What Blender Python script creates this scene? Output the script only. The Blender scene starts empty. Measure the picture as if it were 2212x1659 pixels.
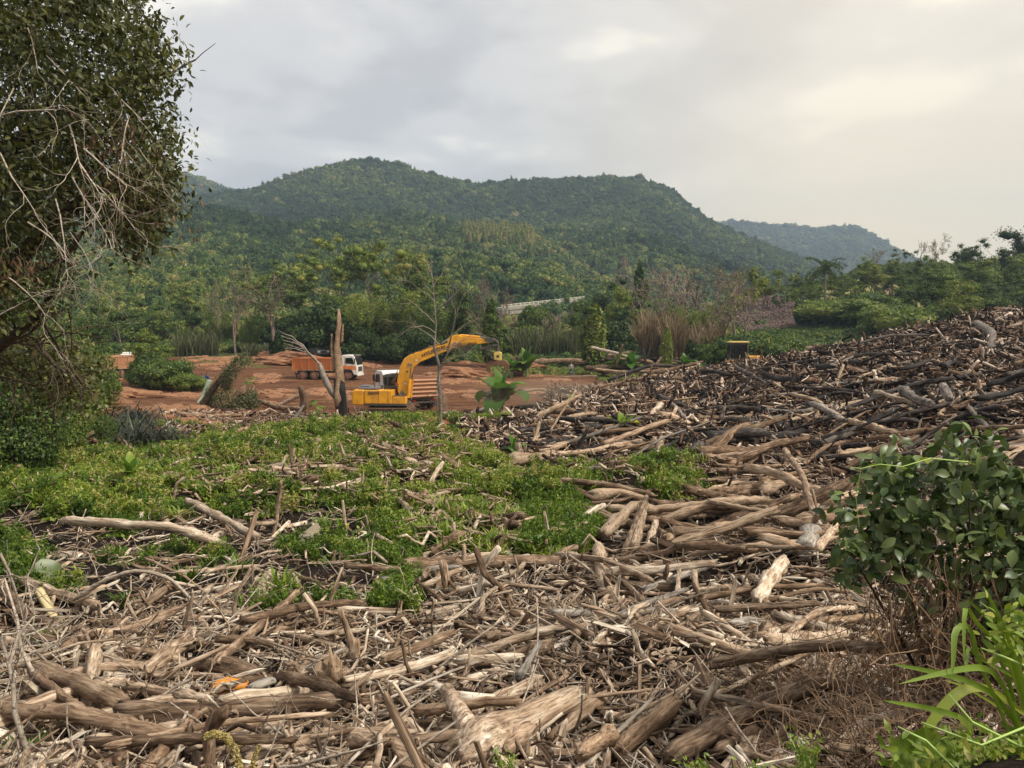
import bpy, math, random
import numpy as np
from mathutils import Vector, Matrix, Quaternion, Euler

# ------------------------------------------------------------------ camera, sky, sun, exposure
SC = bpy.context.scene
COL = SC.collection
CAMZ, PITCH, F = 6.2, math.radians(4.0), 1663.3
cam = bpy.data.cameras.new('camera'); cam.sensor_width = 36; cam.lens = 770 / 1024 * 36
cam.clip_start = 0.1; cam.clip_end = 12000
camo = bpy.data.objects.new('camera', cam); COL.objects.link(camo)
camo.location = (0, 0, CAMZ); camo.rotation_euler = (math.radians(90) - PITCH, 0, 0)
SC.camera = camo
SC.view_settings.view_transform = 'Standard'; SC.view_settings.look = 'None'
SC.view_settings.exposure = 1.6; SC.view_settings.gamma = 1.0; SC.view_settings.use_curve_mapping = False
SUN_EL, SUN_AZ = math.radians(50), math.radians(112)      # azimuth clockwise from +Y (the way the camera looks)
world = bpy.data.worlds.new('World'); SC.world = world; world.use_nodes = True
nt = world.node_tree; nt.nodes.clear()
def N(nt, t, **k):
    n = nt.nodes.new(t)
    for a, b in k.items():
        if a.startswith('i_'):
            n.inputs[a[2:].replace('_', ' ')].default_value = b
        else: setattr(n, a, b)
    return n
def L(nt, a, b): nt.links.new(a, b)
def ramp(nt, stops, fac=None, interp='LINEAR'):
    r = nt.nodes.new('ShaderNodeValToRGB'); r.color_ramp.interpolation = interp
    els = r.color_ramp.elements
    while len(els) < len(stops): els.new(0.5)
    for e, (p, c) in zip(els, stops):
        e.position = p; e.color = (*c, 1) if len(c) == 3 else c
    if fac is not None: nt.links.new(fac, r.inputs[0])
    return r
def mix(nt, fac, a, b, bt='MIX'):
    m = nt.nodes.new('ShaderNodeMix'); m.data_type = 'RGBA'; m.blend_type = bt
    for s, v in ((m.inputs[0], fac), (m.inputs[6], a), (m.inputs[7], b)):
        if isinstance(v, (int, float)): s.default_value = v
        elif isinstance(v, tuple): s.default_value = (*v, 1)
        else: nt.links.new(v, s)
    return m.outputs[2]
def mth(nt, op, a, b=None, clamp=False):
    m = nt.nodes.new('ShaderNodeMath'); m.operation = op; m.use_clamp = clamp
    for s, v in zip(m.inputs, (a, b)):
        if v is None: continue
        if isinstance(v, (int, float)): s.default_value = v
        else: nt.links.new(v, s)
    return m.outputs[0]
sky = N(nt, 'ShaderNodeTexSky', sky_type='NISHITA', sun_disc=False, sun_elevation=SUN_EL, sun_rotation=SUN_AZ)
tc = N(nt, 'ShaderNodeTexCoord'); sep = N(nt, 'ShaderNodeSeparateXYZ'); L(nt, tc.outputs['Generated'], sep.inputs[0])
elev = mth(nt, 'MAXIMUM', sep.outputs[2], 0.02)
den = mth(nt, 'ADD', elev, 0.16)
cx = mth(nt, 'DIVIDE', sep.outputs[0], den); cy = mth(nt, 'DIVIDE', sep.outputs[1], den)
cv = N(nt, 'ShaderNodeCombineXYZ'); L(nt, cx, cv.inputs[0]); L(nt, cy, cv.inputs[1])
n1 = N(nt, 'ShaderNodeTexNoise'); n1.inputs['Scale'].default_value = 1.5; n1.inputs['Detail'].default_value = 7; n1.inputs['Roughness'].default_value = 0.5; n1.inputs['Distortion'].default_value = 0.15
L(nt, cv.outputs[0], n1.inputs['Vector'])
base = ramp(nt, [(0.30, (0.215, 0.209, 0.207)), (0.44, (0.28, 0.27, 0.265)), (0.54, (0.36, 0.345, 0.33)), (0.66, (0.56, 0.52, 0.45))], n1.outputs[0], 'EASE')
warmx = N(nt, 'ShaderNodeMapRange', interpolation_type='SMOOTHSTEP'); warmx.inputs[1].default_value = -0.12; warmx.inputs[2].default_value = 0.42; L(nt, sep.outputs[0], warmx.inputs[0])
lowz = N(nt, 'ShaderNodeMapRange', interpolation_type='SMOOTHSTEP'); lowz.inputs[1].default_value = 0.34; lowz.inputs[2].default_value = 0.08; L(nt, sep.outputs[2], lowz.inputs[0])
wf = mth(nt, 'MULTIPLY', warmx.outputs[0], mth(nt, 'ADD', mth(nt, 'MULTIPLY', lowz.outputs[0], 0.6), 0.38))
c1 = mix(nt, mth(nt, 'MULTIPLY', lowz.outputs[0], 0.4), base.outputs[0], (0.40, 0.395, 0.385))
c2 = mix(nt, wf, c1, (0.62, 0.50, 0.30))
scale10 = N(nt, 'ShaderNodeVectorMath', operation='SCALE'); L(nt, c2, scale10.inputs[0]); scale10.inputs['Scale'].default_value = 8.1
allc = mix(nt, 0.975, sky.outputs[0], scale10.outputs[0])
bg = N(nt, 'ShaderNodeBackground'); bg.inputs[1].default_value = 0.1; L(nt, allc, bg.inputs[0])
wo = N(nt, 'ShaderNodeOutputWorld'); L(nt, bg.outputs[0], wo.inputs[0])
sun = bpy.data.lights.new('sun', 'SUN'); sun.energy = 1.5; sun.angle = math.radians(11); sun.color = (1, 0.93, 0.82)
suno = bpy.data.objects.new('sun', sun); COL.objects.link(suno)
sd = Vector((math.sin(SUN_AZ) * math.cos(SUN_EL), math.cos(SUN_AZ) * math.cos(SUN_EL), math.sin(SUN_EL)))
suno.rotation_euler = sd.to_track_quat('Z', 'Y').to_euler(); suno.location = (0, -5, 60)
SC.cycles.max_bounces = 5; SC.cycles.diffuse_bounces = 3; SC.cycles.transparent_max_bounces = 8
SC.cycles.volume_bounces = 0; SC.cycles.transmission_bounces = 4
SC.cycles.use_denoising = True

# ------------------------------------------------------------------ geometry helpers
rng = np.random.default_rng(11)
random.seed(5)
CA, SA = math.cos(PITCH), math.sin(PITCH)
def slopes(X, Y):
    dx = (X - 1106) / F; dy = (829.5 - Y) / F
    fy = CA + dy * SA
    return dx / fy, (dy * CA - SA) / fy
def at(X, Y, D):
    sx, sz = slopes(X, Y); return Vector((sx * D, D, CAMZ + sz * D))
def view(x, y, z):
    zz = z - CAMZ; dep = y * CA - zz * SA; u = zz * CA + y * SA
    dep = np.maximum(dep, 0.05)
    return 1106 + F * x / dep, 829.5 - F * u / dep
def inpoly(X, Y, poly):
    X = np.asarray(X, float); Y = np.asarray(Y, float); ins = np.zeros(X.shape, bool)
    for i in range(len(poly)):
        x1, y1 = poly[i]; x2, y2 = poly[i - 1]
        if y1 == y2: continue
        c = ((y1 > Y) != (y2 > Y)) & (X < (x2 - x1) * (Y - y1) / (y2 - y1) + x1)
        ins ^= c
    return ins
# terrain: thin-plate spline through control points (column, distance, height)
CP = []
def row(D, *xz):
    for X, z in xz: CP.append((X, D, z))
row(1.0, (-900, 4.7), (0, 4.7), (1106, 4.7), (2212, 4.7), (3200, 4.8))
row(3.0, (-900, 4.2), (0, 4.1), (1106, 4.0), (2212, 4.3), (3200, 4.5))
row(5.2, (-900, 3.1), (0, 2.9), (700, 2.8), (1400, 2.8), (2000, 3.1), (2400, 3.4), (3200, 3.7))
row(7.0, (-900, 2.4), (0, 2.2), (700, 2.25), (1400, 2.3), (1900, 2.5), (2400, 2.8), (3200, 3.0))
row(9.5, (-900, 2.0), (0, 1.9), (700, 1.9), (1400, 1.95), (1900, 2.1), (2500, 2.3), (3200, 2.5))
row(13, (-900, 1.6), (0, 1.5), (700, 1.5), (1400, 1.6), (2000, 1.8), (3200, 2.2))
row(18, (-900, 1.5), (0, 1.3), (600, 1.2), (1200, 1.1), (1500, 1.1), (1800, 1.6), (2212, 2.1), (3200, 2.8))
row(25, (-900, 1.8), (0, 1.2), (500, 1.1), (1000, 1.3), (1350, 1.3), (1650, 1.6), (1900, 2.1), (2212, 3.2), (3200, 4.6))
row(30, (1120, 0.95), (1250, 0.95), (1400, 1.1), (1700, 1.9), (2212, 3.7))
row(21, (1500, .7), (1650, .9))
row(34, (-900, 2.0), (0, 1.1), (300, 0.7), (700, 1.75), (930, 1.8), (1080, 1.5), (1180, 2.0), (1400, 2.1), (1650, 2.3), (1900, 3.2), (2212, 4.5), (3200, 6.6))
row(43, (-900, 2.0), (0, 1.0), (400, 0.2), (700, 0.45), (900, 0.7), (1100, 1.15), (1300, 1.7), (1500, 2.3), (1700, 2.8), (1900, 3.9), (2212, 5.4), (3200, 8.0))
row(52, (-900, 2.0), (0, 0.9), (400, 0.0), (700, -0.35), (950, -0.35), (1100, 0.0), (1300, 1.6), (1500, 2.4), (1700, 3.2), (1900, 4.6), (2212, 6.5), (3200, 9.0))
row(60, (400, -0.1), (700, -0.4), (900, -0.4), (1100, -0.3), (1250, 0.8), (1450, 2.3), (1650, 3.5), (1900, 5.2), (2212, 6.9), (3200, 9.2))
row(72, (-900, 2.0), (0, 0.9), (400, 0.0), (700, -0.1), (1000, -0.1), (1200, 0.1), (1400, 1.4), (1600, 2.6), (1800, 3.8), (2000, 4.6), (2212, 5.4), (3200, 6.2))
row(90, (-900, 2.5), (0, 1.2), (300, 0.3), (700, 0.15), (1000, 0.1), (1300, 0.0), (1500, 0.6), (1700, 2.2), (1900, 2.6), (2212, 2.8), (3200, 3.6))
row(112, (-900, 3.5), (0, 2.0), (400, 1.9), (700, 1.4), (1000, 0.9), (1300, 1.2), (1500, 0.8), (1700, 1.5), (2212, 2.4), (3200, 3.0))
row(135, (-900, 4), (0, 3), (500, 2.6), (700, 2.6), (1000, 1.8), (1400, 1.5), (1700, 2.5), (2212, 3.0), (3200, 3.4))
row(220, (-900, 6), (0, 5), (700, 4), (1106, 3), (1700, 4), (2212, 4), (3200, 4))
CP = np.array(CP, float)
def uv(X, D): return np.stack([(X - 1106) / 420.0, np.log(D) * 3.0], -1)
P = uv(CP[:, 0], CP[:, 1]); n = len(P)
def tps(r2): return np.where(r2 > 1e-12, 0.5 * r2 * np.log(np.maximum(r2, 1e-12)), 0.0)
A = np.zeros((n + 3, n + 3)); A[:n, :n] = tps(((P[:, None] - P[None]) ** 2).sum(-1)) + np.eye(n) * 0.004
A[:n, n] = 1; A[:n, n + 1:] = P; A[n, :n] = 1; A[n + 1:, :n] = P.T
W = np.linalg.solve(A, np.concatenate([CP[:, 2], np.zeros(3)]))
GU = np.linspace(-5.2, 5.4, 260); GV = np.linspace(0.0, math.log(230) * 3, 420)
gg = np.stack(np.meshgrid(GU, GV, indexing='ij'), -1).reshape(-1, 2)
HG = np.zeros(len(gg))
for s in range(0, len(gg), 20000):
    q = gg[s:s + 20000]
    HG[s:s + 20000] = tps(((q[:, None] - P[None]) ** 2).sum(-1)) @ W[:n] + W[n] + q @ W[n + 1:]
HG = HG.reshape(len(GU), len(GV))
_k = [(np.random.default_rng(i).normal(size=2), np.random.default_rng(i + 50).uniform(0, 6.28)) for i in range(40)]
def wob(x, y, scale, seed=0, n=9):
    s = 0
    for i in range(n):
        d, p = _k[(i * 3 + seed) % 40]
        s = s + np.sin((x * d[0] + y * d[1]) / scale + p + seed * 1.7)
    return s / math.sqrt(n / 2) / 1.4
def H(x, y):
    x = np.asarray(x, float); y = np.asarray(y, float)
    D = np.clip(y, 1.05, 225.0)
    u = np.clip(x / D * F / 420.0, -5.1, 5.3); v = np.log(D) * 3
    iu = (u - GU[0]) / (GU[1] - GU[0]); iv = (v - GV[0]) / (GV[1] - GV[0])
    a = np.clip(iu.astype(int), 0, len(GU) - 2); b = np.clip(iv.astype(int), 0, len(GV) - 2)
    fu = iu - a; fv = iv - b
    z = HG[a, b] * (1 - fu) * (1 - fv) + HG[a + 1, b] * fu * (1 - fv) + HG[a, b + 1] * (1 - fu) * fv + HG[a + 1, b + 1] * fu * fv
    amp = np.interp(D, [0, 5, 10, 40, 70, 130], [0.04, 0.1, 0.16, 0.18, 0.08, 0.15])
    rough = np.interp(x / D * F + 1106, [300, 500, 1150, 1400], [1, 0.5, 0.6, 2.2])
    mound = 0.16 * np.exp(-((D - 26) / 10) ** 2) * (np.abs(x / D * F + 1106 - 750) < 800) * (wob(x, y, 0.75, 9) + .8 * wob(x, y, 1.7, 11))
    heapn = np.where((x / D * F + 1106 > 1250) & (D > 28) & (D < 85), 0.42 * wob(x, y, 3.6, 13) + .2 * wob(x, y, 1.5, 17), 0) * np.clip((D - 28) / 8, 0, 1) * np.clip((85 - D) / 20, 0, 1) * np.clip((x / D * F + 1106 - 1250) / 150, 0, 1)
    XV = x / D * F + 1106; bank = np.exp(-((XV - 330) / 190) ** 2) * np.exp(-((D - 43) / 7.0) ** 2) * (.45 + .4 * wob(x, y, 2.1, 19)) + .22 * np.exp(-((D - 49) / 5.0) ** 2) * (XV > 300) * (XV < 1100) * np.maximum(wob(x, y, 1.3, 23), -.3) + .45 * np.exp(-((D - 112) / 7) ** 2) * wob(x, y, 5.5, 27)
    return z + mound + heapn + bank + amp * rough * (0.7 * wob(x, y, 1.1, 1) + 0.6 * wob(x, y, 2.7, 4)) * np.where(D > 50, np.where(x / D * F + 1106 > 1380, 1, 0.4), 1)
def h1(x, y): return float(H(np.array([x]), np.array([y]))[0])
DS = np.exp(np.linspace(math.log(1.5), math.log(400), 900))
def gp(X, Y, lift=0.0):
    sx, sz = slopes(X, Y)
    z = CAMZ + sz * DS; h = H(sx * DS, DS) + lift
    k = np.nonzero(z < h)[0]
    k = k[0] if len(k) else None
    if k is None:
        m = (DS > 20) & (DS < 100); gap = np.where(m, z - h, 9e9); k = int(np.argmin(gap))
        return Vector((sx * DS[k], DS[k], h[k]))
    return Vector((sx * DS[k], DS[k], z[k]))

class MB:
    """collects boxes, prisms, tubes; build() links them as one mesh object"""
    def __init__(s): s.v = []; s.f = []
    def add(s, v, f):
        o = len(s.v); s.v += [tuple(p) for p in v]; s.f += [tuple(i + o for i in q) for q in f]; return s
    def box(s, x0, x1, y0, y1, z0, z1, M=None):
        v = [Vector(p) for p in ((x0, y0, z0), (x1, y0, z0), (x1, y1, z0), (x0, y1, z0), (x0, y0, z1), (x1, y0, z1), (x1, y1, z1), (x0, y1, z1))]
        if M is not None: v = [M @ p for p in v]
        return s.add(v, [(0, 3, 2, 1), (4, 5, 6, 7), (0, 1, 5, 4), (1, 2, 6, 5), (2, 3, 7, 6), (3, 0, 4, 7)])
    def prism(s, poly, y0, y1, M=None):
        k = len(poly); a = [Vector((x, y0, z)) for x, z in poly] + [Vector((x, y1, z)) for x, z in poly]
        if M is not None: a = [M @ p for p in a]
        f = [tuple(range(k)), tuple(range(2 * k - 1, k - 1, -1))] + [(i, i + k, (i + 1) % k + k, (i + 1) % k) for i in range(k)]
        return s.add(a, f)
    def tube(s, pts, rad, k=8, cap=True):
        pts = [Vector(p) for p in pts]
        if not hasattr(rad, '__len__'): rad = [rad] * len(pts)
        v = []; f = []; u = None
        for i, p in enumerate(pts):
            d = (pts[min(i + 1, len(pts) - 1)] - pts[max(i - 1, 0)]).normalized()
            if u is None: u = d.orthogonal().normalized()
            else: u = (u - d * u.dot(d)); u = u.normalized() if u.length > 1e-6 else d.orthogonal().normalized()
            w = d.cross(u)
            for j in range(k):
                t = 2 * math.pi * j / k; v.append(p + (u * math.cos(t) + w * math.sin(t)) * rad[i])
        for i in range(len(pts) - 1):
            for j in range(k):
                f.append((i * k + j, i * k + (j + 1) % k, (i + 1) * k + (j + 1) % k, (i + 1) * k + j))
        if cap: f.append(tuple(range(k - 1, -1, -1))); f.append(tuple((len(pts) - 1) * k + j for j in range(k)))
        return s.add(v, f)
    def cyl(s, a, b, r, k=16): return s.tube([a, b], r, k)
    def mesh(s, name, mat=None, smooth=False):
        m = bpy.data.meshes.new(name); m.from_pydata(s.v, [], s.f)
        if mat: m.materials.append(mat)
        if smooth: m.polygons.foreach_set('use_smooth', [True] * len(m.polygons))
        m.update(); return m
    def build(s, name, mat, parent=None, bevel=0, smooth=False, label=None):
        o = bpy.data.objects.new(name, s.mesh(name, mat, smooth)); COL.objects.link(o)
        if parent: o.parent = parent
        if bevel:
            b = o.modifiers.new('bevel', 'BEVEL'); b.width = bevel; b.segments = 2; b.limit_method = 'ANGLE'
        if label: o['label'] = label
        return o
def npmesh(name, v, faces4=None, faces3=None, mat=None, smooth=False):
    v = np.asarray(v, np.float32); m = bpy.data.meshes.new(name); m.vertices.add(len(v)); m.vertices.foreach_set('co', v.ravel())
    idx = []; tot = []
    if faces4 is not None and len(faces4): idx.append(np.asarray(faces4, np.int32).ravel()); tot.append(np.full(len(faces4), 4, np.int32))
    if faces3 is not None and len(faces3): idx.append(np.asarray(faces3, np.int32).ravel()); tot.append(np.full(len(faces3), 3, np.int32))
    idx = np.concatenate(idx); tot = np.concatenate(tot)
    m.loops.add(len(idx)); m.loops.foreach_set('vertex_index', idx)
    m.polygons.add(len(tot)); m.polygons.foreach_set('loop_start', np.concatenate([[0], np.cumsum(tot)[:-1]]).astype(np.int32)); m.polygons.foreach_set('loop_total', tot)
    if smooth: m.polygons.foreach_set('use_smooth', np.ones(len(tot), bool))
    m.update(calc_edges=True)
    if mat: m.materials.append(mat)
    return m
def link(name, mesh, parent=None, **props):
    o = bpy.data.objects.new(name, mesh); COL.objects.link(o)
    if parent: o.parent = parent
    for k, v in props.items(): o[k] = v
    return o
def thing(name, label, cat, loc=(0, 0, 0), rz=0.0, group=None, **props):
    o = bpy.data.objects.new(name, None); COL.objects.link(o); o.location = loc; o.rotation_euler = (0, 0, rz)
    o['label'] = label; o['category'] = cat
    if group: o['group'] = group
    for k, v in props.items(): o[k] = v
    return o
def tag(o, label, cat, group=None):
    o['label'] = label; o['category'] = cat
    if group: o['group'] = group
    return o

# ------------------------------------------------------------------ materials
MATS = {}
def attr_tint(nt):
    a = nt.nodes.new('ShaderNodeAttribute'); a.attribute_type = 'INSTANCER'; a.attribute_name = 'tint'; return a.outputs['Fac']
def newmat(name):
    m = bpy.data.materials.new(name); m.use_nodes = True; nt = m.node_tree; nt.nodes.clear()
    out = nt.nodes.new('ShaderNodeOutputMaterial'); MATS[name] = m
    return m, nt, out
def noise(nt, vec, scale, detail=4, rough=0.55, dist=0.0):
    n = nt.nodes.new('ShaderNodeTexNoise'); n.inputs['Scale'].default_value = scale; n.inputs['Detail'].default_value = detail
    n.inputs['Roughness'].default_value = rough; n.inputs['Distortion'].default_value = dist
    if vec is not None: nt.links.new(vec, n.inputs['Vector'])
    return n.outputs[0]
def mapping(nt, vec, scale, loc=(0, 0, 0)):
    m = nt.nodes.new('ShaderNodeMapping'); m.inputs['Scale'].default_value = scale; m.inputs['Location'].default_value = loc; nt.links.new(vec, m.inputs['Vector']); return m.outputs[0]
def wood(name, stops, streak=(1.2, 14, 14), char=None, bump=0.6, fine=1.0):
    m, nt, out = newmat(name)
    tc = nt.nodes.new('ShaderNodeTexCoord'); oi = nt.nodes.new('ShaderNodeObjectInfo')
    off = nt.nodes.new('ShaderNodeVectorMath'); off.operation = 'SCALE'; 
    cb = nt.nodes.new('ShaderNodeCombineXYZ'); L(nt, oi.outputs['Random'], cb.inputs[0]); L(nt, oi.outputs['Random'], cb.inputs[1])
    L(nt, cb.outputs[0], off.inputs[0]); off.inputs['Scale'].default_value = 37.0
    ad = nt.nodes.new('ShaderNodeVectorMath'); ad.operation = 'ADD'; L(nt, tc.outputs['Object'], ad.inputs[0]); L(nt, off.outputs[0], ad.inputs[1])
    v = ad.outputs[0]
    st = noise(nt, mapping(nt, v, streak), 1.6 * fine, 6, 0.65, 0.4)
    patch = noise(nt, v, 2.2, 5, 0.6)
    t = attr_tint(nt)
    f = mth(nt, 'ADD', mth(nt, 'MULTIPLY', mth(nt, 'SUBTRACT', st, 0.5), 1.5), mth(nt, 'ADD', mth(nt, 'MULTIPLY', mth(nt, 'SUBTRACT', patch, 0.5), 0.9), t))
    r = ramp(nt, stops, f); c = r.outputs[0]
    hv = nt.nodes.new('ShaderNodeHueSaturation'); L(nt, c, hv.inputs['Color'])
    rv = nt.nodes.new('ShaderNodeMapRange'); L(nt, oi.outputs['Random'], rv.inputs[0]); rv.inputs[3].default_value = 0.72; rv.inputs[4].default_value = 1.28
    L(nt, rv.outputs[0], hv.inputs['Value']); c = hv.outputs[0]
    crack = ramp(nt, [(0.38, (0.16, 0.13, 0.11)), (0.50, (1, 1, 1))], noise(nt, mapping(nt, v, (2.0, 26, 26)), 1.3, 5, 0.7, 0.3)).outputs[0]
    c = mix(nt, 0.75, c, crack, 'MULTIPLY')
    if char is not None:
        cf = ramp(nt, [(char, (0, 0, 0)), (char + 0.06, (1, 1, 1))], noise(nt, mapping(nt, v, (1, 2, 2)), 1.1, 4, 0.6)).outputs[0]
        c = mix(nt, cf, c, (0.018, 0.016, 0.016))
    b = nt.nodes.new('ShaderNodeBsdfPrincipled'); L(nt, c, b.inputs['Base Color']); b.inputs['Roughness'].default_value = 0.85
    b.inputs['Specular IOR Level'].default_value = 0.25
    bp = nt.nodes.new('ShaderNodeBump'); bp.inputs['Strength'].default_value = bump; bp.inputs['Distance'].default_value = 0.02
    L(nt, mth(nt, 'ADD', st, mth(nt, 'MULTIPLY', noise(nt, v, 18, 4), 0.5)), bp.inputs['Height']); L(nt, bp.outputs[0], b.inputs['Normal'])
    L(nt, b.outputs[0], out.inputs[0]); return m
M_DRIFT = wood('driftwood', [(0.0, (0.032, 0.019, 0.012)), (0.35, (0.145, 0.093, 0.058)), (0.6, (0.33, 0.237, 0.163)), (0.85, (0.53, 0.435, 0.33)), (1.0, (0.70, 0.62, 0.51))])
M_BROWN = wood('damp_brown_wood', [(0.0, (0.035, 0.021, 0.013)), (0.4, (0.15, 0.094, 0.057)), (0.7, (0.31, 0.21, 0.135)), (1.0, (0.52, 0.40, 0.285))])
M_CHAR = wood('charred_wood', [(0.0, (0.014, 0.012, 0.012)), (0.4, (0.038, 0.033, 0.031)), (0.65, (0.12, 0.10, 0.088)), (1.0, (0.38, 0.32, 0.27))], bump=0.9)
M_CHIP = wood('broken_wood', [(0.0, (0.009, 0.008, 0.008)), (0.3, (0.034, 0.021, 0.015)), (0.6, (0.15, 0.085, 0.05)), (0.82, (0.36, 0.25, 0.17)), (1.0, (0.62, 0.52, 0.42))], bump=0.4)
M_GREYBARK = wood('grey_bark', [(0.0, (0.06, 0.05, 0.042)), (0.5, (0.19, 0.165, 0.14)), (1.0, (0.42, 0.38, 0.33))])
M_BARK = wood('brown_bark', [(0.0, (0.03, 0.022, 0.016)), (0.5, (0.09, 0.065, 0.045)), (1.0, (0.22, 0.17, 0.125))])
M_DEADTWIG = wood('pale_dead_twig', [(0.0, (0.16, 0.12, 0.09)), (0.5, (0.36, 0.30, 0.24)), (1.0, (0.55, 0.48, 0.40))])

def leafmat(name, stops, rough=0.55, trans=0.3, var=0.35, spec=0.3, nscale=1.5):
    m, nt, out = newmat(name)
    t = attr_tint(nt); geo = nt.nodes.new('ShaderNodeNewGeometry')
    tc = nt.nodes.new('ShaderNodeTexCoord')
    f = mth(nt, 'ADD', t, mth(nt, 'MULTIPLY', mth(nt, 'SUBTRACT', geo.outputs['Random Per Island'], 0.5), var))
    f = mth(nt, 'ADD', f, mth(nt, 'MULTIPLY', mth(nt, 'SUBTRACT', noise(nt, tc.outputs['Object'], nscale, 3), 0.5), 0.5))
    c = ramp(nt, stops, f).outputs[0]
    b = nt.nodes.new('ShaderNodeBsdfPrincipled'); L(nt, c, b.inputs['Base Color']); b.inputs['Roughness'].default_value = rough
    b.inputs['Specular IOR Level'].default_value = spec
    tr = nt.nodes.new('ShaderNodeBsdfTranslucent'); L(nt, mix(nt, 1.0, c, (1.0, 1.0, 0.6), 'MULTIPLY'), tr.inputs[0])
    ms = nt.nodes.new('ShaderNodeMixShader'); ms.inputs[0].default_value = trans; L(nt, b.outputs[0], ms.inputs[1]); L(nt, tr.outputs[0], ms.inputs[2])
    L(nt, ms.outputs[0], out.inputs[0]); return m
M_FOREST = leafmat('forest_foliage', [(0.0, (0.015, 0.040, 0.014)), (0.35, (0.045, 0.092, 0.022)), (0.6, (0.125, 0.175, 0.036)), (0.8, (0.26, 0.27, 0.06)), (1.0, (0.27, 0.20, 0.11))], trans=0.15, var=0.5, spec=0.15)
M_LEAF = leafmat('tree_foliage', [(0.0, (0.018, 0.040, 0.012)), (0.35, (0.055, 0.10, 0.02)), (0.65, (0.14, 0.20, 0.032)), (0.85, (0.25, 0.29, 0.05)), (1.0, (0.33, 0.31, 0.08))], var=0.7)
M_OLIVE = leafmat('dark_olive_leaf', [(0.0, (0.018, 0.026, 0.008)), (0.4, (0.056, 0.066, 0.018)), (0.7, (0.13, 0.14, 0.04)), (0.93, (0.24, 0.23, 0.08)), (1.0, (0.26, 0.14, 0.04))], rough=0.4, var=0.7, trans=0.3, spec=0.4)
M_DEADLEAF = leafmat('dead_leaf', [(0.0, (0.06, 0.032, 0.018)), (0.5, (0.15, 0.085, 0.045)), (1.0, (0.30, 0.19, 0.11))], var=0.9, trans=0.2)
M_BUSH = leafmat('broad_bush_leaf', [(0.0, (0.020, 0.042, 0.012)), (0.4, (0.055, 0.095, 0.028)), (0.7, (0.13, 0.17, 0.06)), (0.95, (0.22, 0.30, 0.07)), (1.0, (0.26, 0.34, 0.08))], rough=0.4, var=0.75, trans=0.22, spec=0.45, nscale=3)
M_GRASS = leafmat('fresh_green_blade', [(0.0, (0.03, 0.06, 0.010)), (0.4, (0.085, 0.15, 0.018)), (0.7, (0.17, 0.25, 0.03)), (0.9, (0.32, 0.36, 0.06)), (1.0, (0.38, 0.32, 0.14))], var=0.4, rough=0.45)
M_BANANA = leafmat('banana_leaf', [(0.0, (0.035, 0.085, 0.02)), (0.5, (0.085, 0.18, 0.03)), (0.9, (0.24, 0.34, 0.05)), (1.0, (0.5, 0.45, 0.05))], var=0.25, rough=0.35, trans=0.4)
M_PURPLE = leafmat('dark_purple_grass', [(0.0, (0.012, 0.018, 0.010)), (0.5, (0.035, 0.045, 0.026)), (1.0, (0.13, 0.14, 0.10))], var=0.8, rough=0.5, spec=0.3, trans=0.1)
M_DRY = leafmat('dry_reed', [(0.0, (0.09, 0.06, 0.04)), (0.5, (0.2, 0.14, 0.09)), (1.0, (0.34, 0.27, 0.17))], var=0.8)
M_SCRUB = leafmat('grey_green_scrub', [(0.0, (0.035, 0.05, 0.02)), (0.5, (0.10, 0.12, 0.05)), (1.0, (0.24, 0.22, 0.13))], var=0.8)

def plain(name, col, rough=0.5, dirt=None, dirtamt=0.5, metal=0.0, spec=0.5, scale=2.0, bump=0.0):
    m, nt, out = newmat(name); tc = nt.nodes.new('ShaderNodeTexCoord')
    b = nt.nodes.new('ShaderNodeBsdfPrincipled'); c = col
    n = noise(nt, tc.outputs['Object'], scale, 6, 0.65)
    if dirt:
        f = mth(nt, 'MULTIPLY', ramp(nt, [(0.38, (0, 0, 0)), (0.68, (1, 1, 1))], n).outputs[0], dirtamt)
        c = mix(nt, f, col, dirt); L(nt, c, b.inputs['Base Color'])
    else:
        L(nt, mix(nt, mth(nt, 'MULTIPLY', n, 0.4), col, tuple(x * 0.6 for x in col)), b.inputs['Base Color'])
    b.inputs['Roughness'].default_value = rough; b.inputs['Metallic'].default_value = metal; b.inputs['Specular IOR Level'].default_value = spec
    if bump:
        bp = nt.nodes.new('ShaderNodeBump'); bp.inputs['Strength'].default_value = bump; L(nt, n, bp.inputs['Height']); L(nt, bp.outputs[0], b.inputs['Normal'])
    L(nt, b.outputs[0], out.inputs[0]); return m
DUST = (0.30, 0.16, 0.08)
M_YEL = plain('yellow_machine_paint', (0.85, 0.40, 0.015), 0.4, (0.40, 0.20, 0.06), 0.75, scale=1.6)
M_BLK = plain('black_rubber', (0.02, 0.02, 0.02), 0.7, DUST, 0.35)
M_DGREY = plain('dark_grey_plastic', (0.05, 0.055, 0.055), 0.5, DUST, 0.2)
M_HOOD = plain('grey_hood_metal', (0.14, 0.15, 0.17), 0.4, DUST, 0.2)
M_GLASS = plain('dark_window_glass', (0.012, 0.016, 0.016), 0.08, None, spec=0.9)
M_STEEL = plain('worn_steel', (0.35, 0.33, 0.31), 0.35, (0.2, 0.1, 0.05), 0.4, metal=0.7)
M_RUST = plain('rusty_brown_steel', (0.13, 0.06, 0.035), 0.7, (0.25, 0.13, 0.07), 0.6)
M_BED = plain('orange_tipper_paint', (0.55, 0.17, 0.045), 0.55, (0.42, 0.2, 0.10), 0.7)
M_BEDDUST = plain('dusty_brown_tipper_paint', (0.40, 0.19, 0.10), 0.65, (0.44, 0.26, 0.15), 0.8)
M_BEDIN = plain('tan_tipper_lining', (0.62, 0.42, 0.23), 0.7, (0.35, 0.2, 0.1), 0.6)
M_CAB = plain('white_cab_paint', (0.72, 0.71, 0.68), 0.35, (0.5, 0.38, 0.28), 0.35)
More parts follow.
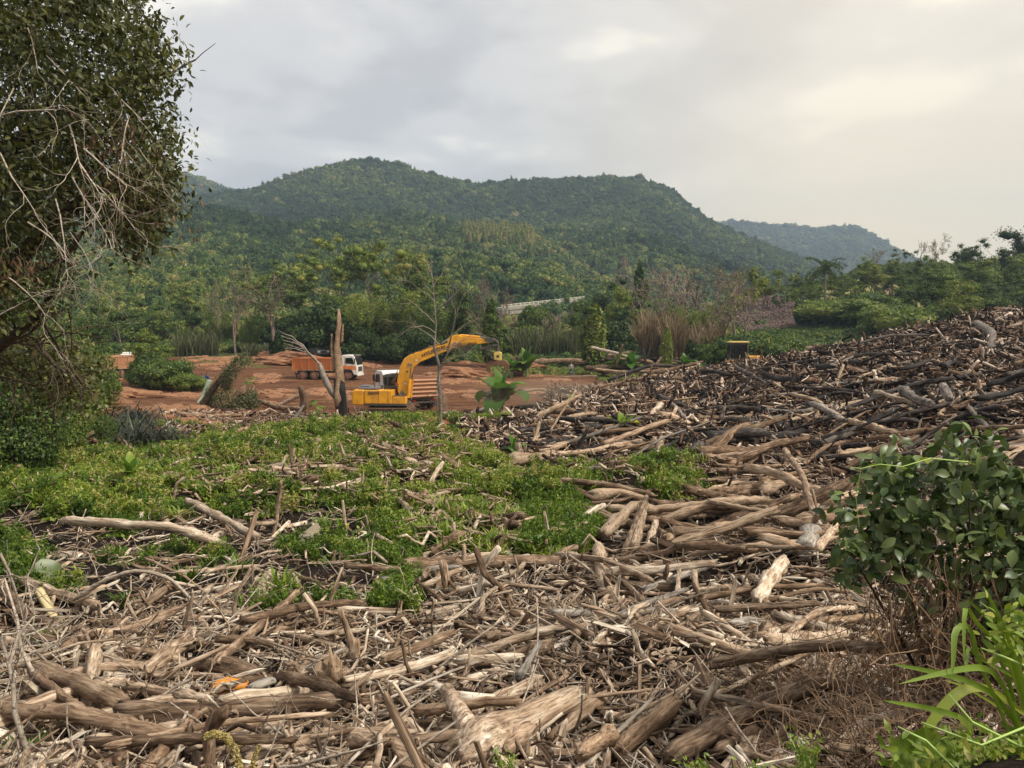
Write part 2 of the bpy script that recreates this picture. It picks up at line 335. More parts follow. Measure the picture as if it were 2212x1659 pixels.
M_TYRE = plain('dusty_tyre_rubber', (0.035, 0.03, 0.028), 0.85, (0.22, 0.12, 0.07), 0.8)
M_RIM = plain('red_brown_wheel_rim', (0.28, 0.10, 0.06), 0.6, DUST, 0.7)
M_ORG = plain('orange_stripe_paint', (0.75, 0.2, 0.04), 0.45, DUST, 0.2)
M_GREYCAR = plain('grey_car_paint', (0.26, 0.28, 0.30), 0.25, (0.25, 0.17, 0.1), 0.25, metal=0.4)
M_LAMP = plain('clear_lamp_lens', (0.7, 0.7, 0.68), 0.15)
M_CONC = plain('weathered_concrete', (0.36, 0.33, 0.28), 0.9, (0.14, 0.12, 0.10), 0.6, scale=0.6)
M_ROCK = plain('reddish_brown_rock', (0.10, 0.062, 0.052), 0.9, (0.24, 0.165, 0.14), 0.7, scale=0.8, bump=0.5)
# ------------------------------------------------------------------ ground sheet
DIRT = [(180, 812), (230, 742), (400, 770), (575, 765), (640, 752), (760, 768), (800, 780), (1100, 772), (1260, 780), (1300, 800), (1290, 850), (1130, 880), (900, 930), (700, 925), (560, 950), (330, 960), (180, 900), (100, 870)]
FIELD = [(395, 768), (480, 762), (575, 762), (583, 790), (500, 790), (430, 776)]
def ground():
    def sinhs(a, b, n, k): 
        t = np.linspace(np.arcsinh(a * k), np.arcsinh(b * k), n); return np.sinh(t) / k
    xs = sinhs(-6000, 6000, 420, 0.35); ys = np.concatenate([np.linspace(-40, 0.9, 12), np.exp(np.linspace(0.02, math.log(9000), 520))])
    X, Y = np.meshgrid(xs, ys, indexing='ij')
    Z = H(X, np.maximum(Y, 1.05))
    Z = np.where(Y < 1.05, np.interp(Y, [-40, 0, 1.05], [5.2, 4.75, 0]) + np.where(Y >= 0, Z * np.clip(Y, 0, 1.05) / 1.05 - np.interp(Y, [0, 1.05], [0, 0]), 0), Z)
    Z = np.where((Y >= 0) & (Y < 1.05), H(X, np.full_like(X, 1.05)), Z)
    Z = np.where(Y < 0, H(X, np.full_like(X, 1.05)) + np.clip(-Y, 0, 1) * 0.1, Z)
    nx, ny = X.shape; v = np.stack([X, Y, Z], -1).reshape(-1, 3)
    i = np.arange(nx - 1)[:, None] * ny + np.arange(ny - 1)[None]
    f = np.stack([i, i + ny, i + ny + 1, i + 1], -1).reshape(-1, 4)
    m, nt, out = newmat('ground_soil')
    at_ = nt.nodes.new('ShaderNodeAttribute'); at_.attribute_name = 'cover'; sepc = nt.nodes.new('ShaderNodeSeparateColor'); L(nt, at_.outputs['Color'], sepc.inputs[0])
    tc = nt.nodes.new('ShaderNodeTexCoord'); v_ = tc.outputs['Object']
    n_big = noise(nt, v_, 0.12, 6, 0.6); n_fine = noise(nt, v_, 1.7, 8, 0.7); trk = noise(nt, mapping(nt, v_, (0.12, 1.1, 1)), 1.1, 5, 0.6, 1.2)
    trk2 = noise(nt, mapping(nt, v_, (0.5, 2.6, 1)), 1.0, 4, 0.6, 2.0)
    dirt = ramp(nt, [(0.40, (0.075, 0.028, 0.015)), (0.48, (0.17, 0.075, 0.036)), (0.55, (0.27, 0.13, 0.062)), (0.64, (0.42, 0.24, 0.125))], mth(nt, 'ADD', mth(nt, 'MULTIPLY', trk, 0.7), mth(nt, 'MULTIPLY', n_fine, 0.32))).outputs[0]  # track tones, with contrast raised to stand in for soft rut shading
    dirt = mix(nt, mth(nt, 'MULTIPLY', ramp(nt, [(0.46, (0, 0, 0)), (0.6, (1, 1, 1))], n_big).outputs[0], 0.5), dirt, (0.16, 0.07, 0.035))
    dirt = mix(nt, mth(nt, 'MULTIPLY', ramp(nt, [(0.44, (1, 1, 1)), (0.54, (0, 0, 0))], trk2).outputs[0], 0.45), dirt, (0.14, 0.055, 0.03))  # low tracks darkened in colour, where relief shading alone is weak
    litter = ramp(nt, [(0.3, (0.008, 0.006, 0.005)), (0.5, (0.022, 0.014, 0.010)), (0.7, (0.06, 0.038, 0.025))], noise(nt, v_, 6, 8, 0.75)).outputs[0]  # floor kept near black: shade of the gaps between logs put into colour
    grass = ramp(nt, [(0.3, (0.05, 0.065, 0.018)), (0.5, (0.12, 0.15, 0.035)), (0.7, (0.24, 0.27, 0.07))], n_fine).outputs[0]
    c = mix(nt, sepc.outputs[0], litter, dirt)
    c = mix(nt, mth(nt, 'MULTIPLY', sepc.outputs[1], ramp(nt, [(0.35, (0.3, 0.3, 0.3)), (0.5, (1, 1, 1))], n_big).outputs[0]), c, grass)
    b = nt.nodes.new('ShaderNodeBsdfPrincipled'); L(nt, c, b.inputs['Base Color']); b.inputs['Roughness'].default_value = 0.95; b.inputs['Specular IOR Level'].default_value = 0.15
    bp = nt.nodes.new('ShaderNodeBump'); bp.inputs['Strength'].default_value = 0.9; bp.inputs['Distance'].default_value = 0.6
    L(nt, mth(nt, 'ADD', mth(nt, 'ADD', trk, trk2), n_fine), bp.inputs['Height']); L(nt, bp.outputs[0], b.inputs['Normal'])
    L(nt, b.outputs[0], out.inputs[0])
    me = npmesh('ground', v, f, mat=m, smooth=True)
    VX, VY = view(v[:, 0], v[:, 1], v[:, 2]); col = np.zeros((len(v), 4), np.float32); col[:, 3] = 1
    jx = VX + 14 * wob(v[:, 0], v[:, 1], 2.2, 2); jy = VY + 5 * wob(v[:, 0], v[:, 1], 1.6, 3)
    front = v[:, 1] > 20
    col[:, 0] = inpoly(jx, jy, DIRT) & front
    far = v[:, 1] > 118
    col[:, 1] = (inpoly(jx, jy, FIELD) & front) | (far & ~((jx > 600) & (jx < 740))) | ((jx > 1300) & (v[:, 1] > 88)) | ((jx > 1080) & (v[:, 1] > 100))
    col[:, 0] = np.where((jx > 600) & (jx < 740) & (v[:, 1] > 100) & (v[:, 1] < 135), 1, col[:, 0])
    ca = me.color_attributes.new('cover', 'FLOAT_COLOR', 'POINT'); ca.data.foreach_set('color', col.ravel())
    link('ground', me, kind='structure')
ground()

# ------------------------------------------------------------------ instancing for the stuff nobody could count
def proto_collection(name, meshes):
    c = bpy.data.collections.new(name)
    for i, m in enumerate(meshes):
        o = bpy.data.objects.new(f'{name}_{chr(97 + i)}', m); c.objects.link(o)
    return c
def scatter(name, coll, pts, rots, scl, idx, tint, label=None, cat=None, kind='stuff', parent=None):
    m = bpy.data.meshes.new(name); n = len(pts); m.vertices.add(n); m.vertices.foreach_set('co', np.asarray(pts, np.float32).ravel())
    scl = np.asarray(scl, np.float32); scl = np.repeat(scl[:, None], 3, 1) if scl.ndim == 1 else scl
    for nm, ty, dat in (('rot', 'FLOAT_VECTOR', rots), ('scl', 'FLOAT_VECTOR', scl), ('tint', 'FLOAT', tint), ('pick', 'INT', idx)):
        a = m.attributes.new(nm, ty, 'POINT')
        a.data.foreach_set('vector' if 'VECTOR' in ty else 'value', np.asarray(dat, np.int32 if ty == 'INT' else np.float32).ravel())
    o = bpy.data.objects.new(name, m); COL.objects.link(o); o['kind'] = kind
    if label: o['label'] = label
    if cat: o['category'] = cat
    if parent: o.parent = parent
    g = bpy.data.node_groups.new(name, 'GeometryNodeTree')
    g.interface.new_socket('Geometry', in_out='INPUT', socket_type='NodeSocketGeometry'); g.interface.new_socket('Geometry', in_out='OUTPUT', socket_type='NodeSocketGeometry')
    gi = g.nodes.new('NodeGroupInput'); go = g.nodes.new('NodeGroupOutput')
    mp = g.nodes.new('GeometryNodeMeshToPoints'); ip = g.nodes.new('GeometryNodeInstanceOnPoints')
    ci = g.nodes.new('GeometryNodeCollectionInfo'); ci.inputs['Collection'].default_value = coll; ci.inputs['Separate Children'].default_value = True; ci.inputs['Reset Children'].default_value = True
    def na(nm, ty):
        x = g.nodes.new('GeometryNodeInputNamedAttribute'); x.data_type = ty; x.inputs['Name'].default_value = nm; return x.outputs['Attribute']
    L(g, gi.outputs[0], mp.inputs[0]); L(g, mp.outputs[0], ip.inputs['Points']); L(g, ci.outputs[0], ip.inputs['Instance']); ip.inputs['Pick Instance'].default_value = True
    er = g.nodes.new('FunctionNodeEulerToRotation'); L(g, na('rot', 'FLOAT_VECTOR'), er.inputs[0]); L(g, er.outputs[0], ip.inputs['Rotation'])
    L(g, na('pick', 'INT'), ip.inputs['Instance Index']); L(g, na('scl', 'FLOAT_VECTOR'), ip.inputs['Scale'])
    L(g, ip.outputs[0], go.inputs[0])
    md = o.modifiers.new('scatter', 'NODES'); md.node_group = g
    return o

# ------------------------------------------------------------------ leaf and crown makers (numpy)
def rdir(r, n):
    v = r.normal(size=(n, 3)); return v / np.linalg.norm(v, axis=1, keepdims=True)
def leafquads(r, Pn, size, up=0.4, aspect=0.45, outward=None, ow=0.6):
    n = len(Pn); a = rdir(r, n); a[:, 2] -= 0.25; a /= np.linalg.norm(a, axis=1, keepdims=True)
    nn = rdir(r, n); nn[:, 2] += up
    if outward is not None: nn += outward * ow
    b = np.cross(nn, a); b /= np.linalg.norm(b, axis=1, keepdims=True) + 1e-9
    s = (np.full(n, size) if np.isscalar(size) else size)[:, None] * r.uniform(0.7, 1.3, (n, 1))
    v = np.stack([Pn - a * s, Pn + b * s * aspect - a * s * 0.15, Pn + a * s, Pn - b * s * aspect - a * s * 0.15], 1).reshape(-1, 3)
    f = np.arange(n * 4).reshape(-1, 4); return v, f
def blobcrown(seed, nb, nl, leaf, shape=(1, 1, 0.8), br=(0.3, 0.5), up=0.5, aspect=0.6, mat=None, core=True, zc=0.0, ow=1.6):
    r = np.random.default_rng(seed); c = rdir(r, nb) * r.uniform(0.35, 0.8, (nb, 1)); c[:, 2] = np.abs(c[:, 2]) * 1.1 - 0.25
    rb = r.uniform(*br, nb); V = []; Fq = []; o = 0
    d = rdir(r, nb * nl); d[:, 2] = np.where(r.uniform(size=len(d)) < 0.6, np.abs(d[:, 2]), d[:, 2])
    k = np.repeat(np.arange(nb), nl)
    Pn = (c[k] + d * (rb[k] * r.uniform(0.8, 1.08, nb * nl))[:, None]) * np.array(shape)
    Pn[:, 2] += zc
    v, f = leafquads(r, Pn, leaf, up, aspect, d, ow)
    f3 = None
    if core:  # solid ball added inside each leaf blob, unseen, to block light passing through
        import bmesh
        bm = bmesh.new()
        for i in range(nb):
            geo = bmesh.ops.create_icosphere(bm, subdivisions=1, radius=1.0)
            for q in geo['verts']:
                p = np.array(q.co) * rb[i] * 0.86 + c[i]; p = p * np.array(shape); q.co = (p[0], p[1], p[2] + zc)
        cvv = np.array([q.co[:] for q in bm.verts]); bm.verts.index_update(); cf = np.array([[q.index for q in fc.verts] for fc in bm.faces]); bm.free()
        f3 = cf + len(v); v = np.concatenate([v, cvv])
    return npmesh('crown', v, f, f3, mat)
def grow(r, p, d, Ln, rad, level, maxl, polys, tips, wander=0.25, split=(2, 4), ang=(0.35, 0.8), grav=0.0, shrink=0.68, nseg=5):
    pts = [p.copy()]; rr = [rad]; q = p.copy(); dd = d / np.linalg.norm(d)
    for i in range(nseg):
        dd = dd + r.normal(size=3) * wander * (0.5 if level else 0.12); dd[2] += grav; dd /= np.linalg.norm(dd)
        q = q + dd * Ln / nseg; pts.append(q.copy()); rr.append(rad * (1 - 0.45 * (i + 1) / nseg))
    polys.append((pts, rr))
    if level >= maxl:
        tips.append((q.copy(), dd.copy())); tips.append((pts[nseg // 2 + 1].copy(), dd.copy())); return
    k = r.integers(*split) + (1 if level == 0 else 0)
    for j in range(k):
        t = 1.0 if j == 0 else r.uniform(0.45, 1.0); i0 = min(int(t * nseg), nseg); s = pts[i0]
        ax = np.cross(dd, r.normal(size=3)); ax /= np.linalg.norm(ax); a = r.uniform(*ang)
        nd = dd * math.cos(a) + ax * math.sin(a)
        grow(r, s, nd, Ln * shrink * r.uniform(0.8, 1.15), rr[i0] * r.uniform(0.55, 0.8), level + 1, maxl, polys, tips, wander, split, ang, grav, shrink, nseg)
def tubes(polys, ks=(7, 5, 4, 3), thr=(0.12, 0.05, 0.02), rmin=0.0):
    mb = MB()
    for pts, rr in polys:
        rr = [max(q, rmin) for q in rr]
        k = ks[0] if rr[0] > thr[0] else ks[1] if rr[0] > thr[1] else ks[2] if rr[0] > thr[2] else ks[3]
        mb.tube(pts, rr, k, cap=False)
    return mb

def clods():
    m = plain('red_soil_clod', (0.20, 0.09, 0.045), 1.0, (0.38, 0.21, 0.11), .6, scale=1.5, bump=.6); import bmesh; ms = []
    for i in range(4):
        bm = bmesh.new(); bmesh.ops.create_icosphere(bm, subdivisions=2, radius=1.0); r = np.random.default_rng(i)
        for v in bm.verts: v.co = Vector(np.array(v.co) * r.uniform(.75, 1.2) * np.array([1.3, 1, .5]))
        me = bpy.data.meshes.new('clod'); bm.to_mesh(me); bm.free(); me.materials.append(m); ms.append(me)
    c = proto_collection('soil_clod', ms); r = np.random.default_rng(17); n = 60000; X = r.uniform(60, 1350, n); D = np.exp(r.uniform(math.log(36), math.log(118), n)); x = (X - 1106) / F * D; z = H(x, D); vx, vy = view(x, D, z)
    ok = inpoly(vx, vy, DIRT) & ((wob(x, D, 3.0, 31) + .6 * wob(x, D, 1.2, 33) > .95) | (D < 52) & (wob(x, D, 1.5, 35) > .2)) & ~((vx > 760) & (vx < 960) & (D > 50) & (D < 75)) & ~((vx > 600) & (vx < 800) & (D > 86) & (D < 97)); x, D, z = x[ok][:9000], D[ok][:9000], z[ok][:9000]; k = len(x)
    scatter('soil_clods', c, np.stack([x, D, z - .03], -1), np.stack([np.zeros(k), np.zeros(k), r.uniform(0, 6, k)], -1), np.exp(r.normal(-1.75, .5, k)) * (D / 60) ** .5, r.integers(0, 4, k), r.uniform(0, 1, k), label='red soil clods churned up over the clearing')
    for j, (X, Y, D, sx_, sz_, lab) in enumerate([(190, 0, 58, 3.2, 1.0, 'red earth bank at the left of the clearing, before the far tipper truck'), (300, 0, 52, 2.2, .6, 'low red spoil heap behind the purple grass'), (620, 0, 112, 6.0, 1.5, 'graded red earth bank below the pickup'), (1000, 0, 98, 4.0, 1.0, 'spoil heap under the grapple at the wood edge'), (1135, 0, 106, 3.2, 1.0, 'red bank left of the standing worker'), (640, 0, 50, 1.6, .5, 'small soil heap at the foot of the broken snag'), (250, 0, 70, 3.5, .7, 'flattened red earth hump beside the leafy young tree'), (1020, 0, 52, 2.4, .6, 'brown spoil heap between the excavator and the log heap')]):
        bm = bmesh.new(); bmesh.ops.create_icosphere(bm, subdivisions=5, radius=1.0); rr = np.random.default_rng(j)
        V = np.array([v.co[:] for v in bm.verts]); V[:, 2] = np.abs(V[:, 2]) ** 1.4; nn = 1 + .22 * wob(V[:, 0] * 3 + j, V[:, 1] * 3, .8, j) + .10 * wob(V[:, 0] * 9, V[:, 1] * 9 + V[:, 2] * 5, 1, j + 3) + rr.normal(0, .02, len(V)); V = V * nn[:, None] * np.array([sx_, sx_ * .55, sz_])
        for v, p in zip(bm.verts, V): v.co = p
        me = bpy.data.meshes.new('earth_mound'); bm.to_mesh(me); bm.free(); me.materials.append(m); sx, _ = slopes(X, 800); o = link('earth_mound', me); o.location = (sx * D, D, h1(sx * D, D) - .1); tag(o, lab, 'earth mound')
clods()
# ------------------------------------------------------------------ hills
def interp_line(pts):
    px = np.array([p[0] for p in pts], float); py = np.array([p[1] for p in pts], float)
    return lambda X: np.interp(X, px, py)
HILLMAT, hnt, hout = newmat('hill_undergrowth')
htc = hnt.nodes.new('ShaderNodeTexCoord'); hb = hnt.nodes.new('ShaderNodeBsdfPrincipled')
hat = hnt.nodes.new('ShaderNodeAttribute'); hat.attribute_name = 'clearing'
hc = ramp(hnt, [(0.3, (0.02, 0.04, 0.015)), (0.55, (0.045, 0.075, 0.02)), (0.7, (0.085, 0.11, 0.03))], noise(hnt, htc.outputs['Object'], 0.08, 8, 0.7)).outputs[0]
hc = mix(hnt, hat.outputs['Fac'], hc, ramp(hnt, [(0.3, (0.16, 0.17, 0.05)), (0.6, (0.30, 0.27, 0.10))], noise(hnt, htc.outputs['Object'], 0.2, 5)).outputs[0])
L(hnt, hc, hb.inputs['Base Color']); hb.inputs['Roughness'].default_value = 1.0; L(hnt, hb.outputs[0], hout.inputs[0])
FOREST_PROTOS = proto_collection('forest_crown', [blobcrown(100 + i, 13, 60, 0.10, (1, 1, 0.85 + 0.1 * (i % 3)), (0.28, 0.5), mat=M_FOREST, ow=2.6) for i in range(6)] +
    [blobcrown(120 + i, 16, 50, 0.08, (0.55, 0.55, 1.5), (0.3, 0.45), mat=M_FOREST) for i in range(2)])
class Hill:
    def __init__(s, name, sil, Dr, Db, zb, power=0.85, gully=12.0, gs=90.0, X0=-900, X1=3100, treeh=8, clear=None):
        s.sil = interp_line(sil); s.Dr = Dr; s.Db = Db; s.zb = zb; s.pw = power; s.gu = gully; s.gs = gs; s.th = treeh; s.X0 = X0; s.X1 = X1
        Xs = np.linspace(X0, X1, 260); ts = np.concatenate([np.linspace(-0.05, 1, 90), np.linspace(1.03, 1.9, 24)])
        XX, TT = np.meshgrid(Xs, ts, indexing='ij'); V = s.pos(XX.ravel(), TT.ravel())
        ny = len(ts); i = np.arange(len(Xs) - 1)[:, None] * ny + np.arange(ny - 1)[None]
        f = np.stack([i, i + ny, i + ny + 1, i + 1], -1).reshape(-1, 4)
        me = npmesh(name, V, f, mat=HILLMAT, smooth=True); a = me.attributes.new('clearing', 'FLOAT', 'POINT')
        vx, vy = view(V[:, 0], V[:, 1], V[:, 2]); cl = np.zeros(len(V), np.float32)
        for poly in (clear or []): cl[inpoly(vx, vy, poly)] = 1
        a.data.foreach_set('value', cl)
        s.o = link('hill', me, kind='structure')
    def pos(s, X, T):
        Dr = s.Dr(X) if callable(s.Dr) else np.full_like(X, s.Dr, dtype=float)
        D = s.Db + (Dr - s.Db) * T
        sx, szr = slopes(X, s.sil(X)); zr = CAMZ + szr * Dr - s.th
        t = np.clip(T, 0, 1); sh = t ** s.pw * (1 - 0.12 * np.sin(np.pi * t))
        z = s.zb + (zr - s.zb) * sh
        back = np.clip(T - 1, 0, 2); z = z - back * (zr - s.zb) * 0.9 * np.minimum(back * 3, 1)
        x = sx * D
        z = z + s.gu * wob(x, D, s.gs, 3) * np.sin(np.pi * np.clip(T, 0, 1)) ** 0.8 * 0.8 + s.gu * 0.35 * wob(x, D, s.gs * 0.3, 7) * np.sin(np.pi * np.clip(T, 0, 1))
        z = np.where(T < 0, s.zb - 4, z)
        return np.stack([x, D, z], -1)
def forest(hill, label, nT, size, tintf, seed, t0=0.0, t1=1.05, avoid=(), tall=0.12, X0=-300, X1=2500):
    r = np.random.default_rng(seed); X = r.uniform(X0, X1, nT * 2); T = r.uniform(t0, t1, nT * 2)
    Dr = hill.Dr(X) if callable(hill.Dr) else hill.Dr
    D = hill.Db + (Dr - hill.Db) * T; keep = r.uniform(size=len(D)) < D / np.max(D); X, T, D = X[keep][:nT], T[keep][:nT], D[keep][:nT]
    Pn = hill.pos(X, T); vx, vy = view(Pn[:, 0], Pn[:, 1], Pn[:, 2]); ok = np.ones(len(Pn), bool)
    for poly in avoid: ok &= ~inpoly(vx, vy, poly)
    Pn, vx, vy, X, T = Pn[ok], vx[ok], vy[ok], X[ok], T[ok]; n = len(Pn)
    sc = r.uniform(*size, n) * np.where(r.uniform(size=n) < 0.12, 1.4, 1); idx = np.where(r.uniform(size=n) < tall, r.integers(6, 8, n), r.integers(0, 6, n))
    tint = np.clip(tintf(Pn, vx, vy, r), 0, .84)
    Pn[:, 2] += sc * 0.45
    rot = np.stack([r.normal(0, 0.12, n), r.normal(0, 0.12, n), r.uniform(0, 6.28, n)], -1)
    scatter('forest', FOREST_PROTOS, Pn, rot, sc, idx, tint, label=label)
def basetint(Pn, vx, vy, r):
    return 0.34 + 0.16 * wob(Pn[:, 0], Pn[:, 1], 60, 5) + r.normal(0, 0.17, len(vx)) + 0.32 * (r.uniform(size=len(vx)) < 0.08) + .08 * wob(Pn[:, 0], Pn[:, 1], 18, 8)
SILB = [(-900, 470), (0, 440), (360, 425), (510, 410), (560, 398), (640, 371), (720, 349), (780, 338), (840, 344), (900, 362), (960, 378), (1030, 392), (1100, 387), (1180, 383), (1250, 380), (1330, 378), (1390, 382), (1430, 394), (1460, 412), (1490, 440), (1520, 462), (1560, 482), (1620, 510), (1700, 540), (1780, 574), (1850, 604), (1950, 640), (2100, 690), (3100, 712)]
hillB = Hill('main_hill', SILB, 1050, 480, 4, 0.8, 16, 110, clear=None)
SILA0 = [(-900, 380), (0, 330), (250, 350), (375, 372), (430, 382), (470, 398), (510, 412), (600, 450), (900, 560), (3100, 700)]
hillA0 = Hill('left_far_hill', SILA0, 1500, 900, 4, 0.9, 20, 140)
SILA = [(-900, 640), (900, 640), (1300, 560), (1500, 490), (1560, 479), (1620, 480), (1660, 486), (1700, 484), (1760, 493), (1800, 489), (1850, 486), (1870, 498), (1900, 515), (1950, 545), (2030, 580), (2200, 620), (3100, 700)]
hillA = Hill('right_far_hill', SILA, 2300, 1200, 4, 0.9, 25, 200, treeh=10)
SILC = [(-900, 430), (0, 455), (150, 452), (330, 440), (420, 436), (520, 448), (620, 470), (640, 470), (700, 466), (850, 476), (950, 480), (1060, 486), (1150, 496), (1200, 524), (1260, 566), (1330, 602), (1400, 650), (1480, 690), (1700, 712), (3100, 716)]
CLEAR = [[(618, 458), (655, 454), (660, 466), (632, 474)], [(795, 465), (830, 462), (832, 472), (800, 474)]]
hillC = Hill('front_hill', SILC, 560, 260, 4, 0.85, 8, 60, clear=CLEAR, treeh=7)
SILD = [(-900, 500), (0, 545), (200, 552), (400, 558), (520, 575), (650, 600), (800, 625), (950, 655), (1100, 690), (1300, 712), (3100, 716)]
SCAR = [[(360, 636), (395, 634), (388, 652), (365, 652)]]
hillD = Hill('left_foothill', SILD, 270, 150, 2.5, 0.9, 3, 30, treeh=6)
forest(hillA, 'far blue wooded ridge behind the big hill', 11000, (7, 12), lambda P_, x, y, r: basetint(P_, x, y, r) - 0.05, 1, X0=1350, X1=2450)
forest(hillA0, 'wooded hill far behind the overhanging tree', 6000, (6, 10), basetint, 2, X0=-200, X1=1000)
forest(hillB, 'dense forest covering the broad domed hill', 38000, (3.2, 6.2), lambda P_, x, y, r: basetint(P_, x, y, r) * .8 - .03, 3)
def tintC(P_, x, y, r):
    t = basetint(P_, x, y, r) + 0.02
    edge = np.exp(-((y - np.interp(x, [1000, 1100, 1200, 1260, 1330, 1400], [470, 500, 540, 585, 620, 660])) / 18) ** 2) * ((x > 1050) & (x < 1440))
    return t * .9 + 0.36 * edge + 0.12 * ((x < 560) & (y > 520))
forest(hillC, 'lower wooded spur in front of the domed hill', 15000, (2.6, 4.6), tintC, 4, avoid=CLEAR)
forest(hillD, 'bushy green foothill behind the clearing', 8000, (1.6, 3.2), lambda P_, x, y, r: basetint(P_, x, y, r) + 0.24, 5, avoid=SCAR)
# eucalyptus grove on the spur
def grove():
    r = np.random.default_rng(61); n = 240; X = r.uniform(1005, 1150, n); T = r.uniform(0.86, 1.0, n); Pn = hillC.pos(X, T)
    Pn[:, 2] += 5; sc = np.stack([np.full(n, 4.4), np.full(n, 4.4), r.uniform(3.5, 6.0, n)], -1)
    scatter('eucalyptus_grove', FOREST_PROTOS, Pn, np.stack([np.zeros(n), np.zeros(n), r.uniform(0, 6, n)], -1), sc, r.integers(6, 8, n), r.uniform(0.6, .9, n), label='brownish grove of tall trees on top of the lower spur')
grove()
# ------------------------------------------------------------------ right hillside with rock slides
SILE = [(-900, 712), (1400, 712), (1500, 690), (1580, 640), (1650, 622), (1750, 612), (1820, 600), (1880, 580), (1950, 575), (2050, 572), (2130, 570), (2212, 560), (2600, 500), (3100, 480)]
GRASSE = [[(1740, 640), (1790, 660), (1800, 690), (1990, 690), (2010, 650), (1960, 620), (1870, 600), (1800, 620)]]
TAL = [[(1590, 625), (1650, 628), (1700, 650), (1745, 672), (1745, 708), (1700, 712), (1620, 715), (1585, 700)], [(1785, 676), (1830, 664), (1868, 668), (1870, 690), (1800, 692)], [(1905, 668), (1925, 655), (1960, 664), (1968, 678), (1930, 688)], [(1895, 640), (1915, 612), (1930, 615), (1925, 640), (1905, 650)]]
hillE = Hill('right_hillside', SILE, 215, 118, 2.4, 0.95, 1.5, 22, X0=1300, treeh=0, clear=GRASSE)
def pos_on(hill, X, Y):
    T = np.linspace(0, 1, 300); Pn = hill.pos(np.full(300, float(X)), T); vy = view(Pn[:, 0], Pn[:, 1], Pn[:, 2])[1]
    k = int(np.argmin(np.abs(vy - Y))); return Vector(Pn[k])
def rockmesh(seed):
    import bmesh
    bm = bmesh.new(); bmesh.ops.create_icosphere(bm, subdivisions=1, radius=1.0); r = np.random.default_rng(seed)
    for v in bm.verts: v.co = Vector(np.clip(np.array(v.co) * r.uniform(0.75, 1.2), -0.75, 0.75) * np.array([1.2, 0.9, 0.55]))
    m = bpy.data.meshes.new('rock'); bm.to_mesh(m); bm.free(); m.materials.append(M_ROCK); return m
ROCKS = [rockmesh(i) for i in range(6)]; ROCKC = proto_collection('talus_rock', ROCKS)
r_ = np.random.default_rng(8)
tal_lab = ['long reddish rock slide below the left end of the right hillside', 'low patch of broken rock beside the pale boulder', 'small heap of rust coloured stones on the grassy slope', 'narrow strip of loose stones high on the grassy slope']
for ti, poly in enumerate(TAL):
    n = 5200 if ti == 0 else 900; X = r_.uniform(1560, 2000, n * 12); T = r_.uniform(0.0, 1, n * 12); Pn = hillE.pos(X, T); vx, vy = view(Pn[:, 0], Pn[:, 1], Pn[:, 2]); ok = inpoly(vx + r_.normal(0, 3, len(vx)), vy + r_.normal(0, 2, len(vx)), poly)
    Pn = Pn[ok][:n]; k = len(Pn); Pn[:, 2] += r_.uniform(0, 0.25, k)
    scatter('rock_slide', ROCKC, Pn, r_.uniform(0, 6.28, (k, 3)), r_.uniform(0.14, 0.5, k), r_.integers(0, 6, k), r_.uniform(0, 1, k), label=tal_lab[ti])
for X, Y, s, lab in ((1858, 682, 1.1, 'large pale orange boulder at the foot of the grassy slope'), (1894, 677, 0.8, 'pale angular boulder right of the orange one'), (1916, 618, 0.7, 'white topped boulder high among the loose stones')):
    p = pos_on(hillE, X, Y); o = link('boulder', ROCKS[1 if s > 1 else 2].copy()); o.location = p + Vector((0, 0, 0.4)); o.scale = (s, s, s); tag(o, lab, 'boulder')
    mm = plain('boulder_stone_%d' % X, (0.42, 0.24, 0.15) if s > 1 else (0.45, 0.38, 0.33), 0.9, (0.2, 0.13, 0.1), 0.5); o.data.materials.clear(); o.data.materials.append(mm)

# ------------------------------------------------------------------ individual trees
def finish_tree(seed, polys, tips, leaf, n_per, blob, mat, barkmat, up=0.5, aspect=0.5, cores=0):
    r = np.random.default_rng(seed)
    tm = tubes(polys, rmin=.04 if not n_per else .03 if n_per < 12 else 0).mesh('trunk', barkmat, True); cm = None
    if n_per:
        T = np.array([t[0] for t in tips])
        if cores:  # unseen solid balls added within the foliage so less light shows through
            T = T[r.permutation(len(T))[:cores]]; rb = blob * r.uniform(.45, 1.25, len(T)); nl = int(n_per * len(tips) / len(T)); k = np.repeat(np.arange(len(T)), nl); d = rdir(r, len(k)); d[:, 2] = np.where(r.uniform(size=len(k)) < .6, np.abs(d[:, 2]), d[:, 2])
            Pn = T[k] + d * (rb[k] * r.uniform(.55, 1.25, len(k)))[:, None] * np.array([1, 1, .72]); v, f = leafquads(r, Pn, leaf, up, aspect, d, 1.1); import bmesh
            bm = bmesh.new()
            for i in range(len(T)):
                for q in bmesh.ops.create_icosphere(bm, subdivisions=1, radius=1.0)['verts']: q.co = Vector(np.array(q.co) * rb[i] * .55 * np.array([1, 1, .72]) + T[i])
            cvv = np.array([q.co[:] for q in bm.verts]); bm.verts.index_update(); cf = np.array([[q.index for q in fc.verts] for fc in bm.faces]); bm.free(); return tm, npmesh('crown', np.concatenate([v, cvv]), f, cf + len(v), mat)
        k = np.repeat(np.arange(len(T)), n_per); d = rdir(r, len(k))
        Pn = T[k] + d * (blob * r.uniform(0.25, 1.0, len(k)))[:, None] * np.array([1, 1, 0.7])
        v, f = leafquads(r, Pn, leaf, up, aspect, d, 0.9); cm = npmesh('crown', v, f, mat=mat)
    return tm, cm
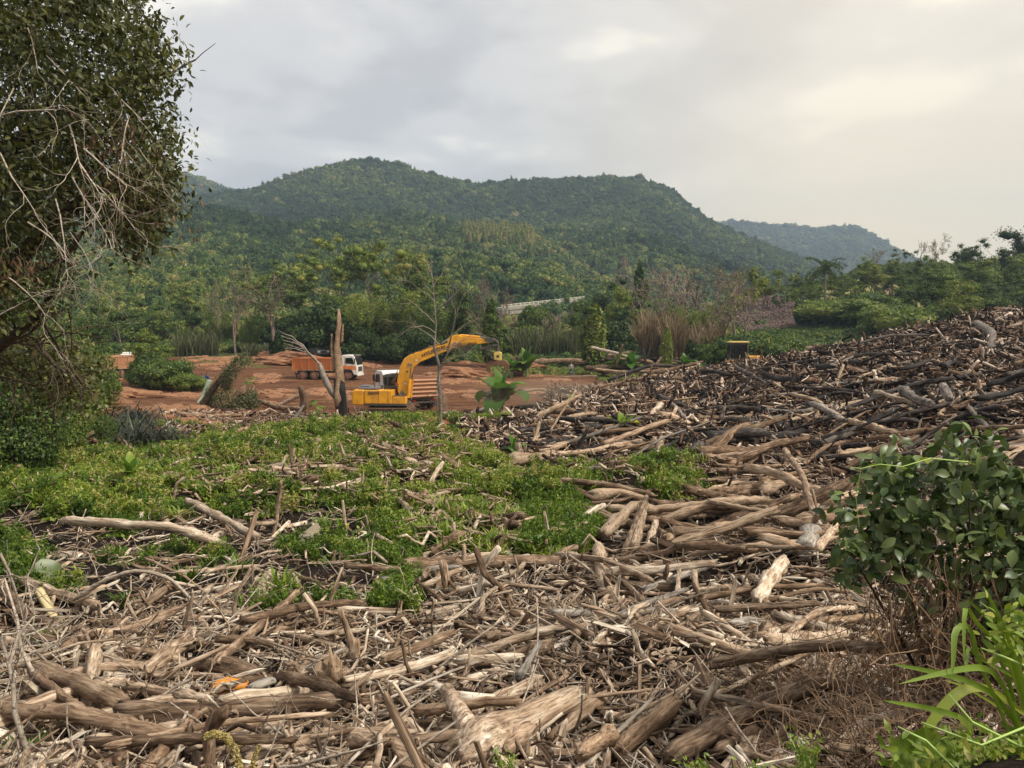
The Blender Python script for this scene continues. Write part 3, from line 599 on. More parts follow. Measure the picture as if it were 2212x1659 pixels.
def broad(seed, h=12.0, th=0.3, spread=0.35, n_per=46, leaf=0.2, blob=1.1, mat=None, bark=None, maxl=3, ang=(0.4, 0.95), split=(2, 4), rad=0.22, grav=0.02, wander=0.25, shrink=0.7, cores=0):
    r = np.random.default_rng(seed); polys = []; tips = []
    grow(r, np.zeros(3), np.array([r.normal(0, 0.06), r.normal(0, 0.06), 1.0]), h * spread, rad, 0, maxl, polys, tips, wander, split, ang, grav, shrink)
    top = max(t[0][2] for t in tips) + blob * 0.6; s = h / top
    polys = [([p * s for p in a], [x for x in b]) for a, b in polys]; tips = [(a * s, b) for a, b in tips]
    return finish_tree(seed + 1, polys, tips, leaf, n_per, blob, mat, bark, cores=cores)
KIND = {}
M_DEADTREE = wood('dead_tree_bark', [(0.0, (0.10, 0.07, 0.055)), (0.5, (0.24, 0.175, 0.14)), (1.0, (0.46, 0.40, 0.34))])
mk = lambda f, n: [f(i) for i in range(n)]
KIND['broadleaf'] = (mk(lambda i: broad(200 + i, mat=M_LEAF, bark=M_BARK, n_per=130, blob=1.25, leaf=.15, cores=40 + 4 * i), 4), 12.0)
KIND['airy'] = (mk(lambda i: broad(220 + i, mat=M_LEAF, bark=M_GREYBARK, n_per=60, blob=0.95, leaf=0.13, spread=0.3, cores=42), 3), 12.0)
KIND['bare'] = (mk(lambda i: broad(240 + i, mat=None, bark=M_DEADTREE, n_per=0, maxl=5, rad=0.3, wander=0.32, split=(2, 4), ang=(0.3, 0.75), shrink=0.72, spread=0.28), 3), 12.0)
KIND['sparse'] = (mk(lambda i: broad(260 + i, mat=M_SCRUB, bark=M_DEADTREE, n_per=9, blob=0.7, leaf=0.15, maxl=4, rad=0.24, wander=0.3), 3), 12.0)
KIND['slender'] = (mk(lambda i: broad(280 + i, mat=M_LEAF, bark=M_GREYBARK, n_per=60, blob=0.9, leaf=0.14, cores=14, maxl=3, spread=0.5, ang=(0.25, 0.6), rad=0.16, split=(2, 3), shrink=0.5), 3), 12.0)
def bamboo(seed):
    r = np.random.default_rng(seed); polys = []; P_ = []
    for i in range(34):
        a = r.uniform(0, 6.28); b = r.uniform(0, 0.9); p = np.array([math.cos(a) * b, math.sin(a) * b, 0.0]); d = np.array([math.cos(a) * (0.12 + b * 0.15), math.sin(a) * (0.12 + b * 0.15), 1.0]); pts = []
        hh = r.uniform(8, 12.5)
        for t in np.linspace(0, 1, 7): pts.append(p + d * hh * t + np.array([math.cos(a), math.sin(a), -0.4]) * (t ** 3) * 2.2)
        polys.append((pts, [0.05 * (1 - 0.7 * t) for t in np.linspace(0, 1, 7)]))
        for t in r.uniform(0.35, 1, 12):
            q = p + d * hh * t + np.array([math.cos(a), math.sin(a), -0.4]) * (t ** 3) * 2.2; P_.append(q + rdir(r, 20) * r.uniform(0.1, 0.75, (20, 1)))
    P_ = np.concatenate(P_); v, f = leafquads(r, P_, 0.19, 0.2, 0.28)
    return tubes(polys).mesh('culms', M_BAMB, True), npmesh('foliage', v, f, mat=M_LEAF)
M_BAMB = plain('bamboo_culm', (0.16, 0.18, 0.05), 0.5)
KIND['bamboo'] = (mk(lambda i: bamboo(300 + i), 2), 12.0)
def dense(seed, shape, n=34, nl=110, leaf=0.17, mat=M_LEAF, core=True):
    r = np.random.default_rng(seed)
    m = blobcrown(seed, n, nl, leaf / shape[2], tuple(x / shape[2] * 1.0 for x in shape), (0.24, 0.4), 0.5, 0.5, mat, core); 
    v = np.empty(len(m.vertices) * 3, np.float32); m.vertices.foreach_get('co', v); v = v.reshape(-1, 3); lo = v[:, 2].min(); hi = v[:, 2].max()
    v[:, 2] -= lo; v *= 1.0 / (hi - lo); m.vertices.foreach_set('co', v.ravel()); m.update()
    mb = MB()
    for i in range(3):
        a = r.uniform(0, 6.28); mb.tube([(0, 0, 0), (0.06 * math.cos(a), 0.06 * math.sin(a), 0.25), (0.16 * math.cos(a), 0.16 * math.sin(a), 0.6)], [0.022, 0.016, 0.006], 6, False)
    return mb.mesh('stem', M_BARK, True), m
KIND['round'] = (mk(lambda i: dense(330 + i, (1, 1, 0.85), 36, 480, .045), 3), 1.0)
KIND['column'] = (mk(lambda i: dense(340 + i, (0.42, 0.42, 1.6), 40, 200, .1), 2), 1.0)
KIND['shrub'] = (mk(lambda i: dense(350 + i, (1.1, 1.0, 0.7), 32, 420, 0.038), 3), 1.0)
KIND['leafy_shrub'] = (mk(lambda i: dense(370 + i, (1.1, 1.0, 0.8), 40, 620, 0.026, core=False), 2), 1.0)
def palm(seed):
    r = np.random.default_rng(seed); mb = MB().tube([(0, 0, 0), (0.1, 0, 4), (0, 0, 8.3)], [0.2, 0.15, 0.13], 8); P_ = []; V = []; 
    for i in range(26):
        a = i * 2.4; el = r.uniform(-0.6, 1.2); q = np.array([0, 0, 8.2]); d = np.array([math.cos(a) * math.cos(el), math.sin(a) * math.cos(el), math.sin(el)])
        for t in range(16):
            q = q + d * 0.2; d = d + np.array([0, 0, -0.11]); d /= np.linalg.norm(d)
            P_.append(q + np.stack([r.normal(0, .12, 6), r.normal(0, .12, 6), -np.abs(r.normal(0, 0.22, 6))], -1))
    v, f = leafquads(r, np.concatenate(P_), 0.24, 0.1, 0.22); return mb.mesh('trunk', M_GREYBARK, True), npmesh('fronds', v, f, mat=M_LEAF)
KIND['palm'] = ([palm(360)], 10.0)
def leafkind(k): return {'broadleaf': 'crown', 'airy': 'crown', 'sparse': 'crown', 'slender': 'crown', 'bamboo': 'foliage', 'palm': 'fronds'}.get(k, 'foliage' if 'shrub' in k else 'crown')
NAMEOF = {'broadleaf': 'broadleaf_tree', 'airy': 'airy_tree', 'bare': 'bare_tree', 'sparse': 'sparse_tree', 'slender': 'slender_tree', 'bamboo': 'bamboo_clump', 'round': 'round_tree', 'column': 'columnar_tree', 'shrub': 'shrub', 'palm': 'palm_tree', 'leafy_shrub': 'shrub'}
CATOF = {'leafy_shrub': 'shrub', 'bamboo': 'bamboo', 'shrub': 'shrub', 'palm': 'palm'}
LANDS = []   # (view X, view Y, D, phrase): landmarks used to tell look-alikes apart
def plant(kind, X, Ytop, base, label, tint=0.4, wide=1.0, group=None, sink=0.1, rz=None, mat=None):
    """base: a point of the ground; Ytop: where the top shows, which gives the height"""
    protos, nom = KIND[kind]; i = random.randrange(len(protos)); tm, cm = protos[i]
    top = at(X, Ytop, base.y).z; h = max(top - base.z, 0.6); s = h / nom
    o = thing(NAMEOF[kind], label, CATOF.get(kind, 'tree'), (base.x, base.y, base.z - sink), random.uniform(0, 6.28) if rz is None else rz, group)
    o.scale = (s * wide, s * wide, s)
    t = link('stem' if kind in ('shrub', 'leafy_shrub', 'round', 'column') else 'culms' if kind == 'bamboo' else 'trunk', tm, o, tint=0.5)
    if cm is not None:
        c = link(leafkind(kind), cm, o, tint=float(np.clip(tint + random.uniform(-0.05, 0.05), 0, 1)))
        if mat: c.material_slots[0].link = 'OBJECT'; c.material_slots[0].material = mat
    return o
def gpd(X, D):
    sx, _ = slopes(X, 720); return Vector((sx * D, D, h1(sx * D, D)))
# placements: kind, X, top Y, distance, width factor, tint, label
TREES = [
 ('sparse', 592, 548, 122, 1.15, .45, 'big half bare tree with a fork of pale limbs left of the clearing'),
 ('bare', 508, 585, 118, .55, .5, 'tall thin pale trunk leaning at the field edge, nearly leafless'),
 ('sparse', 470, 600, 150, .7, .7, 'wispy pale green tree behind the thin leaning trunk'),
 ('column', 597, 716, 112, 1.5, .12, 'dark pillar shaped shrub wrapped round the base of the half bare tree'),
 ('slender', 545, 585, 140, 1.1, .55, 'dull green tree between the two pale trunks'),
 ('airy', 650, 575, 145, 1.1, .62, 'mid green tree right of the half bare tree'),
 ('airy', 700, 552, 150, 1.0, .62, 'light olive tree standing above the dark thicket'),
 ('airy', 745, 520, 152, .9, .66, 'tall light olive tree with loose crown, left of the tallest one'),
 ('airy', 800, 500, 152, .95, .68, 'tallest yellow green tree in the band behind the machines'),
 ('airy', 848, 532, 150, .8, .6, 'slim olive tree just right of the tallest yellow green one'),
 ('broadleaf', 700, 628, 132, 1.2, .4, 'dark bushy tree behind the parked pickup'),
 ('broadleaf', 760, 630, 128, 1.1, .66, 'bright green tree behind the broken snag'),
 ('round', 640, 668, 134, 1.2, .15, 'very dark round tree left of the pickup'),
 ('bamboo', 790, 640, 120, 1.1, .62, 'bamboo clump behind the white truck cab'),
 ('bamboo', 840, 620, 122, 1.2, .58, 'arching bamboo clump above the excavator cab'),
 ('bamboo', 890, 655, 121, 1.0, .33, 'darker bamboo clump behind the excavator boom'),
 ('broadleaf', 905, 575, 145, 1.0, .5, 'leafy tree rising behind the arching bamboo'),
 ('airy', 960, 590, 135, 1.0, .6, 'olive tree behind the thin dead tree'),
 ('round', 865, 705, 116, 1.0, .2, 'low dark thicket tree over the waiting trucks'),
 ('round', 930, 712, 114, 1.0, .25, 'dark thicket tree under the raised boom'),
 ('round', 740, 700, 124, 1.0, .5, 'bright green bush by the pickup'),
 ('round', 785, 705, 118, 1.0, .2, 'dark bush right of the snag'),
 ('broadleaf', 1005, 610, 128, .9, .35, 'vine hung tree behind the boom elbow'),
 ('sparse', 1040, 600, 126, .8, .55, 'vine covered half dead tree above the grapple'),
 ('column', 1062, 640, 110, .9, .45, 'narrow vine covered trunk right behind the grapple'),
 ('bare', 1085, 575, 165, .9, .6, 'white leafless tree standing high behind the grapple'),
 ('bare', 1125, 640, 150, 1.1, .5, 'low grey leafless tree in front of the bridge left end'),
 ('bare', 1178, 655, 145, 1.3, .5, 'spreading grey leafless tree in front of the bridge middle'),
 ('round', 1112, 700, 128, 1.0, .42, 'olive bush under the bridge left end'),
 ('round', 1155, 655, 150, .8, .5, 'round olive treetop breaking the bridge rail'),
 ('column', 1281, 648, 112, 1.15, .72, 'yellowish vine covered dead trunk shaped like a pillar'),
 ('broadleaf', 1265, 640, 138, .9, .42, 'green tree at the right end of the bridge'),
 ('broadleaf', 1312, 598, 148, 1.0, .1, 'very dark dense tree behind the vine pillar'),
 ('broadleaf', 1350, 612, 142, 1.0, .68, 'fresh bright green tree right of the dark dense one'),
 ('round', 1300, 690, 128, 1.1, .3, 'green bush right of the vine pillar'),
 ('round', 1340, 690, 126, 1.2, .22, 'dark green bush below the bright green tree'),
 ('bare', 1385, 530, 150, .55, .3, 'slim brown leafless tree left of the reddish dead crowns'),
 ('column', 1384, 560, 152, .7, .4, 'tall ivy covered stem reaching over the spur'),
 ('bare', 1400, 620, 128, 1.0, .3, 'grey brown dead tree above the reed beds'),
 ('bare', 1450, 545, 132, .95, .2, 'tall reddish brown dead crown, the leftmost big one'),
 ('bare', 1492, 552, 130, 1.0, .2, 'wide brown dead crown in the middle of the dead trees'),
 ('bare', 1530, 585, 116, .9, .3, 'forked dark leafless tree with a V of bare trunks'),
 ('bare', 1560, 560, 128, .8, .4, 'dead tree with twisted pale twigs beside the leaning pale trunk'),
 ('sparse', 1596, 560, 112, .7, .72, 'leaning pale trunk with a few yellow green leaves by the rock slide'),
 ('airy', 1610, 568, 124, .8, .75, 'bright yellow green tree behind the leaning pale trunk'),
 ('bamboo', 1470, 660, 114, .9, .62, 'olive bamboo below the dead crowns'),
 ('bamboo', 1505, 650, 118, .9, .66, 'yellowish bamboo beside the forked leafless tree'),
 ('column', 1441, 700, 106, .8, .78, 'short yellow green vine wrapped stump in the scrub'),
 ('shrub', 1565, 715, 108, 1.1, .4, 'green shrub at the foot of the leaning pale trunk'),
 ('shrub', 1660, 716, 104, 1.0, .5, 'bright shrub in front of the rock slide'),
 ('round', 1747, 640, 150, .62, .1, 'dark blue green round tree right of the rock slide'),
 ('round', 1778, 655, 146, .6, .3, 'green bushy tree touching the dark round tree'),
 ('shrub', 1636, 722, 106, .9, .3, 'small dark shrub at the edge of the rock slide'),
 ('airy', 1697, 578, 170, .9, .62, 'forked airy tree above the rock slide'),
 ('airy', 1735, 590, 165, .8, .66, 'feathery tree between the forked airy tree and the palm'),
 ('palm', 1782, 552, 160, 1.1, .35, 'palm with drooping fronds on the crest left of the wooded rise'),
 ('broadleaf', 1660, 600, 175, .9, .68, 'yellow green tree at the left end of the crest'),
 ('broadleaf', 1760, 612, 172, 1.0, .55, 'low tree under the palm'),
 ('broadleaf', 1822, 586, 178, 1.0, .5, 'tree right of the palm on the crest'),
 ('airy', 1850, 552, 182, .9, .6, 'flat topped tree starting the wooded rise'),
 ('sparse', 1893, 532, 185, .9, .85, 'yellowish autumn coloured tree on the crest'),
 ('broadleaf', 1880, 562, 178, 1.1, .45, 'green tree in front of the yellowish one'),
 ('broadleaf', 1930, 555, 180, 1.1, .52, 'rounded green tree below the small white gap in the crest'),
 ('slender', 1958, 530, 192, 1.0, .4, 'slim dark palm like tree against the sky'),
 ('bare', 1985, 512, 200, .5, .7, 'thin leafless tree against the sky left of the blossoming one'),
 ('sparse', 2018, 502, 200, .75, .95, 'pale pinkish tree against the sky, thinly leaved'),
 ('broadleaf', 1990, 548, 176, 1.1, .42, 'broad green tree under the pale pinkish one'),
 ('airy', 2055, 525, 184, 1.0, .25, 'dark drooping tree right of the pale pinkish one'),
 ('broadleaf', 2050, 560, 165, 1.2, .55, 'light green tree halfway down the right slope'),
 ('broadleaf', 2100, 528, 180, 1.1, .22, 'dark crowned tree near the top of the right slope'),
 ('broadleaf', 2110, 560, 160, 1.1, .6, 'yellow green tree in the middle of the right slope'),
 ('broadleaf', 2155, 510, 178, 1.0, .2, 'tall dark tree second from the right end of the crest'),
 ('broadleaf', 2190, 545, 158, 1.1, .5, 'green tree near the right end of the slope'),
 ('broadleaf', 2225, 470, 170, 1.0, .15, 'dark tall tree closing the crest at the far right'),
 ('broadleaf', 2170, 600, 138, 1.3, .3, 'deep green tree low on the slope near the right end'),
 ('broadleaf', 2060, 625, 132, 1.2, .35, 'thick green tree above the charred heap crest'),
 ('broadleaf', 2110, 620, 134, 1.2, .22, 'shaded tree behind the highest part of the heap'),
 ('broadleaf', 2215, 610, 130, 1.3, .18, 'shaded tree low down at the far right'),
 ('slender', 1995, 620, 134, 1.0, .42, 'slender pale stemmed tree at the right of the grassy slope'),
 ('broadleaf', 1960, 590, 150, 1.0, .4, 'tree between the grassy slope and the pale stemmed tree'),
 ('slender', 1850, 600, 158, .9, .6, 'thin tree above the orange boulder'),
 ('shrub', 1880, 628, 150, 1.4, .5, 'scrubby bush above the orange boulder'),
 ('shrub', 1825, 640, 146, 1.6, .55, 'wide olive scrub left of the grassy slope'),
 ('shrub', 1965, 650, 128, 1.3, .5, 'bush at the right edge of the grassy slope'),
 # left side, nearer
 ('broadleaf', 203, 640, 88, 1.0, .3, 'dense dark round headed tree left of the far tipper truck'),
 ('broadleaf', 328, 702, 84, 1.0, .58, 'leafy young tree hiding the far tipper truck cab'),
 ('round', 322, 755, 82, .9, .4, 'low green bush at the foot of the leafy young tree'),
 ('shrub', 352, 770, 80, 1.0, .5, 'small bush right of the leafy young tree'),
 ('shrub', 405, 803, 78, 1.0, .62, 'hazy grass bush left of the two standing workers'),
 ('airy', 420, 610, 150, 1.1, .68, 'light green tree behind the dust cloud'),
 ('slender', 365, 600, 155, 1.2, .6, 'green tree left of the dust cloud'),
 ('broadleaf', 310, 640, 150, 1.1, .38, 'tree behind the leafy young tree'),
 ('slender', 250, 620, 160, 1.2, .55, 'pale tree rising left of the road'),
 ('bamboo', 400, 705, 125, .9, .45, 'dark bamboo at the back edge of the grass field'),
 ('bamboo', 540, 690, 124, .9, .35, 'bamboo thicket between the two pale trunks'),
]
def place_trees():
    for i, (k, X, Y, D, w, t, lab) in enumerate(TREES):
        onE = X > 1640 and D > 117
        if onE:
            sx, _ = slopes(X, 700); T = (D - hillE.Db) / (hillE.Dr - hillE.Db); b = Vector(hillE.pos(np.array([float(X)]), np.array([T]))[0])
        else: b = gpd(X, D)
        if D > 262 - 150 and not onE and D > 150:
            T = (D - hillD.Db) / (hillD.Dr - hillD.Db); z = hillD.pos(np.array([float(X)]), np.array([T]))[0][2]; b.z = max(b.z, z) if X < 1000 else b.z
        g = 'background trees' if D > 100 else None
        plant(k, X, Y, b, lab, t, w, g)
place_trees()
# fill trees low in the band, look-alikes
fill = random.Random(3)
pos_words = ['far left end', 'left of the field', 'behind the field', 'behind the pickup', 'behind the machines', 'left of the bridge', 'right of the bridge', 'behind the dead crowns']
NTH = ['first', 'second', 'third', 'fourth', 'fifth', 'sixth', 'seventh', 'eighth']
cnt = {}
for X in list(range(200, 1560, 31)):
    D = fill.uniform(124, 148); k = fill.choice(['broadleaf', 'round', 'broadleaf', 'slender', 'bamboo']); Y = interp_line([(200, 655), (380, 650), (520, 660), (700, 640), (900, 640), (1050, 672), (1090, 705), (1240, 705), (1300, 660), (1500, 660), (1620, 650)])(X + fill.uniform(-10, 10)) + fill.uniform(-8, 25)
    w = pos_words[min(int((X - 200) / 178), 7)]; cnt[w] = cnt.get(w, 0) + 1
    plant(k, X, Y, gpd(X, D), f'{"dark" if k != "slender" else "slender"} green {k.replace("round", "round headed").replace("slender", "stemmed").replace("bamboo", "bamboo like")} growth {w}, {NTH[cnt[w] - 1]} from its left', fill.uniform(.2, .66), 1.1, 'background trees')
RHL = ['green tree behind the '+w for w in ('yellow green tree at the crest end','forked airy tree','feathery tree','palm','low tree under the palm','tree right of the palm','flat topped tree','green tree before the yellowish one','yellowish autumn coloured tree','rounded green tree in the gap','slim dark palm like tree','thin leafless tree on the crest','broad green tree under the pinkish one','pale pinkish tree','dark drooping tree','light green tree halfway down','thick green tree above the heap','dark crowned tree','yellow green tree of the right slope','shaded tree behind the heap','tall dark tree second from the right','deep green tree low on the slope','green tree near the right end','dark tall tree at the far right','shaded tree at the far right')]
for i, X in enumerate(range(1650, 2300, 27)):
    D = fill.uniform(124, 175) if X > 1990 else fill.uniform(172, 200); T = (D - hillE.Db) / (hillE.Dr - hillE.Db); b = Vector(hillE.pos(np.array([float(X)]), np.array([T]))[0])
    Y = interp_line([(1650, 612), (1820, 590), (1900, 565), (2000, 560), (2100, 560), (2212, 560)])(X) + fill.uniform(-8, 30) + (20 if D < 150 else 0)
    plant('broadleaf', X, Y, b, RHL[i], fill.uniform(.3, .75), 1.25, 'trees of the right hillside')
# scrub carpet on the right hillside and at the wood edge
def undergrowth():
    r = np.random.default_rng(71); n = 9000; X = r.uniform(1560, 2450, n); T = r.uniform(0, 1.0, n); Pn = hillE.pos(X, T); vx, vy = view(*Pn.T); ok = np.ones(n, bool)
    for poly in TAL: ok &= ~inpoly(vx, vy + 2, poly)
    g = inpoly(vx, vy, GRASSE[0]); ok &= ~g | (r.uniform(size=n) < 0.5); Pn = Pn[ok]; g = g[ok]; k = len(Pn); vx2, vy2 = view(*Pn.T); sc = np.where(g, r.uniform(0.4, 0.8, k), np.where((vx2 < 1990) & (vy2 > 600), r.uniform(.4, .9, k), r.uniform(0.7, 1.7, k)))
    scatter('undergrowth', FOREST_PROTOS, Pn, np.stack([np.zeros(k), np.zeros(k), r.uniform(0, 6, k)], -1), sc, r.integers(0, 6, k), np.clip(np.where(g, 0.66, 0.42) + r.normal(0, 0.12, k), 0, 0.85), label='low bushy undergrowth covering the right hillside')
    n = 7000; X = r.uniform(-200, 2400, n); D = r.uniform(112, 160, n); sx = (X - 1106) / F; x = sx * D; z = H(x, D); vx, vy = view(x, D, z)
    ok = ~(inpoly(vx, vy, [(380, 700), (600, 700), (600, 800), (380, 800)]) & (D < 128)) & ~((X > 600) & (X < 740) & (D < 130)) & ~((X > 740) & (X < 1090) & (D < 118)) & ~((X < 380) & (D < 125)) & ~((X > 1560) & (r.uniform(size=n) < .85)); x, D, z, X = x[ok], D[ok], z[ok], X[ok]; k = len(x)
    scatter('undergrowth', FOREST_PROTOS, np.stack([x, D, z + 0.2], -1), np.stack([np.zeros(k), np.zeros(k), r.uniform(0, 6, k)], -1), r.uniform(0.6, 1.7, k), r.integers(0, 6, k), np.clip(0.40 + r.normal(0, 0.15, k) + 0.3 * (X > 1540), 0, 0.85), label='low scrub along the edge of the wood behind the clearing')
    n = 5200; X = r.uniform(1060, 2400, n); D = r.uniform(84, 116, n); x = (X - 1106) / F * D; z = H(x, D); vx, vy = view(x, D, z); lim = np.interp(X, [1060, 1260, 1400, 1700, 2400], [100, 100, 92, 86, 86]); ok = (D > lim); x, D, z, X = x[ok], D[ok], z[ok], X[ok]; k = len(x)
    scatter('undergrowth', FOREST_PROTOS, np.stack([x, D, z], -1), np.stack([np.zeros(k), np.zeros(k), r.uniform(0, 6, k)], -1), r.uniform(0.3, 0.75, k), r.integers(0, 6, k), np.clip(0.66 + .12 * (X > 1540) + r.normal(0, 0.1, k) - 0.2 * (r.uniform(size=k) < 0.25), 0, 0.9), label='bright yellow green creeper carpet behind the log stacks')
undergrowth()
def reeds(label, X0, X1, Yt, D, n, mat, seed, name='reed_bed'):
    r = np.random.default_rng(seed); V = []; Fc = []; o = 0
    for i in range(n):
        X = r.uniform(X0, X1); d = D + r.uniform(-2, 2); b = gpd(X, d); h = (at(X, Yt, d).z - b.z) * r.uniform(0.6, 1.05); lean = r.normal(0, 0.12, 2); w = 0.045
        for k in range(3):
            ll = lean + r.normal(0, 0.06, 2); top = b + Vector((ll[0] * h, ll[1] * h, h * r.uniform(0.7, 1))); a = r.uniform(0, 3.14); dx, dy = w * math.cos(a), w * math.sin(a)
            m_ = b.lerp(top, 0.6) + Vector((-ll[0] * h * 0.15, 0, 0)); V += [(b.x - dx, b.y - dy, b.z - 0.1), (b.x + dx, b.y + dy, b.z - 0.1), (m_.x + dx, m_.y + dy, m_.z), (m_.x - dx, m_.y - dy, m_.z), (top.x + lean[0] * 0.6, top.y, top.z - 0.1), (top.x, top.y, top.z)]
            Fc += [(o, o + 1, o + 2, o + 3), (o + 3, o + 2, o + 5, o + 4)]; o += 6
    m = npmesh(name, np.array(V), np.array(Fc), mat=mat); link(name, m, kind='stuff', label=label, tint=0.5)
reeds('dry brown reeds below the dead crowns', 1385, 1440, 668, 112, 420, M_DRY, 1); reeds('pale dry reeds left of the olive bamboo', 1440, 1475, 675, 110, 260, M_DRY, 2)
reeds('pale reeds at the far edge of the grass field', 375, 470, 715, 121, 330, M_SCRUB, 3); reeds('dry reeds under the leafless trees by the bridge', 1110, 1250, 700, 125, 420, M_SCRUB, 4)
reeds('tall scrubby reeds under the half bare tree', 520, 625, 738, 119, 200, M_SCRUB, 5); reeds('dry stalks behind the forked leafless tree', 1500, 1560, 690, 110, 280, M_DRY, 6)

# ------------------------------------------------------------------ bridge and far pole
def bridge():
    a = at(1085, 665, 262); b = at(1262, 646, 285); d = (b - a); ln = d.length; root = thing('road_bridge', 'long concrete road bridge with white rail posts seen through the trees', 'bridge', tuple(a))
    q = d.to_track_quat('X', 'Z'); root.rotation_mode = 'QUATERNION'; root.rotation_quaternion = q
    MB().box(0, ln, 0, 7, -1.0, 0).build('deck', M_CONC, root, 0.03); MB().box(0, ln, 0.3, 1.0, -2.6, -1.0).build('girder', M_CONC, root)
    k = int(ln / 1.9)
    pm = MB().box(-0.16, 0.16, 0.0, 0.25, 0, 1.05).mesh('rail_post', M_RAIL); 
    for i in range(k + 1): o = link('rail_post', pm, root); o.location = (i * ln / k, 0, 0)
    MB().box(0, ln, 0.05, 0.2, 0.75, 1.0).build('handrail', M_RAIL, root); MB().box(0, ln, 0.06, 0.19, 0.3, 0.45).build('lower_rail', M_RAIL, root)
    for i in range(4): MB().box(ln * (i + .5) / 4 - 0.6, ln * (i + .5) / 4 + 0.6, 0.6, 6, -12, -2.6).build('pier', M_CONC, root)
M_RAIL = plain('pale_bridge_rail', (0.62, 0.58, 0.48), 0.8, (0.3, 0.27, 0.22), 0.5)
bridge()
p = pos_on(hillD, 401, 600); tp = at(401, 570, p.y); o = MB().tube([p, tp], [0.25, 0.18], 8).build('utility_pole', M_CAB); tag(o, 'white pole standing alone among the foothill trees', 'pole')

# ------------------------------------------------------------------ banana plants and other big leaved plants
def paddle(L_, w, bend, fold=0.25, n=8, tip=0.5, wav=0.0, seed=0):
    r = np.random.default_rng(seed); V = []; Fc = []; a = 0.0; p = np.array([0.0, 0, 0])
    for i in range(n + 1):
        t = i / n; ww = w * (math.sin(math.pi * min(t * 0.94 + 0.06, 1.0) ** 0.75)) ** 0.6 * (0.18 if i == 0 else 1) * (0.05 if i == n else 1)
        d = np.array([math.cos(a), 0, math.sin(a)]); up = np.array([-math.sin(a), 0, math.cos(a)])
        wv = r.normal(0, wav * w)
        V += [tuple(p + np.array([0, -ww, 0]) + up * (ww * fold + wv)), tuple(p), tuple(p + np.array([0, ww, 0]) + up * (ww * fold - wv))]
        p = p + d * L_ / n; a -= bend / n
        if i: o = (i - 1) * 3; Fc += [(o, o + 1, o + 4, o + 3), (o + 1, o + 2, o + 5, o + 4)]
    return V, Fc
PAD = []
for i in range(5):
    v, f = paddle(1.0, 0.22 + 0.02 * i, 0.4 + 0.4 * i, 0.3, 10, wav=0.05, seed=i); PAD.append(npmesh('leaf', np.array(v), np.array(f), mat=M_BANANA, smooth=True))
def banana(X, Y, hpx, label, n=8, D=None, tint=0.5, group=None, name='banana_plant', cat='banana plant', seed=0, wide=1.0, low=0.35):
    r = random.Random(seed); b = gp(X, Y) if D is None else gpd(X, D); h = hpx * b.y / F
    o = thing(name, label, cat, tuple(b), 0, group); MB().tube([(0, 0, -0.1), (0.02 * h, 0, 0.2 * h), (0, 0.01 * h, 0.4 * h)], [0.055 * h, 0.045 * h, 0.03 * h], 8).build('stalk', M_STALK, o)
    for i in range(n):
        az = i * 2.4 + r.uniform(-.4, .4); el = math.radians(r.uniform(25, 84)) if i > 1 else math.radians(84)
        l = link('leaf', PAD[r.randrange(0, 5) if i > 1 else 0], o, tint=float(np.clip(tint + r.uniform(-.2, .2), 0, 1)))
        s = h * r.uniform(0.62, 0.82); l.location = (0, 0, h * r.uniform(low * 0.6, low)); l.rotation_euler = Euler((r.uniform(-.3, .3), -el, az), 'XYZ'); l.scale = (s, s * wide, s)
M_STALK = plain('green_plant_stalk', (0.12, 0.18, 0.05), 0.6)
BAN = [(1083, 893, 112, 12, .4, 'large banana plant on the near edge of the heap'), (1345, 945, 62, 10, .72, 'small yellow green banana plant growing on the charred heap'),
 (1108, 990, 62, 6, .4, 'banana plant with a blueish leaf beside the green mound'), (1232, 880, 30, 4, .85, 'tiny yellow leaved sprout on the heap'),
 (285, 1050, 75, 9, .7, 'bright banana plant in the green patch'), (735, 1165, 50, 4, .8, 'young banana plant behind the grey plywood sheet'),
 (1812, 752, 42, 6, .7, 'banana plant behind the low ridge of the heap'), (1752, 742, 34, 7, .5, 'leafy papaya like plant behind the ridge')]
for i, (X, Y, h, n, t, lab) in enumerate(BAN): banana(X, Y, h, lab, n, tint=t, seed=i, D=(92 if X > 1700 else None), low=0.3)
for i, (X, D, h, lab) in enumerate([(1137, 97, 62, 'banana plant left of the vine pillar, in the creepers'), (1365, 98, 60, 'banana plant between the reeds and the vine pillar'), (1482, 98, 52, 'banana plant with one upright leaf below the olive bamboo'), (1335, 100, 50, 'banana plant just right of the vine pillar'),
    (1105, 96, 55, 'banana plant right of the grapple'), (1520, 96, 34, 'low banana plant near the dead post'), (1640, 88, 22, 'small banana sprout by the dozer cab'), (1668, 96, 30, 'banana sprout in front of the rock slide'),
    (160, 46, 110, 'banana plant under the overhanging tree'), (120, 42, 120, 'tall banana plant at the left bank'), (200, 50, 90, 'banana plant with yellowing leaves at the left bank'), (60, 38, 120, 'shaded banana plant near the trunk')]):
    banana(X, 0, h, lab, 9, D=D, tint=.42, seed=20 + i, group='banana plants at the wood edge' if X > 1000 else 'banana plants on the left bank')
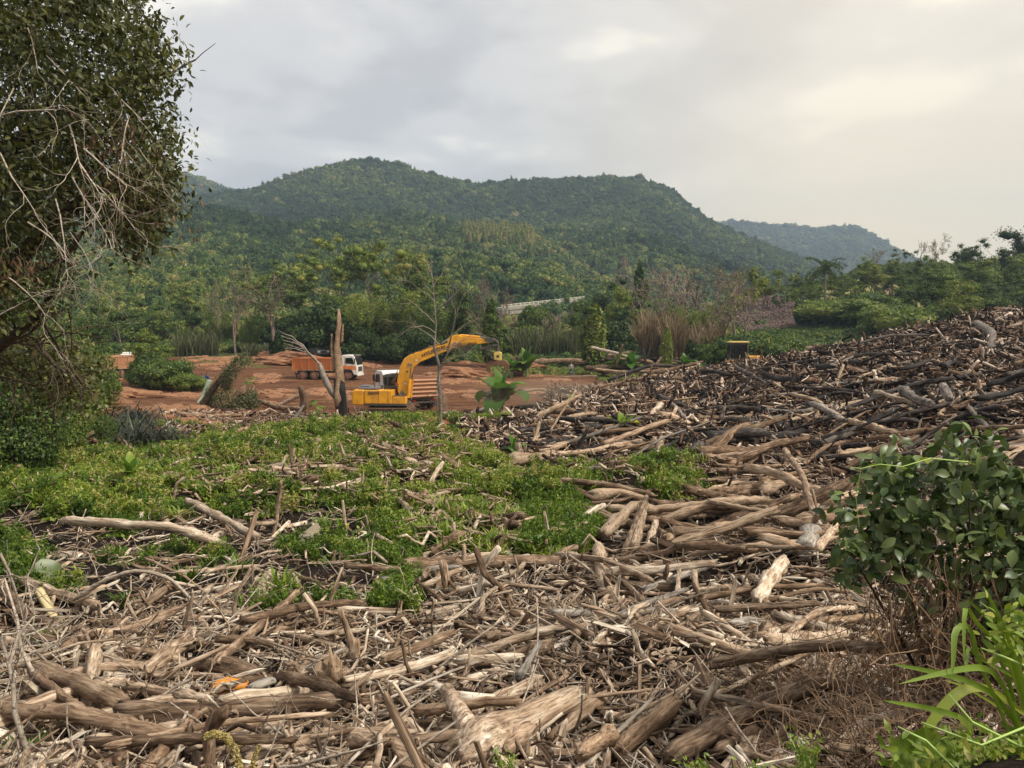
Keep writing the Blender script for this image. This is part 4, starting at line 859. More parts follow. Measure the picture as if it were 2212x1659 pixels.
def compound(X, Y, hpx, label, seed, tint=0.45, D=None, mat=None):
    r = random.Random(seed); b = gp(X, Y) if D is None else gpd(X, D); h = hpx * b.y / F; o = thing('papaya_plant', label, 'plant', tuple(b)); mat = mat or M_GRASS
    MB().tube([(0, 0, -.1), (0.03 * h, 0, h * .5), (0, 0, h * .8)], [0.03 * h, 0.02 * h, 0.015 * h], 6).build('stem', M_STALK, o)
    for i in range(16):
        az = i * 2.4; rr = h * r.uniform(.25, .5); z = h * r.uniform(.35, 1.0); V = []; Fc = []
        for k in range(7):
            a = -2.2 + k * 0.73; V0, F0 = paddle(h * .2, h * .035, .5, n=3); off = len(V)
            V += [(x * math.cos(a) - y * math.sin(a), x * math.sin(a) + y * math.cos(a), z_) for x, y, z_ in V0]; Fc += [tuple(q + off for q in f) for f in F0]
        l = link('leaf', npmesh('leaf', np.array(V), np.array(Fc), mat=mat), o, tint=tint + r.uniform(-.1, .15)); l.location = (rr * math.cos(az), rr * math.sin(az), z); l.rotation_euler = (r.uniform(-.5, .5), r.uniform(.1, .7), az)
compound(688, 912, 48, 'leafy papaya plant with fingered leaves left of the broken snag', 4)
compound(540, 838, 26, 'small papaya sprout on the uprooted stump', 5, .35)
def taro(X, Y, hpx, label, seed, D=None):
    b = gp(X, Y); h = hpx * b.y / F; V = []; Fc = []; n = 14
    for i in range(n):
        a = 2 * math.pi * i / n; rr = h * .45 * (1 - .45 * max(0, math.cos(a)) ** 8) * (1 + .25 * max(0, -math.cos(a)) ** 2); V.append((rr * math.cos(a), rr * math.sin(a) * .85, .06 * h * math.cos(2 * a)))
    V.append((h * .12, 0, -.05 * h)); Fc = [(i, (i + 1) % n, n) for i in range(n)]
    o = thing('taro_plant', label, 'plant', tuple(b)); MB().tube([(0, 0, -.1), (0.05 * h, -.02 * h, h * .55)], [.03 * h, .015 * h], 6).build('stem', M_STALK, o)
    l = link('leaf', npmesh('leaf', np.array(V), None, np.array(Fc), mat=M_BUSH, smooth=True), o, tint=.6); l.location = (.05 * h, -.02 * h, h * .58); l.rotation_euler = (0.9, 0.5, 0.3 + seed)
taro(108, 1262, 58, 'single big heart shaped leaf above the driftwood at the left', 0); taro(262, 1085, 60, 'big round ribbed leaf in the green patch, below the banana plant', 1.3)

# ------------------------------------------------------------------ green cover in the middle ground
def tuft(seed, nb=30, L_=0.5, w=0.018, spread=0.14, mat=None, up=(0.9, 1.45), bend=(0.4, 1.6)):
    r = np.random.default_rng(seed); V = []; Fc = []; o = 0
    for i in range(nb):
        az = r.uniform(0, 6.28); el = r.uniform(*up); ln = L_ * r.uniform(.5, 1.1); p = np.array([r.normal(0, spread * .4), r.normal(0, spread * .4), 0.0]); b = r.uniform(*bend); c, s = math.cos(az), math.sin(az); e = el
        for k in range(5):
            ww = w * (0.6, 1.0, 1.0, .7, .05)[k]; V += [(p[0] - s * ww, p[1] + c * ww, p[2]), (p[0] + s * ww, p[1] - c * ww, p[2])]
            p = p + np.array([c * math.cos(e), s * math.cos(e), math.sin(e)]) * ln / 4; e -= b / 4
            if k: Fc.append((o + 2 * k - 2, o + 2 * k - 1, o + 2 * k + 1, o + 2 * k))
        o += 10
    return npmesh('tuft', np.array(V), np.array(Fc), mat=mat)
def vinepatch(seed, n=46, R=0.35, leaf=0.05, mat=None, hh=0.12):
    r = np.random.default_rng(seed); Pn = np.stack([r.normal(0, R * .5, n), r.normal(0, R * .5, n), r.uniform(0, hh, n)], -1); v, f = leafquads(r, Pn, leaf, 1.6, .75); return npmesh('vine', v, f, mat=mat)
def weed(seed, mat):
    r = np.random.default_rng(seed); mb = MB(); V = []; Pn = []
    for i in range(7):
        a = r.uniform(0, 6.28); d = np.array([math.cos(a) * .4, math.sin(a) * .4, 1]); 
        for t in np.linspace(.25, 1, 9): Pn.append(d * t * r.uniform(.4, .55) + r.normal(0, .03, 3))
    v, f = leafquads(r, np.repeat(np.array(Pn), 3, 0) + r.normal(0, .03, (len(Pn) * 3, 3)), .055, .6, .4); return npmesh('weed', v, f, mat=mat)
TUFTS = proto_collection('strap_tuft', [tuft(i, 16, .5, .03, mat=M_GRASS) for i in range(4)] + [vinepatch(i, 30, .42, .06, mat=M_GRASS, hh=.12) for i in range(3)] + [weed(i, M_GRASS) for i in range(2)])   # 0-3 tuft, 4-6 vine, 7-8 weed
GREEN = [(-500, 960), (60, 975), (230, 1000), (330, 975), (480, 955), (560, 942), (700, 922), (800, 905), (900, 912), (960, 935), (1010, 975), (1110, 1010), (1200, 1022), (1330, 1020), (1400, 1000), (1490, 1005), (1530, 1050), (1480, 1095), (1410, 1075), (1300, 1090), (1240, 1110), (1300, 1150), (1265, 1195), (1180, 1205), (880, 1198), (860, 1150), (740, 1095), (690, 1085), (600, 1100), (540, 1085), (400, 1075), (370, 1115), (130, 1120), (100, 1085), (-500, 1080)]
def front_cover():
    r = np.random.default_rng(90); n = 90000; X = r.uniform(-400, 1600, n); D = np.exp(r.uniform(math.log(12), math.log(46), n)); D = D[r.uniform(size=n) < (D / 46) ** 0.5] if False else D
    x = (X - 1106) / F * D; z = H(x, D); vx, vy = view(x, D, z); jy = vy + 8 * wob(x, D, .9, 6)
    g = inpoly(vx + 8 * wob(x, D, .7, 8) + r.normal(0, 16, n), jy + r.normal(0, 9, n), GREEN) & (r.uniform(size=n) < .8)
    gap = (wob(x, D, .55, 2) > 0.55) & (vx > 350) | (wob(x, D, .8, 2) > 0.55) & (vy > 1020) | (wob(x, D, .35, 5) > .9) | inpoly(vx, vy, [(740, 955), (900, 960), (960, 1010), (900, 1060), (780, 1060), (720, 1010)]) & (r.uniform(size=n) < .62)
    g &= ~gap
    def put(sel, lab, lo, hi, s0, s1, t0, ts, cap, seed):
        q = np.nonzero(sel)[0][:cap]; k = len(q); rr = np.random.default_rng(seed)
        scatter('ground_cover', TUFTS, np.stack([x[q], D[q], z[q]], -1), np.stack([rr.normal(0, .15, k), rr.normal(0, .15, k), rr.uniform(0, 6.28, k)], -1), rr.uniform(s0, s1, k), rr.integers(lo, hi, k), np.clip(t0 + rr.normal(0, ts, k), 0, 1), label=lab)
    left = vx < 560
    u = r.uniform(size=n)
    strap = (wob(x, D, 2.2, 3) + 0.5 * wob(x, D, .8, 4) > 0.55) | ((vy > 1090) & (vx > 850)) | (left & (u < .35))
    yel = inpoly(vx, vy, [(880, 960), (1000, 960), (1100, 1010), (1180, 1060), (1020, 1060), (880, 1030)])
    put(g & strap & ~yel & (u < .75), 'strap leaved green plants covering the mound', 0, 4, .6, 1.15, .68, .17, 9000, 1)
    put(g & ~strap & ~yel, 'dark green vines creeping over the mound', 4, 9, .55, 1.2, .70, .26, 12000, 2)
    put(g & yel & (u < .8), 'yellow green vines on the right flank of the mound', 4, 9, .5, 1.0, .8, .12, 6000, 3)
    yg = inpoly(vx, vy, [(1395, 1005), (1480, 1000), (1530, 1045), (1490, 1090), (1420, 1080)])
    put(yg, 'straggly yellow green grass beside the brown logs', 0, 4, .5, .9, .78, .08, 2500, 4)
    bs = inpoly(vx, vy, [(1140, 1090), (1240, 1080), (1300, 1145), (1260, 1200), (1130, 1205)])
    put(bs, 'fine leaved weeds at the right foot of the mound', 7, 9, .45, .95, .5, .15, 2400, 5)
    # loose vines and small weeds among the foreground wood
    sp = (vy > 1080) & (vy < 1330) & (vx < 900) & (u < .35) & (wob(x, D, 1.0, 5) > 0.1) & ~g
    put(sp, 'scattered small vines between the left driftwood', 4, 9, .35, .9, .5, .15, 2600, 6)
    sp = (vy > 905) & (vy < 1010) & (vx > -300) & (vx < 700) & (u < .3) & ~g & (wob(x, D, 1.4, 2) > 0)
    put(sp, 'patchy weeds on the bare red earth', 4, 9, .5, 1.2, .6, .15, 900, 7)
    lb = (vx < 300) & (vy > 700) & (vy < 1010) & ~g
    put(lb & (u < .5), 'tangle of weeds on the shaded left bank', 4, 9, .5, 1.0, .5, .22, 4000, 8)
    rg = (wob(x, D, 3, 2) > .3) & (D > 36) & (vx > 820) & (vx < 1120) & (vy > 885) & (vy < 925)
    put(rg, 'pale weeds around the cut stumps', 4, 9, .5, 1.1, .72, .1, 600, 9)
front_cover()
TM = {'s': [tuft(40 + i, 46, .62, .024, .2, M_GRASS, (0.7, 1.4), (.2, 1.0)) for i in range(3)], 'p': [tuft(50 + i, 190, 1.3, .013, .8, M_PURPLE, (0.8, 1.5), (1.2, 2.6)) for i in range(2)]}
def strap(X, Y, hpx, label, tint=.5, group=None, name='strap_leaf_plant', key='s', i=0, D=None):
    b = gp(X, Y) if D is None else gpd(X, D); h = hpx * b.y / F; o = link(name, TM[key][i % len(TM[key])], tint=tint); s = h / (.62 if key == 's' else 1.1); o.scale = (s * 1.1, s * 1.1, s); o.location = b; o.rotation_euler = (0, 0, i * 1.7)
    return tag(o, label, 'plant' if key == 's' else 'grass clump', group)
for i, (X, Y, h, lab) in enumerate([(405, 1262, 60, 'strap leaved plant left of the curved bare limb top'), (510, 1248, 62, 'strap leaved tuft left of the largest one'), (605, 1290, 85, 'largest strap leaved tuft in the driftwood'), (270, 1310, 50, 'green tuft under the curved bare limb'), (455, 1225, 40, 'small tuft between two strap leaved plants'),
   (765, 1310, 50, 'tuft by the pale holed branch'), (890, 1255, 56, 'tuft at the left end of the long horizontal log'), (910, 1290, 40, 'small tuft below the left end of the long horizontal log'), (560, 1330, 40, 'tuft behind the splintered diagonal pole'), (1015, 1120, 55, 'tall strap tuft at the foot of the mound'), (960, 1185, 62, 'dense strap tuft just above the long horizontal log'), (1060, 1190, 66, 'dense strap tuft right of the middle of the long log'),
   (900, 1180, 50, 'strap tuft left of the dense one above the long log'), (700, 1150, 50, 'strap tuft by the plywood sheet'), (10, 1560, 60, 'green blades at the left edge below the big logs'), (60, 1640, 80, 'bright bladed plant in the bottom left corner'), (95, 1400, 50, 'tuft beside the thin leaning stick at the left'), (720, 1330, 34, 'little tuft right of the splintered pole')]):
    strap(X, Y, h, lab, .5 + .1 * ((i * 7) % 3 - 1), 'strap leaved plants', i=i)
for i, (X, Y, h, lab) in enumerate([(260, 945, 85, 'dark purple grass clump, the leftmost part of the arching grass'), (305, 965, 95, 'dark purple arching grass clump in front of the red earth'), (345, 975, 80, 'purple grass clump with silvery blades, the right one'), (285, 915, 70, 'purple grass clump at the back with upright stalks')]):
    strap(X, Y, h, lab, .4, 'dark arching grasses', 'arching_grass', 'p', i)
# ------------------------------------------------------------------ driftwood logs
def logmesh(name, pts, r0, r1, seed, mat, k=12, jag=0.8, rough=0.10, stub=0, square=False):
    """one log along the polyline pts (local), radius r0 to r1, broken ends"""
    r = np.random.default_rng(seed); P_ = np.array([tuple(p) for p in pts], float)
    seg = np.linalg.norm(np.diff(P_, axis=0), axis=1); cum = np.concatenate([[0], np.cumsum(seg)]); Ln = cum[-1]
    n = int(np.clip(Ln / (max(r0, .03) * 1.3), 6, 26)); t = np.linspace(0, Ln, n); C = np.stack([np.interp(t, cum, P_[:, i]) for i in range(3)], -1)
    for _ in range(2): C[1:-1] = (C[:-2] + 2 * C[1:-1] + C[2:]) / 4
    rr = np.interp(t, [0, Ln], [r0, r1]); C[1:-1] += r.normal(0, .10, (n - 2, 3)) * rr[1:-1, None] * (0 if square else 1)
    rr = rr * (1 + r.normal(0, .05, n)); 
    for _ in range(r.integers(0, 3)): i = r.integers(0, n); rr = rr * (1 + .3 * np.exp(-((np.arange(n) - i) / 1.0) ** 2))
    th = np.arange(k) / k * 2 * math.pi; ph = r.uniform(0, 6.28, 4); prof = 1 + rough * (np.sin(2 * th + ph[0]) + .7 * np.sin(3 * th + ph[1]) + .6 * np.sin(5 * th + ph[2]))
    if square: prof = 1 / np.maximum(np.abs(np.cos(th)) * .45 + 1e-6, np.abs(np.sin(th)) * 1.0); prof = np.minimum(prof, 2.0) * .8
    V = []; u = None
    for i in range(n):
        d = C[min(i + 1, n - 1)] - C[max(i - 1, 0)]; d /= np.linalg.norm(d) + 1e-9
        if u is None: u = np.cross(d, [0.13, 0.2, 1.0]); u /= np.linalg.norm(u)
        u = u - d * u.dot(d); u /= np.linalg.norm(u); w = np.cross(d, u); tw = 0 if square else .25 * i / n
        q = rr[i] * prof * (1 + (0 if square else r.normal(0, .045, k)))
        off = np.zeros(k)
        if i in (0, n - 1): off = r.normal(0, jag * .5, k) * rr[i] * (1 if i else -1) + (1 if i else -1) * r.uniform(0, .3) * rr[i]; q = q * r.uniform(.55, .95)
        if i in (1, n - 2): q = q * 1.0
        V.append(C[i] + np.outer(np.cos(th + tw) * q, u) + np.outer(np.sin(th + tw) * q, w) + np.outer(off, d))
    V = np.concatenate(V); a = np.arange(n - 1)[:, None] * k + np.arange(k)[None]; b = np.arange(n - 1)[:, None] * k + (np.arange(k)[None] + 1) % k
    F4 = np.stack([a, b, b + k, a + k], -1).reshape(-1, 4); c0, c1 = len(V), len(V) + 1
    ce = C[[0, -1]].copy(); dd = C[1] - C[0]; dd /= np.linalg.norm(dd); ce[0] += dd * rr[0] * .35; dd = C[-1] - C[-2]; dd /= np.linalg.norm(dd); ce[1] -= dd * rr[-1] * .35
    V = np.concatenate([V, ce]); j = np.arange(k); F3 = np.concatenate([np.stack([np.full(k, c0), (j + 1) % k, j], -1), np.stack([np.full(k, c1), (n - 1) * k + j, (n - 1) * k + (j + 1) % k], -1)])
    if stub:
        for s_ in range(stub):
            i = r.integers(n // 4, max(n // 4 + 1, 3 * n // 4)); d = C[i + 1] - C[i]; d /= np.linalg.norm(d); a_ = np.cross(d, r.normal(size=3)); a_ /= np.linalg.norm(a_); a_[2] = abs(a_[2]); e = a_ + d * .6; e /= np.linalg.norm(e)
            mb = MB().tube([C[i] + e * rr[i] * .3, C[i] + e * rr[i] * 1.7, C[i] + e * rr[i] * (2.2 + r.uniform(0, 2)) + r.normal(0, .2, 3) * rr[i]], [rr[i] * .5, rr[i] * .36, rr[i] * .26], 7)
            o = len(V); V = np.concatenate([V, np.array(mb.v)]); q4 = [f for f in mb.f if len(f) == 4]; F4 = np.concatenate([F4, np.array(q4) + o])
            for f in mb.f:
                if len(f) > 4: F3 = np.concatenate([F3, np.array([(f[0], f[m], f[m + 1]) for m in range(1, len(f) - 1)]) + o])
    m = npmesh(name, V, F4, F3, mat, smooth=not square)
    return m
WMAT = {'d': M_DRIFT, 'b': M_BROWN, 'c': M_CHAR, 'g': M_GREYBARK, 'p': M_DEADTWIG}
def put_log(pts, r0, r1, label, mat, tint, seed, group=None, name='driftwood_log', cat='log', **kw):
    c = sum(pts, Vector()) / len(pts); d = (pts[-1] - pts[0]); q = d.to_track_quat('X', 'Z'); qi = q.inverted()
    m = logmesh(name, [qi @ (p - c) for p in pts], r0, r1, seed, mat, **kw); o = link(name, m, tint=tint); o.location = c; o.rotation_mode = 'QUATERNION'; o.rotation_quaternion = q
    tag(o, label, cat, group); return o
# (points in view columns/rows, width, material, tint, lift, upright, label)
LOGS = [
 ([(980, 1640), (1110, 1570), (1238, 1505)], 78, 'd', .72, .10, 0, 'thickest pale log, with a broken knot, lying diagonally at the bottom', 1),
 ([(75, 1447), (160, 1470), (264, 1520)], 42, 'b', .78, .3, 0, 'thick brown log with a rounded end above the forked trunk', 0),
 ([(264, 1535), (420, 1545), (560, 1530), (768, 1512)], 54, 'd', .42, .12, 0, 'long thick brown trunk lying level across the lower left', 0),
 ([(-60, 1532), (139, 1537), (270, 1565), (400, 1603)], 38, 'b', .72, .34, 0, 'forked muddy trunk running in from the left edge', 0),
 ([(70, 1452), (120, 1490), (190, 1545)], 18, 'b', .7, .5, 0, 'lichen spotted arm of the forked muddy trunk', 0),
 ([(205, 1472), (320, 1488), (452, 1510)], 20, 'd', .7, .32, 0, 'slim pale pole lying on the long brown trunk', 1),
 ([(540, 1486), (650, 1455), (750, 1402)], 19, 'g', .8, .26, 0, 'grey lichened pole curving up towards the leaning post', 0),
 ([(466, 1430), (560, 1352), (655, 1268)], 17, 'd', .5, .55, 0, 'splintered diagonal pole rising right of the big cut block', 0),
 ([(411, 1432), (480, 1436), (562, 1460)], 30, 'd', .5, .12, 0, 'stout broken log beside the orange painted chunk', 0),
 ([(314, 1452), (368, 1408), (424, 1362)], 30, 'd', .6, .25, 0, 'big cut block with a dark flat end', 0),
 ([(417, 1316), (560, 1356), (742, 1400)], 14, 'd', .62, .22, 0, 'long weathered beam slanting down from the curved bare limb', 0),
 ([(160, 1296), (230, 1250), (299, 1231), (368, 1248), (428, 1312)], 9.5, 'p', .6, .25, 0, 'curved bare limb arching over green tufts', 0),
 ([(49, 1252), (120, 1280), (215, 1308)], 20, 'd', .66, .15, 0, 'pale log with dark spots under the curved bare limb', 0),
 ([(-20, 1240), (52, 1325)], 24, 'd', .5, .2, 0, 'brown log pointing down at the left edge', 0),
 ([(503, 1518), (452, 1568), (448, 1690)], 27, 'b', .66, .0, 2, 'bent broken post standing in the lower left foreground', 0),
 ([(312, 1665), (376, 1600), (437, 1535)], 26, 'b', .5, .25, 0, 'dark mossy pole leaning left of the bent broken post', 0),
 ([(345, 1665), (392, 1615), (440, 1582)], 20, 'd', .7, .2, 0, 'pale crooked pole at the foot of the bent broken post', 0),
 ([(505, 1570), (560, 1566), (613, 1563)], 38, 'd', .8, .15, 0, 'short pinkish chunk of split wood', 0),
 ([(533, 1640), (600, 1615), (665, 1598)], 28, 'd', .74, .12, 0, 'pale gnarled log below the short pinkish chunk', 1),
 ([(153, 1358), (180, 1390), (214, 1422)], 15, 'd', .55, .3, 0, 'short pole leaning next to the yellow plank', 0),
 ([(740, 1313), (756, 1380), (770, 1455)], 14, 'd', .62, .0, 2, 'tall split post standing left of centre in the driftwood', 0),
 ([(768, 1385), (772, 1450)], 12, 'b', .9, .0, 2, 'orange brown post tucked behind the tall split post', 0),
 ([(222, 1662), (270, 1628), (325, 1608)], 32, 'd', .55, .15, 0, 'thick splintered log at the bottom, left of the mossy pole', 0),
 ([(100, 1680), (130, 1625), (168, 1572)], 44, 'b', .6, .0, 2, 'broad split slab standing at the lower left', 0),
 ([(139, 1124), (250, 1130), (375, 1138), (482, 1176)], 21, 'd', .82, .45, 0, 'long pale bent trunk with peeling bark in front of the green patch', 0),
 ([(403, 1081), (480, 1120), (556, 1160)], 16, 'd', .8, .3, 0, 'straight pale pole slanting behind the long pale bent trunk', 0),
 ([(611, 1037), (602, 1090), (590, 1155)], 9, 'd', .6, 0, 2, 'thin post standing in the vines left of the plywood', 0),
 ([(-40, 958), (60, 962), (145, 978)], 15, 'c', .75, .3, 0, 'dark rotten log under the left bank, pale on top', 0),
 ([(-30, 985), (5, 994), (42, 1014)], 20, 'b', .7, .25, 0, 'brown log end at the left edge below the rotten log', 0),
 ([(-30, 930), (40, 920)], 12, 'd', .7, .3, 0, 'grey branch end above the rotten log at the left edge', 0),
 ([(130, 925), (122, 960), (118, 1000)], 7, 'g', .5, 0, 2, 'thin grey stake left of the purple grass', 0),
 ([(222, 930), (255, 945), (290, 980)], 13, 'd', .6, .2, 0, 'angled log in front of the purple grass', 0),
 ([(200, 945), (222, 930)], 13, 'b', .6, .2, 0, 'short brown end of the angled log by the purple grass', 0),
 ([(226, 958), (262, 985)], 4.5, 'p', .9, .2, 0, 'white stick crossing in front of the purple grass', 0),
 ([(378, 893), (430, 898), (522, 897)], 9, 'b', .62, .15, 0, 'wavy brown log lying on the red earth in front of the vine heap', 0),
 ([(330, 880), (395, 915)], 5, 'd', .6, .15, 0, 'slim pole pointing at the wavy brown log', 0),
 ([(500, 905), (560, 908)], 7, 'b', .5, .1, 0, 'short brown log right of the wavy brown one', 0),
 ([(560, 866), (600, 880), (650, 882)], 10, 'b', .65, .2, 0, 'curved log right of the uprooted stump', 0),
 ([(605, 935), (640, 900), (660, 870)], 7, 'c', .8, .3, 0, 'dark thin log leaning in the debris left of the papaya', 0),
 ([(560, 920), (600, 930), (650, 918)], 8, 'd', .5, .2, 0, 'log lying flat in the debris left of the papaya', 0),
 ([(650, 835), (662, 870), (650, 890)], 12, 'b', .45, 0, 2, 'curled root standing in the debris left of the broken snag', 0),
 ([(600, 875), (650, 850)], 6, 'd', .6, .2, 0, 'pale root running to the curled root', 0),
 ([(870, 1218), (1080, 1214), (1292, 1212)], 27, 'd', .42, .22, 0, 'long horizontal log below the strap leaved tufts', 0),
 ([(1202, 1197), (1310, 1210), (1410, 1256)], 13, 'd', .66, .5, 0, 'smooth tan limb crossing the upright trunk', 0),
 ([(1330, 1212), (1410, 1200), (1448, 1192), (1472, 1172)], 15, 'd', .6, .4, 0, 'tan limb with an upturned end', 0),
 ([(1294, 1180), (1303, 1262), (1352, 1322)], 30, 'b', .98, .3, 0, 'smooth orange tan trunk under the crossing limbs', 0),
 ([(1320, 1225), (1390, 1300)], 14, 'd', .6, .6, 0, 'flat board leaning over the orange tan trunk', 0),
 ([(1268, 1328), (1310, 1290), (1375, 1226)], 10, 'b', .95, .45, 0, 'thin orange stick leaning on the orange tan trunk', 0),
 ([(1440, 1215), (1429, 1285)], 13, 'd', .38, 0, 2, 'square brown stake behind the white stick', 0),
 ([(1001, 1178), (1001, 1246)], 10, 'd', .62, 0, 2, 'narrow board standing behind the long horizontal log', 0),
 ([(955, 1208), (962, 1250), (976, 1300)], 18, 'd', .62, 0, 2, 'split stump standing in front of the long horizontal log', 0),
 ([(841, 1508), (935, 1466), (1032, 1429)], 6.5, 'p', 1.0, .5, 0, 'long white stick lying left of the carved pale log', 0),
 ([(1206, 1387), (1330, 1340), (1465, 1303)], 6.5, 'p', 1.0, .55, 0, 'long white stick slanting up to the right of the arched limb', 0),
 ([(1050, 1376), (1115, 1352), (1168, 1300)], 13, 'd', .55, .5, 0, 'left leg of the arched limb', 0),
 ([(1168, 1300), (1200, 1330), (1252, 1370)], 14, 'd', .6, .5, 0, 'right leg of the arched limb', 0),
 ([(985, 1424), (1050, 1426), (1126, 1418)], 25, 'd', .86, .25, 0, 'pale hollowed log near the centre of the driftwood', 0),
 ([(744, 1472), (859, 1450), (975, 1414)], 23, 'd', .84, .2, 0, 'pale rounded log right of the tall split post', 0),
 ([(1122, 1460), (1142, 1428), (1166, 1390)], 17, 'g', .9, .4, 0, 'cracked grey log standing at an angle by the pale hollowed log', 0),
 ([(1275, 1362), (1380, 1310), (1485, 1272)], 14, 'g', .75, .3, 0, 'long grey branch running towards the pale upright board', 0),
 ([(1012, 1536), (1090, 1505), (1165, 1468)], 30, 'd', .7, .12, 0, 'thick tan log above the thickest pale log', 0),
 ([(1266, 1656), (1330, 1585), (1410, 1508)], 10, 'p', .75, .45, 0, 'pale straight pole parallel to the bark covered trunk', 0),
 ([(1335, 1625), (1400, 1570), (1462, 1514)], 46, 'b', .62, .12, 0, 'bark covered trunk in the dead twigs at lower right', 0),
 ([(1190, 1600), (1250, 1540), (1310, 1500)], 28, 'b', .75, .1, 0, 'brown log left of the pale straight pole', 0),
 ([(1242, 1510), (1320, 1500), (1408, 1490)], 8, 'd', .6, .35, 0, 'thin bent stick above the bark covered trunk', 0),
 ([(1440, 1640), (1600, 1545), (1762, 1474)], 48, 'd', .5, .22, 0, 'long thick log at the lower right, under the dead vines', 0),
 ([(1545, 1625), (1585, 1600), (1634, 1575)], 23, 'd', .52, .3, 0, 'smaller log tucked under the long thick one', 0),
 ([(1588, 1680), (1605, 1640), (1632, 1598)], 42, 'd', .6, .2, 0, 'short stout log pointing at the viewer, lower right', 0),
 ([(1580, 1455), (1598, 1390), (1628, 1316)], 32, 'd', .4, 0, 2, 'thick weathered post rising out of the dead vines', 0),
 ([(1684, 1392), (1730, 1345), (1778, 1316), (1850, 1314)], 14, 'd', .7, .3, 0, 'curved pale limb running under the dark bush', 0),
 ([(1634, 1298), (1660, 1255), (1694, 1210)], 29, 'd', .85, .4, 0, 'pale splintered log pointing up behind the brown broken branch', 0),
 ([(1681, 1336), (1640, 1290), (1612, 1270)], 18, 'b', .72, .6, 0, 'brown broken branch lying across the pale splintered log', 0),
 ([(1612, 1270), (1595, 1262), (1580, 1240)], 6, 'p', .8, .7, 0, 'white tip of the brown broken branch', 0),
 ([(1490, 1270), (1497, 1202)], 28, 'd', .9, 0, 2, 'broad pale board standing upright right of centre', 0),
 ([(1679, 1618), (1725, 1540), (1758, 1447)], 6, 'b', .75, .5, 0, 'thin dark stick leaning across the long thick log', 0),
 ([(1640, 1158), (1680, 1168), (1728, 1184)], 21, 'b', .85, .35, 0, 'brown cut log end beside the grey spotted trunk', 0),
 ([(1303, 1156), (1335, 1122), (1372, 1088)], 27, 'b', 1.0, .3, 0, 'smooth tan trunk leaning on the stump at the mound', 0),
 ([(1347, 1197), (1372, 1130), (1398, 1070)], 12, 'd', .5, .4, 0, 'twisted root pole right of the smooth tan trunk', 0),
 ([(1366, 1188), (1380, 1140), (1392, 1085)], 24, 'd', .65, .15, 0, 'fluted pale trunk in the fan of poles', 0),
 ([(1399, 1190), (1408, 1155), (1418, 1124)], 17, 'd', .75, .2, 0, 'short flaking pole, rightmost of the fan of poles', 0),
 ([(1389, 1032), (1390, 1050), (1394, 1070)], 17, 'd', .8, 0, 2, 'pale broken stump top above the fan of poles', 0),
 ([(1465, 1160), (1570, 1158), (1688, 1142)], 20, 'b', .62, .35, 0, 'long brown log lying level right of the fan of poles', 0),
 ([(1531, 1083), (1620, 1100), (1716, 1113)], 12, 'b', .92, .5, 0, 'tan pole across the dark hollow', 0),
 ([(1694, 972), (1732, 1022), (1760, 1118)], 13, 'b', .8, .8, 0, 'bent pole with a burnt tip rising over the tan logs', 0),
 ([(1611, 1008), (1680, 1022), (1739, 1052), (1830, 1082)], 18, 'b', .9, .4, 0, 'long tan root like log descending to the dark bush', 0),
 ([(1740, 1188), (1755, 1140), (1780, 1092)], 35, 'g', .85, .25, 0, 'grey spotted trunk left of the dark bush', 0),
 ([(1764, 1188), (1790, 1155), (1822, 1120)], 21, 'b', 1.0, .2, 0, 'orange tan log right of the grey spotted trunk', 0),
 ([(1646, 1100), (1690, 1080), (1740, 1068)], 15, 'b', .8, .4, 0, 'brown log above the level brown log', 0),
 ([(1427, 1122), (1470, 1135), (1530, 1144)], 14, 'b', .55, .35, 0, 'dark brown log right above the fan of poles', 0),
 ([(1465, 1182), (1540, 1180), (1610, 1186)], 15, 'b', .6, .25, 0, 'brown log just below the long level one', 0),
 ([(1540, 1138), (1640, 1125), (1690, 1095)], 14, 'b', .85, .45, 0, 'tan log sloping up to the grey spotted trunk', 0),
 ([(1364, 1010), (1370, 970), (1379, 926)], 19, 'c', .75, 0, 2, 'thick charred post standing at the edge of the grass', 0),
 ([(1569, 1088), (1576, 1050)], 16, 'b', .85, 0, 2, 'round tan stump in the dark hollow', 0),
 ([(1240, 1102), (1300, 1106)], 13, 'd', .4, .3, 0, 'cut log end left of the smooth tan trunk', 0),
 ([(1120, 960), (1128, 1000)], 18, 'd', .6, 0, 2, 'shaggy pale stump right of the blueish banana plant', 0),
 ([(1040, 975), (1085, 1000), (1130, 1020)], 5, 'p', .8, .3, 0, 'white branch lying at the right edge of the mound', 0),
 ([(930, 915), (936, 880)], 16, 'd', .75, 0, 2, 'broken pale stump in front of the thin dead tree', 0),
 ([(845, 910), (850, 880)], 11, 'g', .7, 0, 2, 'grey burnt stump in front of the excavator', 0),
 ([(980, 905), (1040, 885), (1075, 872)], 10, 'c', .85, .4, 0, 'half burnt log with a pale top, pointing at the large banana plant', 0),
 ([(880, 925), (930, 900), (985, 888)], 8, 'd', .7, .3, 0, 'pale log sloping up behind the mound', 0),
 # charred heap
 ([(1640, 761), (1680, 764), (1720, 766)], 8, 'c', .3, .5, 0, 'black log sticking out beside the dozer cab', 0),
 ([(1660, 773), (1730, 788), (1800, 796)], 10, 'c', .35, .5, 0, 'long black log sloping down right of the dozer', 0),
 ([(1646, 806), (1680, 819), (1748, 819)], 11, 'c', .5, .4, 0, 'black log with a white burnt edge below the long sloping one', 0),
 ([(1747, 757), (1810, 774), (1858, 784)], 8, 'c', .4, .5, 0, 'left half of the V of black logs', 0), ([(1858, 784), (1911, 763)], 7, 'c', .45, .6, 0, 'right half of the V of black logs', 0),
 ([(1942, 798), (1980, 790), (2020, 773)], 8, 'c', .3, .4, 0, 'black log right of the V of black logs', 0),
